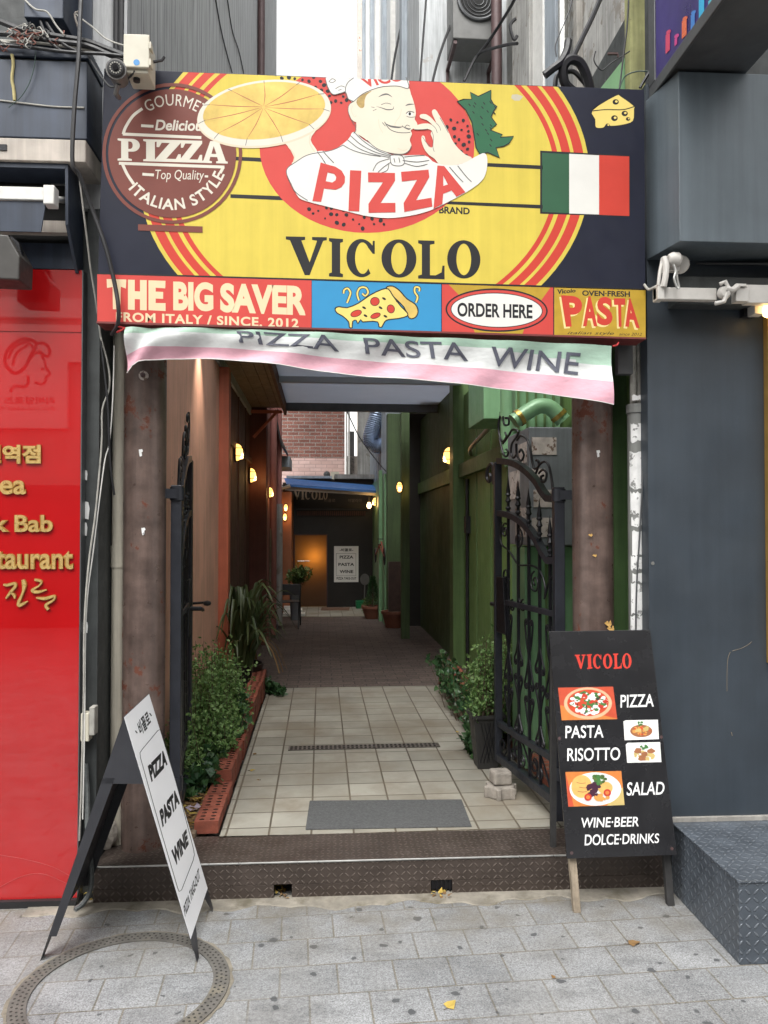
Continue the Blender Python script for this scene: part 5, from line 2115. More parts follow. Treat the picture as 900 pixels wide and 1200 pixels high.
def on_back(u, v):
    return An + wv * (u * W_) + (rn - An).normalized() * v


LB = (rn - An).length
nb = (Af - An).cross(rn - An).normalized()
if nb.x > 0:
    nb = -nb
m = MB()
pts = [on_back(0, 0), on_back(1, 0), on_back(1, LB), on_back(.92, LB), on_back(.80, LB * .86), on_back(.22, LB * .86), on_back(.10, LB), on_back(0, LB)]
m.slab(pts, -nb * SH, GUNM)
m.build('rear_leaf', ad)
m = MB()
inn = wv
for u, s_ in ((0.0, 1), (1.0, -1)):
    # folded flanges along both leaves and the triangular gusset below the ridge
    a_, b_, c_ = on_face(u, 0), on_face(u, LF * .275), on_back(u, LB * .275)
    m.slab([a_, b_, c_], wv * (s_ * .0016), GUNM)
    m.build('gusset', ad)
    m = MB()
for u, s_ in ((0.0, 1), (1.0, -1)):
    ib = (An - rn).cross(wv)
    for fnc, L, dirv in ((on_back, LB * .90, (fn - rn).normalized()),):
        a_, b_ = fnc(u, L * .28), fnc(u, L)
        m.slab([a_, b_, b_ + dirv * .03, a_ + dirv * .045], wv * (s_ * .0016), GUNM)
        m.build('flange', ad)
        m = MB()


# printed words (zoomed photo coordinates of the face)
def ab_(x, y):
    return (130 + x / 3.53, 800 + y / 3.53)


AP = Plane(An + nf * .0014, FPL.n)
a = Art(AP, 1)
for body, q, bo in (('비꼴로', ((107, 166), (150, 112), (168, 170), (124, 222)), .03),
                    ('PIZZA', ((152, 345), (224, 272), (234, 338), (168, 412)), .06),
                    ('PASTA', ((200, 530), (272, 434), (285, 500), (214, 600)), .06),
                    ('WINE', ((250, 695), (312, 604), (322, 668), (266, 765)), .06),
                    ('PIZZA TAKE-OUT', ((300, 925), (362, 765), (370, 805), (307, 970)), .03)):
    a.text(body, [ab_(*z) for z in q], INK, bo)
for q in (((101, 199), (109, 209)), ((160, 126), (168, 138))):
    a.stroke([ab_(*z) for z in q], 1.3, INK, False)
a.stroke([ab_(*q) for q in ((130, 275), (120, 290), (122, 310), (200, 590), (276, 850), (282, 864), (292, 858), (340, 735), (345, 712), (342, 690), (285, 470), (212, 208), (204, 194), (194, 198), (130, 275))], .7, INK, False)
a.build('lettering', ad)

# ================================================================ MENU BOARD
lf_, rt_ = gnd(677, 1070), gnd(790, 1062)
mn = thing('menu_board', 'black menu board on wooden legs with food pictures, leaning before the brown column', 'menu board', ((lf_.x + rt_.x) / 2, (lf_.y + rt_.y) / 2, 0))
bl_ = pix(664, 1006, 1, lf_.y + .005)
br_ = pix(793, 1002, 1, lf_.y + .005)
th_ = pix(643, 740, 1, bl_.y + .155)
MPL = Plane(bl_, (br_ - bl_).cross(th_ - bl_))
nm = MPL.n
cr = [MPL.at(*q) for q in ((643.5, 740), (762, 738), (793.5, 1002), (664.5, 1006.5))]
m = MB()
m.slab(cr, -nm * .012, CHARBOARD)
m.build('panel', mn, .0015)
dn = ((cr[3] - cr[0]).normalized() + (cr[2] - cr[1]).normalized()).normalized()
wd = (cr[2] - cr[3]).normalized()


def board_leg(top, foot_px, mt, name, w=.03):
    f_ = gnd(*foot_px)
    t_ = top - nm * .0135
    d2 = f_ - t_
    mm = MB()
    sd = wd * (w / 2)
    mm.slab([t_ - sd, t_ + sd, f_ + sd, f_ - sd], -nm * .028, mt)
    return mm.build(name, mn, .002)


board_leg(cr[3] + wd * .028 - dn * .6, (677, 1070), OLDWOOD, 'leg')
board_leg(cr[2] - wd * .022 - dn * .6, (787, 1062), mat('black_worn_wood', (.035, .034, .034), .7, 0, .3, 14, .3, 60, (.3, .25, .18), .68, 12), 'leg')
for s_ in (.028, .43):
    m = MB()
    t_ = cr[0] + wd * s_ - nm * .045 + dn * .05
    f_ = Vector((t_.x, t_.y, 0)) + Vector((.02, .10, 0))
    m.bar([t_, f_], .012, MATS['black_worn_wood'])
    m.build('rear_leg', mn)
a = Art(MPL, 2)


def mp(x, y):
    return (640 + x / 4.6125, 750 + y / 4.615)


REDL = mat('red_vinyl', (.60, .045, .03), .4)
WVIN = mat('white_vinyl', (.80, .80, .80), .4)
for c_, x0, x1 in (('V', 155, 213), ('I', 219, 247), ('C', 252, 300), ('O', 306, 356), ('L', 362, 406), ('O', 410, 460)):
    k = (x0 - 155) * -.006
    a.glyph(SLAB[c_], [mp(x0, 80 + k * 5), mp(x1, 78 + k * 5), mp(x1 + 3, 154 + k), mp(x0 + 3, 158 + k)], REDL)
for body, q in (('PIZZA', ((392, 297), (572, 292), (582, 360), (402, 366))), ('PASTA', ((94, 464), (300, 460), (310, 528), (104, 532))), ('RISOTTO', ((104, 586), (396, 580), (406, 650), (114, 656))),
                ('SALAD', ((430, 770), (638, 766), (642, 836), (436, 842))), ('WINE·BEER', ((190, 962), (496, 956), (500, 1008), (196, 1016))), ('DOLCE·DRINKS', ((202, 1052), (610, 1046), (616, 1098), (208, 1112)))):
    a.build('lettering', mn)
    a = Art(MPL, 2)
    a.text(body, [mp(*z) for z in q], WVIN, .012, .22)
a.build('lettering', mn)
rnd = random.Random(5)
PCOL = {k: mat(k, c_, .35, 0, .1, 40) for k, c_ in (('dish_white', (.78, .78, .76)), ('tomato_sauce', (.55, .07, .03)), ('orange_table', (.60, .20, .05)), ('red_table', (.52, .08, .04)), ('basil_leaf_print', (.06, .18, .05)), ('crust_print', (.66, .42, .26)),
                                                     ('bread_print', (.70, .42, .13)), ('dark_salad_print', (.06, .02, .04)), ('noodle_print', (.55, .42, .16)), ('prawn_print', (.62, .30, .08)), ('meat_print', (.32, .13, .06)), ('olive_print', (.05, .04, .04)))}


def blob(art, x, y, r_, mm, k=9, sq_=.75):
    pts = []
    for i in range(k):
        w = 2 * pi * i / k
        q = r_ * rnd.uniform(.65, 1.2)
        pts.append(mp(x + q * cos(w), y + q * sin(w) * sq_))
    art.poly(spline(pts, 2, True), mm)


def scatter(art, cx_, cy_, ra_, rb_, n_, r_, mm):
    for _ in range(n_):
        w, q = rnd.uniform(0, 2 * pi), sqrt(rnd.random())
        blob(art, cx_ + ra_ * q * cos(w), cy_ + rb_ * q * sin(w), r_ * rnd.uniform(.6, 1.3), mm, 6)


def epoly(art, x, y, ra_, rb_, mm, rot=0):
    art.poly([mp(*q) for q in ell(x, y, ra_, rb_, rot, 32)], mm)


a = Art(MPL, 2)
a.poly([mp(*q) for q in ((64, 258), (362, 252), (384, 428), (84, 434))], PCOL['red_table'])
a.poly([mp(*q) for q in ((76, 352), (384, 425), (384, 428), (84, 434))], PCOL['orange_table'])
epoly(a, 226, 342, 130, 86, PCOL['crust_print'])
epoly(a, 226, 340, 112, 72, PCOL['tomato_sauce'])
for n_, r_, k in ((34, 15, 'dish_white'), (26, 13, 'basil_leaf_print'), (18, 11, 'dish_white'), (12, 9, 'basil_leaf_print'), (9, 6, 'olive_print')):
    scatter(a, 226, 338, 96, 60, n_, r_, PCOL[k])
for x, y in ((185, 365), (247, 333), (296, 358), (320, 332), (205, 300)):
    blob(a, x, y, 15, REDP)
a.build('pizza_photo', mn)
a = Art(MPL, 2)
a.poly([mp(*q) for q in ((418, 440), (430, 434), (604, 431), (610, 536), (424, 542))], PCOL['dish_white'])
epoly(a, 514, 492, 60, 34, PCOL['meat_print'])
scatter(a, 514, 490, 46, 22, 20, 9, PCOL['prawn_print'])
scatter(a, 514, 490, 46, 22, 12, 7, PCOL['tomato_sauce'])
for x, y in ((497, 488), (540, 480)):
    blob(a, x, y, 18, PCOL['noodle_print'])
scatter(a, 508, 452, 14, 10, 7, 7, PCOL['basil_leaf_print'])
a.build('pasta_photo', mn)
a = Art(MPL, 2)
a.poly([mp(*q) for q in ((430, 566), (440, 556), (616, 552), (623, 660), (438, 664))], PCOL['dish_white'])
scatter(a, 530, 625, 66, 26, 40, 9, PCOL['noodle_print'])
for x, y in ((496, 600), (528, 618), (566, 600), (520, 640)):
    blob(a, x, y, 22, PCOL['meat_print'])
scatter(a, 526, 578, 24, 12, 12, 8, PCOL['basil_leaf_print'])
a.build('risotto_photo', mn)
a = Art(MPL, 2)
a.poly([mp(*q) for q in ((104, 714), (406, 708), (424, 892), (120, 902))], PCOL['orange_table'])
a.poly([mp(*q) for q in ((106, 720), (150, 900), (120, 902))], PCOL['red_table'])
a.poly([mp(*q) for q in ((380, 800), (415, 800), (424, 892), (330, 896))], PCOL['noodle_print'])
epoly(a, 266, 806, 140, 90, PCOL['dish_white'])
epoly(a, 266, 804, 130, 82, mat('plate_white_print', (.70, .70, .69), .3))
epoly(a, 192, 792, 56, 62, PCOL['bread_print'])
epoly(a, 320, 800, 40, 34, PCOL['bread_print'])
for q in ((190, 775), (205, 800), (196, 822)):
    a.stroke([mp(q[0] - 26, q[1] - 4), mp(*q), mp(q[0] + 24, q[1] - 2)], .8, PCOL['meat_print'])
scatter(a, 258, 806, 34, 40, 22, 14, PCOL['dark_salad_print'])
scatter(a, 290, 752, 34, 24, 22, 13, PCOL['basil_leaf_print'])
scatter(a, 290, 752, 34, 24, 10, 9, LEAF_PALE)
for x, y in ((226, 850), (330, 826)):
    epoly(a, x, y, 20, 20, REDP)
    epoly(a, x, y, 11, 10, PCOL['orange_table'])
scatter(a, 290, 850, 46, 14, 12, 12, PCOL['prawn_print'])
a.build('salad_photo', mn)
a = Art(MPL, 3)
for x, y in ((72, 532), (622, 525), (138, 1152), (680, 1128)):
    a.poly([mp(*q) for q in ell(x, y, 9, 9, 0, 12)], RUSTPIPE)
a.build('screw_heads', mn)

# ================================================================ WROUGHT IRON GATES
HR, FR = Vector((1.15, 3.65, 0)), Vector((1.03, 4.42, 0))
GPL = Plane(G @ HR, G.to_3x3() @ ((FR - HR).cross(Vector((0, 0, 1)))))
gd = (G.to_3x3() @ (FR - HR)).normalized()
GW = (FR - HR).length


def g6(x, y):
    p = GPL.at(570 + x / 5, 520 + y / 5)
    return ((p - G @ HR).dot(gd), p.z)


def g4(x, y):
    p = GPL.at(440 + x / 3.75, 440 + y / 3.75)
    return ((p - G @ HR).dot(gd), p.z)


def vol(cu, cz_, r, a0, turns, sg_=1, n=18):
    out = []
    for i in range(n + 1):
        t = i / n
        w = radians(a0) + sg_ * 2 * pi * turns * t
        q = r * (1 - .78 * t)
        out.append((cu + q * cos(w), cz_ + q * sin(w)))
    return out


def make_gate(root, H, D):
    """One leaf: H hinge foot, D unit direction to the free edge."""
    N = D.cross(Vector((0, 0, 1)))

    def to3(u, z, h=0.):
        return H + D * u + Vector((0, 0, z)) + N * h

    def P(lst):
        return [to3(u, z) for u, z in lst]
    zb, zh, zf = .255, 1.80, 1.985
    mm = MB()
    mm.bar([to3(.0, zb - .06), to3(.0, zh)], .025, POSTM)
    mm.build('hinge_post', root, .003)
    mm = MB()
    mm.bar([to3(GW, zb), to3(GW, zf)], .021, POSTM)
    mm.build('lock_post', root, .003)
    for k, (za, zc_) in enumerate(((zb + .02, zb + .02), (zb + .215, zb + .215), (1.18, 1.18))):
        mm = MB()
        mm.bar([to3(.025, za), to3(GW - .02, zc_)], (.021, .016, .014)[k], POSTM)
        mm.build('rail', root, .002)
    # arches
    for nm_, pts in (('top_arch', ((430, 322), (362, 320), (330, 280), (290, 215), (230, 155), (170, 118), (110, 104), (60, 104))),
                     ('lower_arch', ((430, 688), (366, 684), (330, 630), (285, 545), (220, 468), (160, 428), (110, 412), (66, 408)))):
        q = [g6(*p) for p in pts]
        q = [(0.02, q[0][1])] + q[1:-1] + [(GW - .02, q[-1][1])]
        mm = MB()
        mm.bar(P([(a_, b_) for a_, b_ in q[:2]]) + [to3(v.x, v.y) for v in spline(q[1:], 6)][1:], .017, POSTM)
        mm.build(nm_, root)
    # upright bars with spear heads
    for (x_, yt) in ((127, 190), (185, 208), (247, 255), (310, 320), (372, 415)):
        u, zt_ = g6(x_, yt)
        mm = MB()
        mm.bar([to3(u, zb + .03), to3(u, zt_ - .14)], .0075, BLACKM)
        b = mm.build('bar', root)
        mm = MB()
        c = to3(u, zt_)
        mm.lathe([(0, 0), (.004, -.03), (.013, -.085), (.011, -.095), (.017, -.105), (.009, -.115), (.013, -.13), (.018, -.14), (.008, -.152), (.008, -.17), (.017, -.18), (.008, -.195), (.015, -.205), (0, -.215)], c, BLACKM, 8)
        mm.build('spear_head', b)
    us = [GW - .02] + [g6(x_, 500)[0] for x_ in (127, 185, 247, 310, 372)] + [.025]
    us = sorted(us)
    mm = MB()
    T = .0055

    def add(path):
        mm.tube([to3(p[0], p[1]) for p in path], T, BLACKM, 6)
    # the lower panel: hearts and curls either side of the bars
    for i, u in enumerate(us[1:-1]):
        w = .042
        for s_ in (1, -1):
            if i % 2 == 0:
                add(spline([(u, .92), (u + s_ * w * .7, .99), (u + s_ * w * 1.15, 1.08)], 4) + vol(u + s_ * w * .72, 1.10, w * .45, 0 if s_ > 0 else 180, 1.2, s_))
                add(spline([(u, .92), (u + s_ * w * .6, .85), (u + s_ * w * 1.3, .78)], 4) + vol(u + s_ * w * .85, .765, w * .48, 10 if s_ > 0 else 170, 1.2, -s_))
                add(spline([(u, .53), (u + s_ * w * .6, .60), (u + s_ * w * 1.3, .68)], 4) + vol(u + s_ * w * .85, .69, w * .48, 0 if s_ > 0 else 180, 1.2, s_))
            else:
                add(spline([(u, 1.0), (u + s_ * w * .6, .93), (u + s_ * w * 1.25, .89)], 4) + vol(u + s_ * w * .82, .87, w * .45, 10 if s_ > 0 else 170, 1.2, -s_))
                add(spline([(u, .60), (u + s_ * w * .6, .55), (u + s_ * w * 1.2, .51)], 4) + vol(u + s_ * w * .8, .505, w * .42, 10 if s_ > 0 else 170, 1.1, -s_))
                add(spline([(u, .64), (u + s_ * w * .6, .72), (u + s_ * w * 1.2, .77)], 4) + vol(u + s_ * w * .8, .785, w * .45, 0 if s_ > 0 else 180, 1.2, s_))
    # between the rails at the foot
    z0_ = zb + .12
    for s_, u in ((1, .17), (-1, GW - .17), (1, GW / 2)):
        add(vol(u + s_ * .11, z0_ + .01, .06, 90, 1.25, -s_)[::-1] + spline([(u + s_ * .05, z0_ + .075), (u, z0_ + .03), (u - s_ * .06, z0_ - .05)], 4)[1:] + vol(u - s_ * .10, z0_ - .02, .052, 300 if s_ > 0 else 240, 1.2, -s_))
        add(vol(u + s_ * .05, z0_ - .03, .035, 90, 1.2, s_))
    # big sweeping curls above the middle rail
    sw = [g6(*q) for q in ((90, 460), (78, 520), (90, 590), (130, 625), (160, 670), (190, 710), (250, 712), (300, 730), (330, 780), (345, 850), (340, 910))]
    add(spline(sw, 5))
    c = g6(108, 510)
    add(vol(c[0], c[1], .045, 120, 1.4, -1))
    c = g6(188, 560)
    add(vol(c[0], c[1], .06, 100, 1.3, 1))
    c = g6(285, 815)
    add(vol(c[0], c[1], .06, 80, 1.4, -1))
    add(spline([g6(*q) for q in ((345, 900), (360, 830), (385, 780), (415, 768))], 5))
    c = g6(115, 770)
    add(vol(c[0], c[1], .05, 200, 1.3, 1))
    c = g6(190, 530)
    for k in range(2):
        c = g6(128 + 60 * k, 945)
        add(vol(c[0], c[1], .035, 90, 1.2, 1))
        add(vol(c[0] - .06, c[1], .035, 90, 1.2, -1))
    mm.build('scrollwork', root, normals=False)
    # crest of scrolls over the top arch
    mm = MB()
    T = .0065
    add(spline([g4(*q) for q in ((548, 178), (541, 215), (545, 262), (560, 290), (575, 270), (570, 250))], 5))
    add(spline([g4(*q) for q in ((560, 180), (566, 215), (585, 215), (585, 190), (572, 188))], 5))
    add(spline([g4(*q) for q in ((545, 275), (555, 320), (565, 350), (578, 355), (584, 335), (574, 325))], 5))
    add(spline([g4(*q) for q in ((560, 300), (585, 265), (600, 240), (622, 240), (625, 262), (600, 300), (596, 340), (606, 362), (618, 350))], 5))
    add(spline([g4(*q) for q in ((622, 285), (640, 265), (665, 280), (680, 320), (690, 380), (700, 410), (718, 398), (715, 372), (706, 374))], 5))
    add(spline([g4(*q) for q in ((618, 300), (622, 350), (640, 375), (652, 350), (640, 325), (632, 338))], 5))
    add(spline([g4(*q) for q in ((705, 430), (720, 395), (742, 378), (760, 392), (772, 440), (780, 510))], 5))
    add(spline([g4(*q) for q in ((718, 430), (735, 415), (752, 430), (745, 465), (730, 465), (728, 445), (738, 440))], 5))
    mm.build('crest', root, normals=False)
    # curl on the free post, lock case, latch
    mm = MB()
    zz = zf - .02
    mm.bar([to3(GW, zz - .10), to3(GW + .045, zz - .10), to3(GW + .055, zz + .005)], .012, POSTM)
    mm.tube([to3(u, z) for u, z in spline([(GW + .055, zz), (GW + .10, zz + .02), (GW + .16, zz - .01), (GW + .17, zz - .06), (GW + .13, zz - .085), (GW + .105, zz - .06), (GW + .12, zz - .04)], 5)], .011, BLACKM, 6)
    mm.build('curl_finial', root)
    mm = MB()
    mm.slab([to3(GW - .16, 1.0, .015), to3(GW - .02, 1.0, .015), to3(GW - .02, 1.32, .015), to3(GW - .12, 1.32, .015)], N * -.035, BLACKM)
    mm.build('lock_case', root, .004)
    mm = MB()
    mm.tube([to3(GW - .05, 1.15, .015), to3(GW - .05, 1.15, .07), to3(GW + .08, 1.13, .075)], .012, BLACKM, 6)
    mm.tube([to3(GW + .01, 1.15, 0), to3(GW + .10, 1.15, 0)], .014, BLACKM, 6)
    mm.build('handle', root)
    for zz in (.42, 1.76):
        mm = MB()
        mm.cyl(to3(-.004, zz - .03), to3(-.004, zz + .03), .034, POSTM, 14)
        mm.bar([to3(-.02, zz), to3(-.02, zz) + Vector((.085 if H.x > 0 else -.085, -.03, 0))], .022, POSTM)
        mm.build('hinge', root)


gr = thing('iron_gate', 'open black wrought iron gate leaf hinged on the rust patched column, green wall behind', 'gate', G @ Vector((1.09, 4.0, .2)), 'alley gates')
make_gate(gr, G @ HR, gd)
HL, FL = Vector((-.668, 3.65, 0)), Vector((-.745, 4.42, 0))
gl_ = thing('iron_gate', 'open black wrought iron gate leaf seen nearly edge on against the faded pink wall', 'gate', G @ Vector((-.7, 4.0, .2)), 'alley gates')
make_gate(gl_, G @ HL, (G.to_3x3() @ (FL - HL)).normalized())

# ================================================================ WALL LAMPS
LAMPGL = mat_emit('lamp_glass_lit', (1, .50, .12), 2.6)
LAMPCORE = mat_emit('lamp_bulb_lit', (1, .66, .28), 8)


def lamp_light(root, e, off):
    d = bpy.data.lights.new('lamp_glow', 'POINT')
    d.energy = e
    d.color = (1, .56, .2)
    d.shadow_soft_size = .04
    q = bpy.data.objects.new('lamp_glow', d)
    q.parent = root
    q.location = off
    COL.objects.link(q)


lw = thing('wall_lamp', 'lit oval bulkhead lamp nearest the street on the oxblood wall', 'wall lamp', (0, 0, 0), 'bulkhead lamps along the alley')
m = MB()
m.add([(x, y, z) for x in (0, .018) for (y, z) in [(q[0], q[1]) for q in ell(0, 0, .06, .105, 0, 24)]], [list(range(24)), list(range(47, 23, -1))] + [(i, (i + 1) % 24, 24 + (i + 1) % 24, 24 + i) for i in range(24)], BLACKM)
m.build('backplate', lw)
m = MB()
vs, fs = [], []
for i in range(7):
    t = i / 6 * pi / 2
    for k in range(20):
        w = 2 * pi * k / 20
        vs.append((.019 + .062 * sin(t), .046 * cos(w) * cos(t * .97), .086 * sin(w) * cos(t * .97)))
for i in range(6):
    for k in range(20):
        fs.append((i * 20 + k, i * 20 + (k + 1) % 20, (i + 1) * 20 + (k + 1) % 20, (i + 1) * 20 + k))
m.add(vs, fs, LAMPGL, True)
m.build('glass', lw)
m = MB()
m.lathe([(0, -.05), (.022, -.04), (.026, -.005), (.014, .03), (0, .03)], (.062, 0, -.02), LAMPCORE, 12)
m.build('bulb', lw)
m = MB()
for z in (-.04, .04):
    m.tube([(.018 + .07 * sin(pi * k / 10), .052 * cos(pi * k / 10), z) for k in range(11)], .004, BLACKM, 6)
m.tube([(.018 + .07 * sin(pi * k / 10), 0, .092 * cos(pi * k / 10)) for k in range(11)], .004, BLACKM, 6)
m.build('cage', lw)
lamp_light(lw, .8, (.16, 0, -.02))
spots = [
    (pix(275, 530, 0, SL + .012, G), 0, 1.0, None),
    (pix(292, 557, 0, SL + .012, G), 0, 1.0, 'lit oval bulkhead lamp deeper along the oxblood wall, near the dark red post'),
    (pix(314.5, 577, 0, -.665, G), 0, .72, 'lit oval bulkhead lamp on the rose wall beside the pink downpipe'),
    (pix(335, 595, 1, 13.195, G), -pi / 2, .70, 'lit lamp upper of the pair on the orange brown wall end'),
    (pix(334, 606, 1, 13.195, G), -pi / 2, .70, 'lit lamp lower of the pair on the orange brown wall end'),
    (pix(529, 534, 0, SR - .031, G), pi, 1.1, 'large lit oval bulkhead lamp on the dark green wall beside the old green column'),
    (pix(468, 571, 1, 9.99, G), -pi / 2, .80, 'lit oval bulkhead lamp on the dark post toward the mint wall'),
    (pix(441, 588, 0, .948, G), pi, .80, 'small lit lamp on the mint wall beside the blue awning'),
]
for k, (loc, rz, s_, lab) in enumerate(spots):
    o = lw if k == 0 else copy_tree(lw)
    o.location = G @ loc
    o.rotation_euler.z = rz + radians(1.3)
    o.scale = (s_, s_, s_)
    if lab:
        o['label'] = lab
hb = thing('hanging_bulb', 'bare lit bulb hanging under the right end of the blue awning', 'bulb', G @ gend(433, 585, 13.3))
q = gend(432.5, 592, 13.3)
m = MB(G)
m.lathe([(0, -.06), (.03, -.045), (.042, -.01), (.03, .03), (.016, .05), (0, .05)], q, LAMPCORE, 12)
m.build('bulb', hb)
m = MB(G)
m.cyl(q + Vector((0, 0, .045)), q + Vector((0, 0, .25)), .012, BLACKP, 8)
m.build('flex', hb)
lamp_light(hb, .6, Vector((0, -.12, 0)))

# a spotlight behind the signboard washes the top of the pink wall
ws = thing('wall_spotlight', 'small spotlight tucked behind the banner, washing the top of the faded pink wall', 'spotlight', G @ Vector((-.74, 5.6, 3.12)))
m = MB(G)
m.lathe([(0, .09), (.035, .085), (.042, 0), (.036, 0), (.03, .05), (0, .05)], (-.74, 5.6, 3.08), BLACKM, 14)
m.build('housing', ws)
m = MB(G)
m.bar([Vector((-.74, 5.6, 3.16)), Vector((-.74, 5.6, 3.22)), Vector((SL + .02, 5.6, 3.22))], .008, BLACKM)
m.build('bracket', ws)
sd_ = bpy.data.lights.new('spot_glow', 'SPOT')
sd_.energy = 34
sd_.color = (1, .86, .66)
sd_.spot_size = radians(62)
sd_.spot_blend = 1
sd_.shadow_soft_size = .03
so_ = bpy.data.objects.new('spot_glow', sd_)
so_.parent = ws
so_.location = (0, 0, -.05)
so_.rotation_euler = (0, radians(13), 0)
COL.objects.link(so_)

# ================================================================ PLANTERS, PLANTS
rnd = random.Random(21)


def perforated(mm, c, L, Wd, H, yaw=0., mt=BRICKRED):
    """A perforated brick lying with its holes up; the holes are real sockets."""
    R_ = Matrix.Translation(c) @ Matrix.Rotation(yaw, 4, 'Z')
    outer = [(-Wd / 2, -L / 2), (Wd / 2, -L / 2), (Wd / 2, L / 2), (-Wd / 2, L / 2)]
    holes = []
    for i in range(4):
        for j in (-1, 1):
            holes.append([(j * Wd * .22 + Wd * .12 * cos(2 * pi * k / 10), (i - 1.5) * L / 4.3 + .0115 * sin(2 * pi * k / 10)) for k in range(10)])
    mm.flat([outer] + [h_[::-1] for h_ in holes], lambda x, y: R_ @ Vector((x, y, H)), mt)
    dk = mat('brick_socket', (.06, .025, .018), .9)
    for h_ in holes:
        vs = [R_ @ Vector((x, y, H)) for x, y in h_] + [R_ @ Vector((x, y, H - .035)) for x, y in h_]
        mm.add(vs, [(k, (k + 1) % 10, 10 + (k + 1) % 10, 10 + k) for k in range(10)] + [list(range(10, 20))], dk)
    o8 = [R_ @ Vector((x, y, z)) for z in (0, H) for x, y in outer]
    mm.add(o8, [(0, 1, 2, 3), (0, 4, 5, 1), (1, 5, 6, 2), (2, 6, 7, 3), (3, 7, 4, 0)], mt)


kb = thing('brick_planter_edging', 'stepped red edging of perforated bricks along the planting bed by the pink wall', 'brick edging', G @ Vector((-.53, 5, ZP)))
m = MB(G)
y = 3.705
row = 0
while y < 6.95:
    L = .188
    hgt = 1 if y < 4.15 else 2 if y < 5.6 else 3
    xs = -.535 + rnd.uniform(-.004, .004)
    for k in range(hgt):
        if k == hgt - 1:
            perforated(m, Vector((xs + rnd.uniform(-.003, .003), y + L / 2, ZP + .061 * k)), L - .006, .112, .058, rnd.uniform(-.02, .02))
        else:
            m.box(xs - .054, xs + .054, y + .002, y + L - .003, ZP + .061 * k, ZP + .061 * k + .059, BRICKRED)
    y += L + .004
m.build('brick_courses', kb, normals=False)
m = MB(G)
m.box(-.575, -.488, 3.72, 6.94, ZP, ZP + .05, CONCRETE)
m.build('mortar_core', kb)
kr = thing('brick_planter_edging', 'low dark red brick edging with ivy spilling over it along the green wall', 'brick edging', G @ Vector((1.15, 6, ZP)))
m = MB(G)
m.box(1.09, 1.20, 5.3, 7.1, ZP, ZP + .17, BRICKK)
m.build('brick_courses', kr, .004)
m = MB(G)
y = 5.31
while y < 7.0:
    perforated(m, Vector((1.145 + rnd.uniform(-.005, .005), y + .094, ZP + .172)), .183, .11, .058, rnd.uniform(-.03, .03))
    y += .192
m.build('top_course', kr, normals=False)
m = MB(G)
m.box(1.22, 1.32, 3.70, 5.2, ZP, ZP + .13, BRICKK)
m.build('low_course', kr, .004)


def leaf_quad(mm, p, d, up, L, Wd, mt, lobed=False):
    d = d.normalized()
    s_ = d.cross(up)
    if s_.length < 1e-4:
        s_ = d.orthogonal()
    s_.normalize()
    n_ = s_.cross(d)
    if lobed:
        vs = [p, p + d * L * .15 + s_ * Wd * .55, p + d * L * .45 + s_ * Wd * .38 + n_ * L * .06, p + d * L + n_ * L * -.05, p + d * L * .45 - s_ * Wd * .38 + n_ * L * .06, p + d * L * .15 - s_ * Wd * .55]
        mm.add(vs, [(0, 1, 2, 3), (0, 3, 4, 5)], mt)
    else:
        vs = [p, p + d * L * .5 + s_ * Wd * .5 + n_ * L * .08, p + d * L, p + d * L * .5 - s_ * Wd * .5 + n_ * L * .08]
        mm.add(vs, [(0, 1, 2), (0, 2, 3)], mt)


def rdir(zb=0.):
    v = Vector((rnd.gauss(0, 1), rnd.gauss(0, 1), rnd.gauss(zb, 1)))
    return v.normalized()


def bush(name, label, cat, base, blobs, n_twig, leaves, L, Wd, mt, lobed=False, group=None, fr=G, spread=.05):
    """Twigs fan out from the base into several uneven masses; leaves sit along each twig."""
    t = thing(name, label, cat, fr @ base, group)
    tw, lv = MB(fr), MB(fr)
    for _ in range(n_twig):
        c, rr_ = blobs[rnd.randrange(len(blobs))]
        e = c + Vector((rnd.gauss(0, .45) * rr_.x, rnd.gauss(0, .45) * rr_.y, rnd.gauss(0, .45) * rr_.z))
        s_ = base + Vector((rnd.uniform(-.06, .06), rnd.uniform(-.06, .06), 0))
        s_ = s_.lerp(Vector((e.x, e.y, base.z)), .55)
        mid = s_.lerp(e, .5) + rdir() * .03
        pth = spline([s_, mid, e], 4)
        tw.tube(pth, .0035, TWIG, 4, .0012)
        k = len(pth)
        for q in range(leaves):
            f = rnd.uniform(.35, 1.05) ** .8
            p = pth[min(k - 1, int(f * (k - 1)))] + rdir() * rnd.uniform(0, spread)
            sc = rnd.uniform(.7, 1.3)
            leaf_quad(lv, p, rdir(.35), rdir(.8), L * sc, Wd * sc, mt, lobed)
    lv.build('foliage', t, normals=False)
    tw.build('stem', t)
    return t


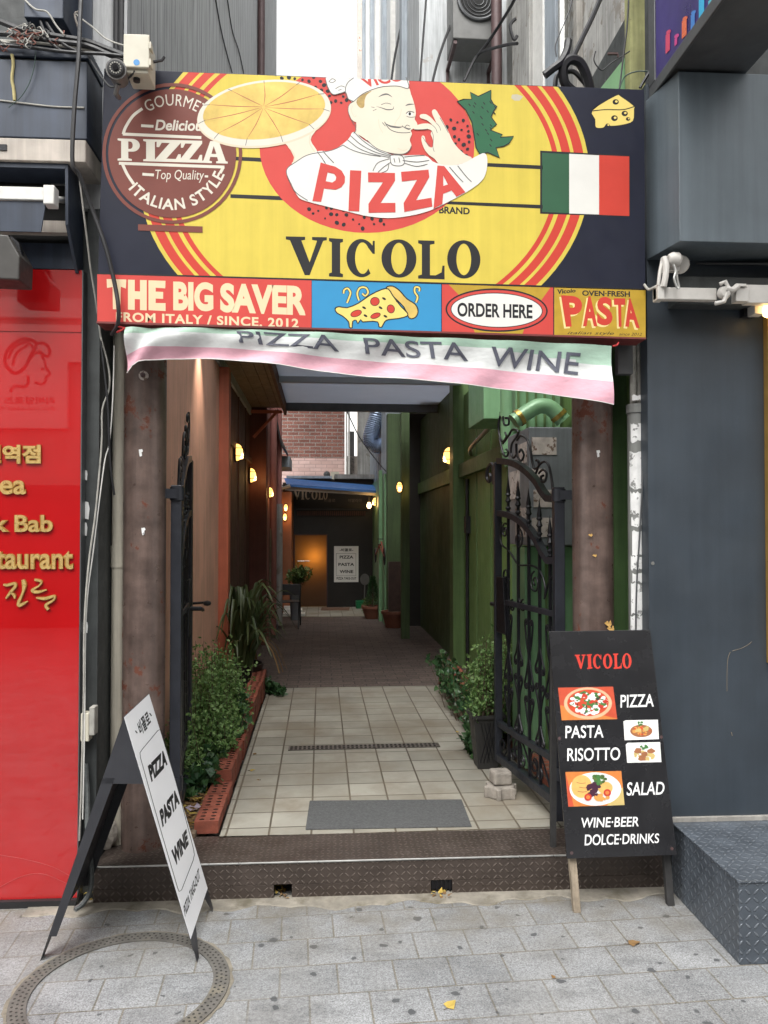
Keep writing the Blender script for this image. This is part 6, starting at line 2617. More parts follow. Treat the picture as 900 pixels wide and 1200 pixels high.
V = Vector
bush('boxwood_bush', 'bushy light green small leaved shrub in the bed behind the left gate', 'shrub', V((-.70, 4.9, ZP)),
     [(V((-.70, 4.85, .66)), V((.15, .25, .16))), (V((-.62, 5.3, .62)), V((.12, .2, .14))), (V((-.60, 4.6, .42)), V((.10, .2, .12))), (V((-.70, 5.2, .72)), V((.12, .25, .14))), (V((-.72, 4.6, .50)), V((.14, .2, .16))), (V((-.62, 5.0, .50)), V((.12, .25, .14))), (V((-.76, 4.45, .38)), V((.10, .2, .14))), (V((-.78, 4.2, .42)), V((.08, .15, .16)))],
     420, 38, .026, .017, LEAF_BOX, spread=.06)
bush('ivy_clump', 'dark glossy ivy spilling over the perforated brick edging under the light shrub', 'ivy', V((-.66, 4.5, ZP)),
     [(V((-.63, 4.55, .30)), V((.10, .25, .08))), (V((-.60, 5.0, .34)), V((.08, .3, .10))), (V((-.68, 4.2, .26)), V((.10, .2, .08))), (V((-.58, 5.5, .42)), V((.07, .25, .08))), (V((-.66, 4.75, .32)), V((.1, .2, .08)))],
     130, 16, .048, .046, LEAF_IVY, True, spread=.05)
bush('ivy_clump', 'small ivy sprig creeping onto the dark path at the far end of the edging', 'ivy', V((-.45, 6.9, ZP)),
     [(V((-.42, 6.75, .24)), V((.06, .1, .06))), (V((-.36, 6.7, .20)), V((.05, .08, .03)))], 18, 10, .045, .04, LEAF_IVY, True)
bush('boxwood_bush', 'loose green shrub growing in the bed along the green wall behind the right gate', 'shrub', V((1.22, 5.2, ZP)),
     [(V((1.20, 5.3, .62)), V((.12, .25, .22))), (V((1.25, 4.9, .70)), V((.12, .2, .2))), (V((1.15, 5.6, .50)), V((.12, .25, .15))), (V((1.30, 5.1, .86)), V((.1, .2, .12))), (V((1.12, 4.95, .45)), V((.1, .15, .15)))],
     260, 26, .032, .020, LEAF_BOX, spread=.07)
bush('ivy_clump', 'trailing ivy over the low brick edging and the pot beside the right gate', 'ivy', V((1.08, 5.2, ZP)),
     [(V((1.06, 5.5, .42)), V((.08, .25, .08))), (V((1.02, 5.0, .30)), V((.06, .15, .12))), (V((1.05, 6.1, .42)), V((.08, .25, .06))), (V((1.10, 6.8, .44)), V((.12, .2, .05))), (V((.98, 4.85, .24)), V((.05, .1, .06)))],
     100, 13, .045, .042, LEAF_IVY, True, spread=.05)

# strap leaved plant
fx = thing('flax_plant', 'arching strap leaved plant beside the terracotta painted column', 'plant', G @ V((-.72, 6.9, ZP)))
m = MB(G)
for k in range(110):
    w = rnd.uniform(0, 2 * pi)
    b = V((-.70 + rnd.uniform(-.08, .08), 6.95 + rnd.uniform(-.15, .15), ZP + .1))
    rad_, hh = rnd.uniform(.12, .66), rnd.uniform(.38, .92)
    dv = V((cos(w) * .8 + .15, sin(w), 0))
    p1, p2, p3 = b + dv * rad_ * .25 + V((0, 0, hh * .6)), b + dv * rad_ * .65 + V((0, 0, hh * .95)), b + dv * rad_ * 1.05 + V((0, 0, hh * rnd.uniform(.55, .95)))
    pth = spline([b, p1, p2, p3], 5)
    sd = V((-dv.y, dv.x, 0)).normalized()
    L_ = len(pth)
    vs = []
    for i, p in enumerate(pth):
        f = i / (L_ - 1)
        hw = .016 * (1 - f ** 2.2) * (.55 + f) + .0015
        vs += [p - sd * hw, p + V((0, 0, -hw * .5)), p + sd * hw]
    m.add(vs, [(3 * i + j, 3 * i + j + 1, 3 * i + j + 4, 3 * i + j + 3) for i in range(L_ - 1) for j in (0, 1)], LEAF_FLAX, True)
for k in range(14):
    w = rnd.uniform(0, 2 * pi)
    b = V((-.68, 6.95, ZP + .1))
    dv = V((cos(w), sin(w), 0))
    pth = spline([b, b + dv * .1 + V((0, 0, .35)), b + dv * .28 + V((0, 0, .30)), b + dv * .38 + V((0, 0, .08))], 4)
    sd = V((-dv.y, dv.x, 0))
    m.add([q for p in pth for q in (p - sd * .009, p + sd * .009)], [(2 * i, 2 * i + 1, 2 * i + 3, 2 * i + 2) for i in range(len(pth) - 1)], LEAF_BROWN)
m.build('leaves', fx, normals=False)
m = MB(G)
m.lathe([(0, 0), (.15, 0), (.19, .22), (.205, .24), (.18, .24), (.17, .2), (0, .2)], (-.70, 6.95, ZP), POTM, 22)
m.build('pot', fx)

# black nursery pot beside the gate
pt = thing('plant_pot', 'tall square black plastic pot standing on the tiles beside the right gate', 'plant pot', G @ V((1.0, 4.62, ZP)))
m = MB(G)
cx_, cy_ = 1.0, 4.62
lo8 = [V((cx_ + a_ * .062, cy_ + b_ * .062, ZP)) for a_, b_ in ((-1, -1), (1, -1), (1, 1), (-1, 1))]
hi8 = [V((cx_ + a_ * .092, cy_ + b_ * .092, ZP + .325)) for a_, b_ in ((-1, -1), (1, -1), (1, 1), (-1, 1))]
m.add(lo8 + hi8, [(0, 1, 5, 4), (1, 2, 6, 5), (2, 3, 7, 6), (3, 0, 4, 7), (3, 2, 1, 0)], POTM)
m.build('body', pt, .004)
m = MB(G)
for a_, b_, c_, d_2 in ((-1, -1, 1, -1), (1, -1, 1, 1), (1, 1, -1, 1), (-1, 1, -1, -1)):
    m.bar([V((cx_ + a_ * .095, cy_ + b_ * .095, ZP + .315)), V((cx_ + c_ * .095, cy_ + d_2 * .095, ZP + .315))], .009, POTM)
m.build('rim', pt)
m = MB(G)
m.box(cx_ - .085, cx_ + .085, cy_ - .085, cy_ + .085, ZP + .28, ZP + .30, SOIL)
m.build('soil', pt)
m = MB(G)
for k in range(-3, 4):
    for s_ in (1, -1):
        xa_, xb_ = cx_ + k * .02 - s_ * .03, cx_ + k * .02 + s_ * .03
        if abs(xa_ - cx_) < .07 and abs(xb_ - cx_) < .07:
            m.tube([V((xa_, cy_ - .071, ZP + .04)), V((xb_, cy_ - .091, ZP + .28))], .002, BLACKM, 4)
m.build('lattice_relief', pt)
bush('potted_shrub', 'small leaved shrub growing out of the tall square black pot', 'shrub', V((1.0, 4.62, ZP + .3)),
     [(V((1.0, 4.62, .66)), V((.09, .10, .14))), (V((1.03, 4.66, .82)), V((.09, .1, .14))), (V((.95, 4.6, .58)), V((.07, .08, .10)))], 90, 20, .024, .015, LEAF_BOX, spread=.05)

# loose stones
hx = thing('paving_block', 'weathered hexagonal concrete block lying on the tiles in front of the black pot', 'paving block', G @ V((.965, 4.1, ZP)))
m = MB(G)
hp = [(.965 + .082 * cos(radians(60 * k + 12)) * 1.05, 4.10 + .082 * sin(radians(60 * k + 12))) for k in range(6)]
m.plate([hp], lambda x, y, h: V((x, y, ZP + .062 + h)), STONEM, .062)
m.build('block', hx, .008)
m = MB(G)
for k in range(6):
    m = MB(G)
    w = radians(60 * k + 12)
    m.box(.965 + .080 * cos(w) - .012, .965 + .080 * cos(w) + .012, 4.10 + .076 * sin(w) - .012, 4.10 + .076 * sin(w) + .012, ZP, ZP + .058, STONEM)
    m.build('corner_rib', hx, .004)
m = MB(G)
m.box(-.052, .052, -.045, .045, 0, .072, STONEM, Matrix.Translation(V((.968, 4.11, ZP + .064))) @ Matrix.Rotation(.12, 4, 'Z') @ Matrix.Rotation(.03, 4, 'Y'))
o = m.build('stone_block', None, .012, label='squarish weathered stone block sitting on top of the hexagonal concrete block', cat='stone')
q = pix(130, 986, 2, ZP)
m = MB()
rk = []
for i in range(7):
    for k in range(10):
        th, ph = pi * i / 6, 2 * pi * k / 10
        s_ = rnd.uniform(.86, 1.1)
        rk.append(q + V((.052 * sin(th) * cos(ph) * s_, -.075 + .045 * sin(th) * sin(ph) * s_, .072 - .076 * cos(th) * s_)))
m.add(rk, [(i * 10 + k, i * 10 + (k + 1) % 10, (i + 1) * 10 + (k + 1) % 10, (i + 1) * 10 + k) for i in range(6) for k in range(10)], STONEM)
o = m.build('rock', None, .004, label='rough grey rock on the end of the steel step beside the dark brown column', cat='rock')

# drain channel and door mat on the tiles
dg_ = thing('drain_grate', 'narrow slotted steel drain grate set across the cream floor tiles', 'drain grate', G @ V((0, 4.97, ZP)))
da, db_ = pix(338, 877, 2, ZP, G), pix(515, 874, 2, ZP, G)
m = MB(G)
y0_ = (da.y + db_.y) / 2
x0_, x1_ = da.x, db_.x
GRT = mat('drain_steel', (.16, .14, .125), .5, .5, .3, 20)
m.box(x0_, x1_, y0_ - .045, y0_ + .045, ZP + .0005, ZP + .002, DARKVOID)
m.build('channel', dg_)
m = MB(G)
for yy in (-.045, -.003, .039):
    m.box(x0_, x1_, y0_ + yy, y0_ + yy + .006, ZP + .0025, ZP + .006, GRT)
k = 0
xx = x0_
while xx < x1_ - .012:
    m.box(xx, xx + .012, y0_ - .0385, y0_ + .0385, ZP + .0025, ZP + .0055, GRT)
    xx += .0285
m.box(x1_ - .012, x1_, y0_ - .0385, y0_ + .0385, ZP + .0025, ZP + .0055, GRT)
m.build('grating', dg_)
cn = [pix(x, y, 2, ZP + .006, G) for x, y in ((363, 938), (541, 936.5), (553, 968), (358, 971.5))]
m = MB(G)
m.slab(cn, (0, 0, -.005), MATGREY)
m.build('door_mat', None, .003, label='flat grey bristle door mat lying on the cream tiles behind the steel step', cat='door mat')
cn = [pix(x, y, 2, ZP + .006, G) for x, y in ((377, 711.5), (410, 711.5), (409, 715), (376, 715))]
m = MB(G)
m.slab(cn, (0, 0, -.005), mat('brown_mat', (.16, .09, .06), .95))
m.build('door_mat', None, label='small brown door mat in front of the bronze lit door', cat='door mat')

# leaves, litter
m = MB(G)
for _ in range(170):
    p = V((rnd.uniform(-.80, -.60), rnd.uniform(3.70, 4.35), ZP + .022 + rnd.uniform(0, .012)))
    leaf_quad(m, p, rdir(.0) * V((1, 1, .3)), V((0, 0, 1)), rnd.uniform(.025, .05), rnd.uniform(.02, .035), rnd.choice((LEAF_DRY, LEAF_BROWN, LEAF_BROWN)), True)
m.build('fallen_leaves', kind='stuff', normals=False)


def ground_leaf(px, py, z, fr, L, mt, label, ang):
    p = pix(px, py, 2, z + .003, fr)
    mm = MB(fr)
    leaf_quad(mm, p, V((cos(ang), sin(ang), .12)), V((0, 0, 1)), L, L * .8, mt, True)
    mm.tube([p, p - V((cos(ang), sin(ang), -.1)) * L * .4], .0012, TWIG, 4)
    return mm.build('fallen_leaf', None, normals=False, label=label, cat='leaf', group='loose fallen leaves')


for args in ((524, 1181, 0, F, .05, LEAF_DRY, 'crumpled yellow leaf alone on the grey pavement below the step', .8),
             (650, 1146, 0, F, .02, LEAF_BROWN, 'tiny orange brown leaf scrap on the paving in front of the menu board', 2.),
             (293, 903, ZP, G, .035, LEAF_DRY, 'yellow leaf on the cream tiles close to the perforated brick edging', .3),
             (298, 884, ZP, G, .03, LEAF_BROWN, 'brown leaf on the cream tiles left of the drain grate', 1.3),
             (537, 858, ZP, G, .03, LEAF_DRY, 'pale yellow leaf on the tiles below the trailing ivy', 2.2),
             (304, 914, ZP, G, .02, LEAF_BROWN, 'small curled brown leaf on the tiles near the edging front', 2.9),
             (737, 1106, 0, F, .05, LEAF_BROWN, 'flat dead leaf on the pavement to the right of the wooden board leg', .1)):
    ground_leaf(*args)
for k, (px, py, z, fr) in enumerate(((327, 1046, .0, F), (515, 1046, .0, F))):
    m = MB()
    for _ in range(30):
        p = pix(px + rnd.uniform(-9, 9), py + rnd.uniform(-8, 5), 2, .004) + V((0, rnd.uniform(-.03, .03), rnd.uniform(0, .015)))
        leaf_quad(m, p, rdir(.1), V((0, 0, 1)), rnd.uniform(.012, .03), rnd.uniform(.01, .02), rnd.choice((LEAF_DRY, LEAF_BROWN, LEAF_BROWN)), True)
    m.build('dry_leaf_litter', kind='stuff', normals=False)
m = MB()
p = pix(308, 1047, 2, .004)
m.tube([p, p + V((.03, .004, .002)), p + V((.075, -.006, .002))], [.009, .006, .0025], mat('pale_paper', (.55, .53, .48), .8), 6)
m.build('paper_twist', None, label='twisted pale paper scrap on the mortar at the foot of the step', cat='paper scrap')
m = MB()
for _ in range(9):
    p = pix(100 + rnd.uniform(-7, 7), 1050 + rnd.uniform(-14, 8), 2, .01) + V((0, 0, rnd.uniform(0, .03)))
    leaf_quad(m, p, rdir(.2), V((0, 0, 1)), rnd.uniform(.03, .055), rnd.uniform(.025, .04), LEAF_DRY, True)
m.build('fallen_leaves', kind='stuff', normals=False)
cn = [pix(x, y, 2, ZP + .03, G) for x, y in ((217, 946), (231, 940), (236, 945), (224, 951))]
m = MB(G)
m.slab(cn, (0, 0, -.001), mat('lilac_paper', (.50, .42, .52), .6))
m.build('paper_scrap', None, label='lilac printed paper scrap on the soil beside the first perforated brick', cat='paper scrap')

# ================================================================ THINGS AT THE FAR END
chd = thing('folding_chair', 'pale folding chair standing on the dark path behind the strap leaved plant', 'chair', G @ V((-.45, 11.2, ZP)))
CH = mat('chair_frame_grey', (.06, .06, .065), .4, .3)
m = MB(G)
cx_, cy_ = -.47, 11.3
for s_ in (-1, 1):
    m2 = MB(G)
    m2.tube([V((cx_ + s_ * .17, cy_ + .25, ZP)), V((cx_ + s_ * .17, cy_ - .02, ZP + .36)), V((cx_ + s_ * .17, cy_ - .06, ZP + .62))], .010, CH, 7)
    m2.build('leg', chd)
    m2 = MB(G)
    m2.tube([V((cx_ + s_ * .15, cy_ - .2, ZP)), V((cx_ + s_ * .15, cy_ + .16, ZP + .38))], .010, CH, 7)
    m2.build('leg', chd)
m.box(cx_ - .17, cx_ + .17, cy_ - .1, cy_ + .18, ZP + .36, ZP + .38, CH)
m.build('seat', chd, .006)
m = MB(G)
m.box(cx_ - .17, cx_ + .17, cy_ - .07, cy_ - .05, ZP + .47, ZP + .63, CH)
m.build('backrest', chd, .006)
tb = thing('round_plant_stand', 'tall grey planter holding a bright green shrub by the rose wall', 'planter', G @ V((-.42, 12.2, ZP)))
m = MB(G)
m.lathe([(0, 0), (.07, 0), (.095, .50), (.10, .52), (.085, .52), (0, .5)], (-.40, 12.2, ZP), mat('planter_grey', (.10, .105, .11), .6), 18)
m.build('planter_body', tb)
m = MB(G)
m.lathe([(0, 0), (.11, 0), (.11, .01), (0, .01)], (-.40, 12.2, ZP + .515), SOIL, 14)
m.build('soil', tb)
bush('potted_shrub', 'bright green shrub in the tall grey planter by the rose wall', 'shrub', V((-.40, 12.2, .7)),
     [(V((-.40, 12.2, .90)), V((.17, .17, .10))), (V((-.30, 12.15, .93)), V((.13, .12, .08)))], 60, 14, .06, .035, LEAF_PALE, spread=.05)
stp = MB(G)
for k in range(3):
    stp.box(-.62 + .0, -.36 + .05 * (2 - k), 12.7 + k * .22, 12.9 + k * .22, ZP, ZP + .04 + .04 * k, POSTER)
stp.build('white_doorstep', None, .004, label='low white stepped blocks at the foot of the orange brown wall', cat='step')
for k, (sx, sy, lab, h_) in enumerate(((.83, 12.3, 'terracotta pot with a small conical conifer by the mint wall', .20), (1.06, 11.15, 'dark terracotta pot standing by the dark post', .24))):
    tp = thing('terracotta_pot', lab, 'plant pot', G @ V((sx, sy, ZP)))
    m = MB(G)
    m.lathe([(0, 0), (.12, 0), (.17, h_ - .04), (.185, h_ - .04), (.185, h_), (.15, h_), (.14, h_ - .03), (0, h_ - .03)], (sx, sy, ZP), TERRA, 20)
    m.build('pot', tp)
    m = MB(G)
    m.lathe([(0, 0), (.139, 0), (.139, .004), (0, .004)], (sx, sy, ZP + h_ - .028), SOIL, 16)
    m.build('soil', tp)
cf = thing('small_conifer', 'small dark conical conifer in the terracotta pot by the mint wall', 'shrub', G @ V((.83, 12.3, ZP + .17)))
m = MB(G)
for _ in range(1100):
    f = rnd.random() ** .7
    w = rnd.uniform(0, 2 * pi)
    r_ = .11 * (1 - f) + .012
    p = V((.83 + cos(w) * r_ * rnd.uniform(.5, 1.1), 12.3 + sin(w) * r_ * rnd.uniform(.5, 1.1), ZP + .18 + f * .48))
    leaf_quad(m, p, V((cos(w), sin(w), .7)), rdir(), .04, .014, LEAF_IVY)
m.build('foliage', cf, normals=False)
m = MB(G)
m.cyl((.83, 12.3, ZP + .17), (.83, 12.3, ZP + .6), .012, TWIG, 6)
m.build('trunk', cf)
bush('low_plant', 'pale leafy plant at the foot of the mint wall by the green crate', 'plant', V((.80, 13.0, ZP)), [(V((.80, 13.0, .34)), V((.10, .12, .10)))], 40, 12, .05, .03, LEAF_PALE)
cr_ = thing('green_crate', 'small green plastic crate on the tiles under the pizza peel', 'crate', G @ V((.72, 13.8, ZP)))
p0, p1 = gend(417, 700.5, 13.9), gend(431, 709, 13.9)
GC = mat('green_plastic', (.01, .16, .06), .4)
m = MB(G)
w0, w1 = p0.x, p1.x
for (a_, b_, c_, d_2) in ((w0, w1, 13.78, 13.80), (w0, w1, 13.98, 14.0), (w0, w0 + .02, 13.80, 13.98), (w1 - .02, w1, 13.80, 13.98)):
    m.box(a_, b_, c_, d_2, ZP + .005, ZP + .13, GC)
m.box(w0, w1, 13.78, 14.0, ZP, ZP + .006, GC)
m.build('sides', cr_)
m = MB(G)
for k in range(4):
    m.box(w0 - .004, w1 + .004, 13.772, 13.779, ZP + .02 + k * .03, ZP + .03 + k * .03, GC)
m.build('ribs', cr_)
pp = thing('pizza_peel', 'grey round headed pizza peel leaning on the black front beside the poster', 'pizza peel', G @ V((.77, 14.0, .3)))
PE = mat('peel_grey', (.14, .135, .13), .5, .3)
c_ = gend(427.5, 679, 14.05)
m = MB(G)
m.plate([ell(0, 0, .085, .105, 0, 28)], lambda x, y, h: V((c_.x + x, 14.06 + h, c_.z + y)), PE, .006)
m.build('blade', pp)
m = MB(G)
m.tube([(c_.x, 14.05, c_.z - .09), (c_.x - .01, 14.02, ZP + .14)], .012, PE, 8)
m.build('handle', pp)

by = thing('toy_bicycle', 'small decorative metal bicycle hung on the mint wall', 'ornament', G @ V((.88, 12.6, .95)))
BYM = mat('bicycle_wire', (.03, .03, .035), .5, .4)
m = MB(G)
c1, c2 = pix(440, 650.5, 0, .90, G), pix(450.5, 652, 0, .89, G)


def wheel(c_, r_):
    mm = MB(G)
    mm.tube([c_ + V((0, r_ * cos(2 * pi * k / 24), r_ * sin(2 * pi * k / 24))) for k in range(25)], .011, BYM, 6)
    for k in range(4):
        w = pi * k / 4
        mm.tube([c_ + V((0, r_ * cos(w), r_ * sin(w))), c_ - V((0, r_ * cos(w), r_ * sin(w)))], .003, BYM, 4)
    mm.build('wheel', by)


wheel(c1, .115)
wheel(c2, .115)
top_ = (c1 + c2) / 2 + V((0, 0, .16))
for pth in ([c1, top_ + V((0, .1, 0)), c2], [c1, top_ + V((0, -.25, .02)), top_ + V((0, .1, 0))], [c2, top_ + V((0, -.3, .06))]):
    m.tube(pth, .009, mat('bicycle_red', (.30, .04, .03), .5), 6)
m.build('frame', by)
m = MB(G)
m.tube([top_ + V((-.05, -.3, .1)), top_ + V((.03, -.3, .1))], .008, BYM, 6)
m.box(top_.x - .02, top_.x + .02, top_.y + .06, top_.y + .16, top_.z, top_.z + .02, BYM)
m.build('handlebar', by)
bd = thing('leaning_board', 'dark brown board with faint white marks leaning on the dark post', 'board', G @ V((1.13, 11.2, ZP)))
m = MB(G)
m.box(1.0, 1.2, 11.24, 11.27, ZP, ZP + .95, mat('dark_sign_board', (.05, .028, .022), .6, 0, .3, 12, 0, 60, (.25, .22, .2), .75, 40))
m.build('panel', bd)
m = MB(G)
m.box(.99, 1.0, 11.235, 11.275, ZP, ZP + .95, RUSTPIPE)
m.box(1.2, 1.21, 11.235, 11.275, ZP, ZP + .95, RUSTPIPE)
m.build('frame', bd)
m = MB(G)
m.slab([V((-.662, 9.9, ZP)), V((-.662, 10.3, ZP)), V((-.655, 10.25, 1.55)), V((-.655, 10.0, 1.6))], (.012, 0, 0), OLDWOOD)
m.build('timber_board', None, .002, label='narrow weathered timber board leaning on the rose wall', cat='board')
# latch arm sticking out of the pink wall
m = MB(G)
q = pix(226, 707, 1, 5.0, G)
m.tube([V((SL, 5.0, q.z)), q, pix(240, 706, 1, 5.0, G)], .008, BLACKM, 6)
m.lathe([(0, -.03), (.014, -.02), (.018, 0), (.012, .02), (0, .025)], pix(243, 707, 1, 5.0, G), BLACKM, 8, 0)
m.build('gate_stop', None, label='black iron gate stop arm sticking out of the faded pink wall', cat='gate stop')

# ================================================================ UP ABOVE: CABLES, CAMERA, BOXES, COOLER
jb = thing('junction_box', 'ivory plastic junction box with a blue sticker on the top corner of the signboard', 'junction box', SPL.at(162, 70))
m = MB()
p0, p1 = pix(147, 43, 1, 3.10), pix(174, 86, 1, 3.10)
m.box(p0.x, p1.x, 3.10, 3.22, p1.z, p0.z, IVORY)
m.build('box', jb, .005)
m = MB()
m.box(p0.x - .004, p1.x + .006, 3.086, 3.0995, p1.z + .015, p0.z + .004, IVORY)
m.build('lid', jb, .004)
m = MB()
q = pix(160, 73, 1, 3.085)
m.lathe([(0, 0), (.0125, 0), (.0125, .001)], q, mat('blue_sticker', (.04, .22, .50), .4), 18, 1)
m.build('sticker', jb)
m = MB()
for zz in (.25, .72):
    z_ = p1.z + (p0.z - p1.z) * zz
    m.box(p1.x + .006, p1.x + .014, 3.082, 3.12, z_ - .014, z_ + .014, IVORY)
m.build('latch', jb, .002)
m = MB()
m.cyl((p0.x + .035, 3.14, p1.z - .012), (p0.x + .035, 3.14, p1.z), .014, BLACKP, 10)
m.tube([(p1.x, 3.18, p0.z - .05), (p1.x + .03, 3.2, p0.z - .03), (p1.x + .04, 3.2, p0.z - .015)], .006, BLACKP, 6)
m.build('cable_gland', jb)

cv = thing('security_camera', 'round black and grey security camera under the cables beside the ivory junction box', 'security camera', pix(135, 82, 1, 3.1))
c_ = pix(136, 81, 1, 3.05)
ax = V((.10, -1, -.12)).normalized()
CVM = mat('camera_grey', (.16, .155, .15), .4, .2)
m = MB()
m.tube([c_ - ax * .09, c_ - ax * .02, c_, c_ + ax * .002], [.034, .038, .040, .040], CVM, 20)
m.build('housing', cv)
m = MB()
m.tube([c_ + ax * .0025, c_ + ax * .005, c_ + ax * .012], [.034, .034, .028], BLACKP, 20)
m.build('face', cv)
m = MB()
u_ = ax.orthogonal().normalized()
v_ = ax.cross(u_)
for k in range(14):
    w = 2 * pi * k / 14
    p = c_ + ax * .0125 + u_ * cos(w) * .020 + v_ * sin(w) * .020
    m.tube([p, p + ax * .003], .0032, CABLEG, 6)
m.build('infrared_ring', cv)
m = MB()
m.tube([c_ + ax * .0125, c_ + ax * .018], .011, mat('lens_glass', (.01, .01, .012), .08), 14)
m.build('lens', cv)
m = MB()
m.tube([c_ - ax * .05 + V((-.0, 0, -.035)), c_ - ax * .06 + V((-.02, .03, -.055)), V((c_.x - .03, 3.2, c_.z - .03))], .010, CVM, 8)
m.build('bracket', cv)

GRP = 'cables bunched over the dark blue fascia'
for k, (lab, pts, r_, mt) in enumerate((
    ('thick black cable sagging across the top of the dark blue fascia to the ivory box', [(-20, 18, 3.25), (0, 25, 3.22), (30, 36, 3.2), (70, 43, 3.2), (100, 48, 3.2), (125, 57, 3.2), (148, 66, 3.18)], .012, BLACKP),
    ('second thick black cable just under the thickest one, ending at the security camera', [(-20, 38, 3.24), (20, 41, 3.21), (60, 48, 3.2), (100, 53, 3.19), (128, 64, 3.19), (148, 72, 3.19)], .011, BLACKP),
    ('level black cable lowest of the bunch along the fascia top', [(-20, 52, 3.2), (30, 55, 3.19), (80, 61, 3.18), (120, 63, 3.18), (147, 66, 3.18)], .007, BLACKP),
    ('thin grey cable lying along the fascia cap', [(-20, 47, 3.21), (40, 50, 3.2), (80, 55, 3.2), (110, 60, 3.2), (146, 68, 3.19)], .006, CABLEG),
    ('black cable dropping from the top edge into the bunch', [(38, -20, 3.30), (42, 5, 3.27), (50, 32, 3.22), (60, 50, 3.19), (72, 60, 3.19)], .006, BLACKP),
    ('second black cable dropping beside it into the bunch', [(42, -20, 3.30), (48, 12, 3.26), (60, 35, 3.22), (75, 52, 3.19), (90, 60, 3.19)], .006, BLACKP),
    ('thin white wire arching from the cabinet down to the ivory box', [(22, -8, 3.24), (40, 10, 3.2), (55, 14, 3.19), (66, 30, 3.19), (76, 42, 3.19)], .004, CABLEG),
    ('thin pale wire looping from the corner trim to the ivory box', [(88, 16, 3.3), (98, 24, 3.26), (110, 33, 3.23), (125, 46, 3.2), (147, 54, 3.17)], .0035, CABLEG),
    ('hooked pale wire on the corner trim', [(95, 40, 3.33), (89, 25, 3.32), (88, 16, 3.32), (92, 14, 3.32)], .005, BEIGE),
    ('black cable crossing from the bunch to under the camera', [(105, 68, 3.19), (112, 80, 3.17), (122, 94, 3.16), (132, 102, 3.15), (150, 92, 3.12), (158, 83, 3.1)], .004, BLACKP),
    ('very thin green wire trailing over the face of the fascia', [(42, 60, 3.2), (40, 78, 3.2), (34, 98, 3.2), (24, 114, 3.2), (10, 126, 3.2)], .0018, mat('green_wire', (.03, .06, .05), .5)),
)):
    cable('overhead_cable', lab, pts, r_, mt, group=GRP)
cable('thick_black_cable', 'long thick black cable running down past the fascia and across the corner of the signboard', [(96, -20, 3.20), (94, 20, 3.17), (92, 70, 3.15), (87, 130, 3.14), (85, 190, 3.14), (93, 205, 3.16), (108, 245, 3.2), (124, 290, 3.21), (135, 335, 3.22), (139, 362, 3.22), (138, 380, 3.24), (131, 392, 3.3)], .009, BLACKP, n=8)
cable('grey_cable', 'thin grey cable beside the thick black one on the fascia side', [(93, 205, 3.17), (97, 240, 3.2), (102, 280, 3.25), (107, 320, 3.3), (112, 350, 3.33), (118, 395, 3.38)], .004, CABLEG)
# knot of loose telephone wires
tg = thing('wire_tangle', 'tangled knot of loose thin red and grey wires on the fascia top', 'wires', (-1.6, 3.2, 3.6))
for mt, nm_, n_ in ((CABLEG, 'grey_wire', 9), (mat('rusty_red_wire', (.20, .07, .05), .6), 'red_wire', 8), (BLACKP, 'black_wire', 5)):
    m = MB()
    for _ in range(n_):
        x, y = rnd.uniform(4, 58), rnd.uniform(32, 54)
        pts = []
        for q in range(6):
            pts.append(pix(x, y, 1, rnd.uniform(3.15, 3.2)))
            x += rnd.uniform(-9, 11)
            y = min(60, max(26, y + rnd.uniform(-9, 9)))
        m.tube(spline(pts, 5), .0022, mt, 5)
    m.build(nm_, tg, normals=False)

ac = thing('air_conditioner', 'grey air conditioner outdoor unit high on the pale wall above the signboard', 'air conditioner', G @ V((1.8, 9.1, 7.3)))
zq = pix(560, 46, 1, 8.7, G).z
xa_, xb_ = pix(531, 40, 1, 8.7, G).x, pix(588, 40, 1, 8.7, G).x
m = MB(G)
m.box(xa_, xb_, 8.7, 9.15, zq, zq + .9, mat('cooler_casing', (.14, .14, .135), .5, .1, .15, 6))
m.build('casing', ac, .01)
cq = pix(561, 0, 1, 8.69, G)
m = MB(G)
m.tube([V((cq.x + .235 * cos(2 * pi * k / 30), 8.685, cq.z + .235 * sin(2 * pi * k / 30))) for k in range(31)], .022, GREYMET, 8)
for r_ in (.06, .10, .14, .18):
    m.tube([V((cq.x + r_ * cos(2 * pi * k / 24), 8.69, cq.z + r_ * sin(2 * pi * k / 24))) for k in range(25)], .004, GREYMET, 5)
m.build('fan_guard', ac)
m = MB(G)
m.lathe([(0, 0), (.22, 0), (.22, -.002), (0, -.002)], (cq.x, 8.697, cq.z), DARKVOID, 24, 1)
m.build('fan_opening', ac)
m = MB(G)
for x in (xa_ + .03, xb_ - .03):
    m.bar([V((x, 8.72, zq - .03)), V((x, 9.3, zq - .03))], .02, RUSTPIPE)
    m.bar([V((x, 9.28, zq - .03)), V((x, 9.28, zq - .4))], .018, RUSTPIPE)
m.build('bracket', ac)

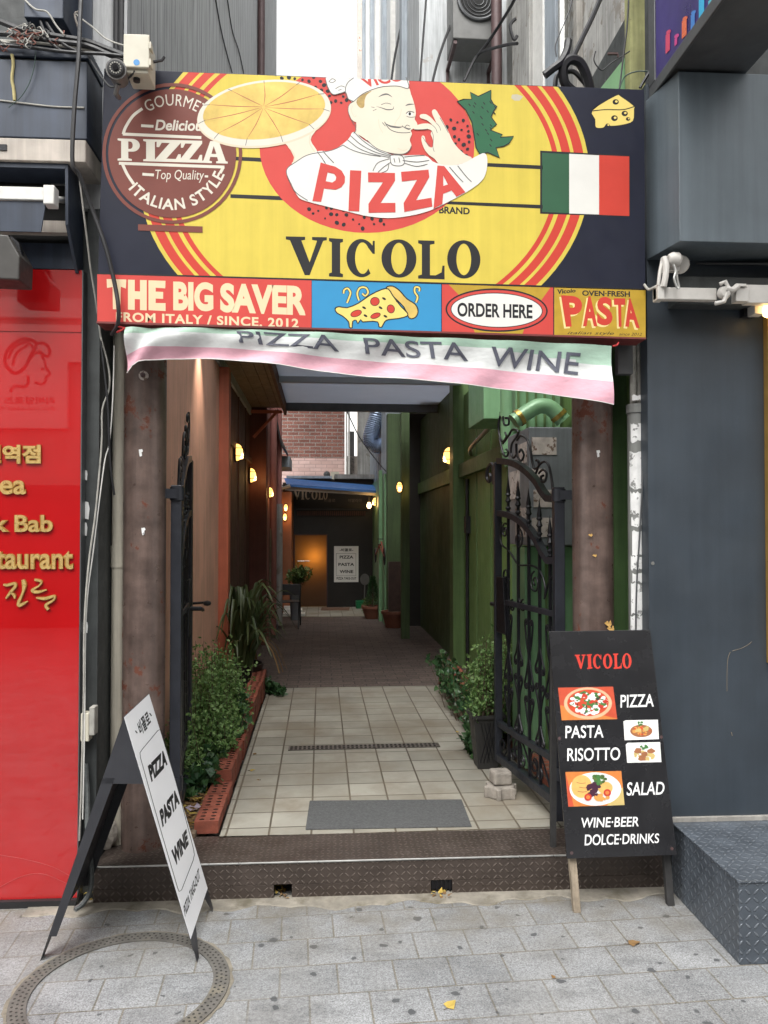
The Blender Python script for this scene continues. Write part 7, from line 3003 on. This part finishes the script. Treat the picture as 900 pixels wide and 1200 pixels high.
GRP2 = 'cables over the signboard top'
for lab, pts, r_, mt, fr in (
    ('fat taped black cable bundle arching up behind the navy end of the signboard', [(672, 108, 3.38), (662, 98, 3.36), (660, 80, 3.34), (668, 70, 3.33), (680, 74, 3.34), (688, 90, 3.36), (692, 108, 3.38)], .022, BLACKP, F),
    ('black taped cable end poking left behind the signboard top', [(638, 88, 3.34), (648, 80, 3.33), (658, 72, 3.33), (664, 60, 3.34), (666, 48, 3.36)], .018, BLACKP, F),
    ('second black cable loop behind the fat bundle', [(650, 110, 3.4), (652, 90, 3.4), (660, 86, 3.4), (672, 84, 3.4), (684, 96, 3.4), (696, 110, 3.4)], .011, BLACKP, F),
    ('black cable slanting up the flaking wall from the fat bundle', [(672, 66, 3.40), (682, 45, 3.42), (694, 20, 3.46), (706, -8, 3.5)], .012, BLACKP, F),
    ('thin wire hanging beside the steel pipe', [(652, 66, 3.42), (651, 52, 3.42), (660, 30, 3.42), (668, 10, 3.42), (672, -8, 3.42)], .003, GREYMET, F),
    ('thin black wire down the lichen green post', [(737, -8, 3.44), (735, 30, 3.43), (730, 70, 3.42), (726, 104, 3.4)], .004, BLACKP, F),
    ('thin green wire curving to the blade sign', [(726, 104, 3.4), (732, 90, 3.4), (745, 84, 3.38), (760, 84, 3.36), (772, 88, 3.34)], .003, mat('green_wire', (.03, .06, .05), .5), F),
    ('black cable slanting from the slate canopy to the signboard end', [(750, 103, 3.36), (760, 86, 3.35), (770, 68, 3.34)], .007, BLACKP, F),
    ('thin curled wire on the flaking wall', [(698, 60, 3.5), (696, 70, 3.5), (700, 78, 3.5), (706, 82, 3.5), (716, 74, 3.5), (738, 60, 3.5)], .003, BLACKP, F),
):
    cable('overhead_cable', lab, pts, r_, mt, group=GRP2)


def gcable(lab, pts, r_, mt, group=None, name='wall_cable'):
    m_ = MB(G)
    m_.tube(spline([pix(x, y, 1, d, G) for x, y, d in pts], 6), r_, mt, 6)
    return m_.build(name, None, label=lab, cat='cable', group=group)


for lab, pts, r_ in (
    ('long black cable slanting up the pale sheet wall past the cooler', [(544, 95, 8.5), (556, 70, 8.5), (570, 52, 8.4), (586, 28, 8.2), (600, 5, 7.8), (606, -8, 7.6)], .017),
    ('black cable knot crossing behind the brown vent pipe', [(558, 66, 8.5), (566, 60, 8.4), (580, 56, 8.2), (596, 52, 8), (606, 51, 7.8)], .018),
    ('black cable looping beside the cooler', [(604, 22, 7.8), (598, 30, 7.8), (602, 46, 7.8), (606, 42, 7.8)], .018),
    ('thin cable hanging down the far pale sheet wall', [(500, -8, 8.9), (497, 30, 8.9), (494, 70, 8.9), (492, 100, 8.9)], .012),
    ('second thin cable hanging down the far pale sheet wall near the gap', [(478, -8, 11), (470, 30, 11), (462, 70, 11), (458, 100, 11)], .016),
    ('third thin cable hanging down the pale sheet wall next to the cooler', [(528, 30, 8.9), (520, 50, 8.9), (512, 75, 8.9), (506, 100, 8.9)], .015),
    ('black cable sagging across in front of the grey sheet house to the dark post', [(405, 478, 13), (420, 510, 12.5), (440, 538, 12), (452, 552, 11.4)], .010),
):
    gcable(lab, pts, r_, BLACKP, 'cables on the alley walls')
for lab, pts, r_ in (('thin dark crack of wire down the weathered planks', [(252, -5, 5.6), (258, 30, 5.6), (265, 60, 5.6), (272, 85, 5.6)], .006), ('second thin wire down the weathered planks nearer the brown pipe', [(266, -5, 6.2), (272, 35, 6.2), (280, 60, 6.2), (286, 88, 6.2)], .006)):
    m_ = MB(G)
    m_.tube(spline([pix(x, y, 0, SL + .03, G) for x, y, d in pts], 6), r_, BLACKP, 6)
    m_.build('wall_cable', None, label=lab, cat='cable', group='cables on the alley walls')

# ================================================================ ACROSS THE STREET (seen mirrored in the red glass)
OY = -5.9
VY = 2 * YF - OY


def mir(px, py):
    p = pix(px, py, 1, VY)
    return V((p.x, OY, p.z))


os_ = thing('opposite_house', 'pale street house across the road that the red glass reflects', 'house', (0, OY, 0))
m = MB()
m.box(-14, 14, OY - 4, OY - .12, 2.3, 7.5, mat('opposite_render', (.42, .40, .37), .8, 0, .15, 1.5, .1, 30, streak=.2))
m.box(-14, 14, OY - 4, OY - .12, -.02, 2.3, mat('opposite_shop_glass', (.04, .04, .045), .25, 0, .3, 1.2))
m.build('house_wall', os_)
m = MB()
for k in range(7):
    x = -12 + 4 * k
    m.box(x, x + 1.8, OY - .13, OY - .09, 5.6, 6.9, MATS['opposite_shop_glass'])
m.build('window', os_)
p0, p1 = mir(-170, 377), mir(78, 502)
osg = thing('salon_sign', 'white salon sign with a woman profile drawing, mirrored in the red glass', 'sign', (p0.x, OY, p1.z))
m = MB()
m.box(p0.x, p1.x, OY - .1, OY, p1.z, p0.z, POSTER)
m.box(p1.x + .001, mir(99, 362).x, OY - .1, OY - .002, mir(90, 424).z, p0.z, POSTER)
m.build('sign_panel', osg)
m = MB()
q0 = mir(-170, 345)
m.box(p0.x, mir(120, 345).x, OY - .1, OY, mir(0, 371).z, q0.z, POSTER)
m.build('fascia_band', osg)


class MirPlane:
    def at(s, px, py, h=0.):
        return mir(px, py) + V((0, h, 0))


a = Art(MirPlane(), 3)
a.text('리비앙로즈 헤어', [(64, 465), (-22, 465), (-22, 474), (64, 474)], mat('salon_grey', (.04, .03, .03), .6), .03)
a.text('032-226-6660 부천역점', [(64, 476), (-28, 476), (-28, 481.5), (64, 481.5)], MATS['salon_grey'], .005)


def sc_(x, y):
    return (x / 3.078, 310 + y / 3.077)


for q, w in ((((38, 460), (50, 440), (90, 440), (102, 425), (100, 400)), 2.2), (((40, 385), (20, 360), (22, 320), (50, 285), (90, 268), (130, 285), (110, 330), (90, 370), (60, 392), (38, 385)), 2.6), (((30, 340), (50, 300), (95, 280), (120, 300)), 2.), (((45, 365), (60, 320), (100, 290)), 2.),
             (((130, 285), (160, 285), (178, 305), (175, 330), (155, 325), (140, 310)), 2.2), (((150, 330), (162, 350), (165, 370), (180, 395), (165, 405), (165, 420), (150, 432), (125, 425)), 1.8), (((148, 375), (160, 378)), 1.6), (((110, 340), (125, 320), (150, 318)), 2.)):
    a.stroke([sc_(*z) for z in q], w * 1.6, MATS['salon_grey'])
a.build('lettering', osg)
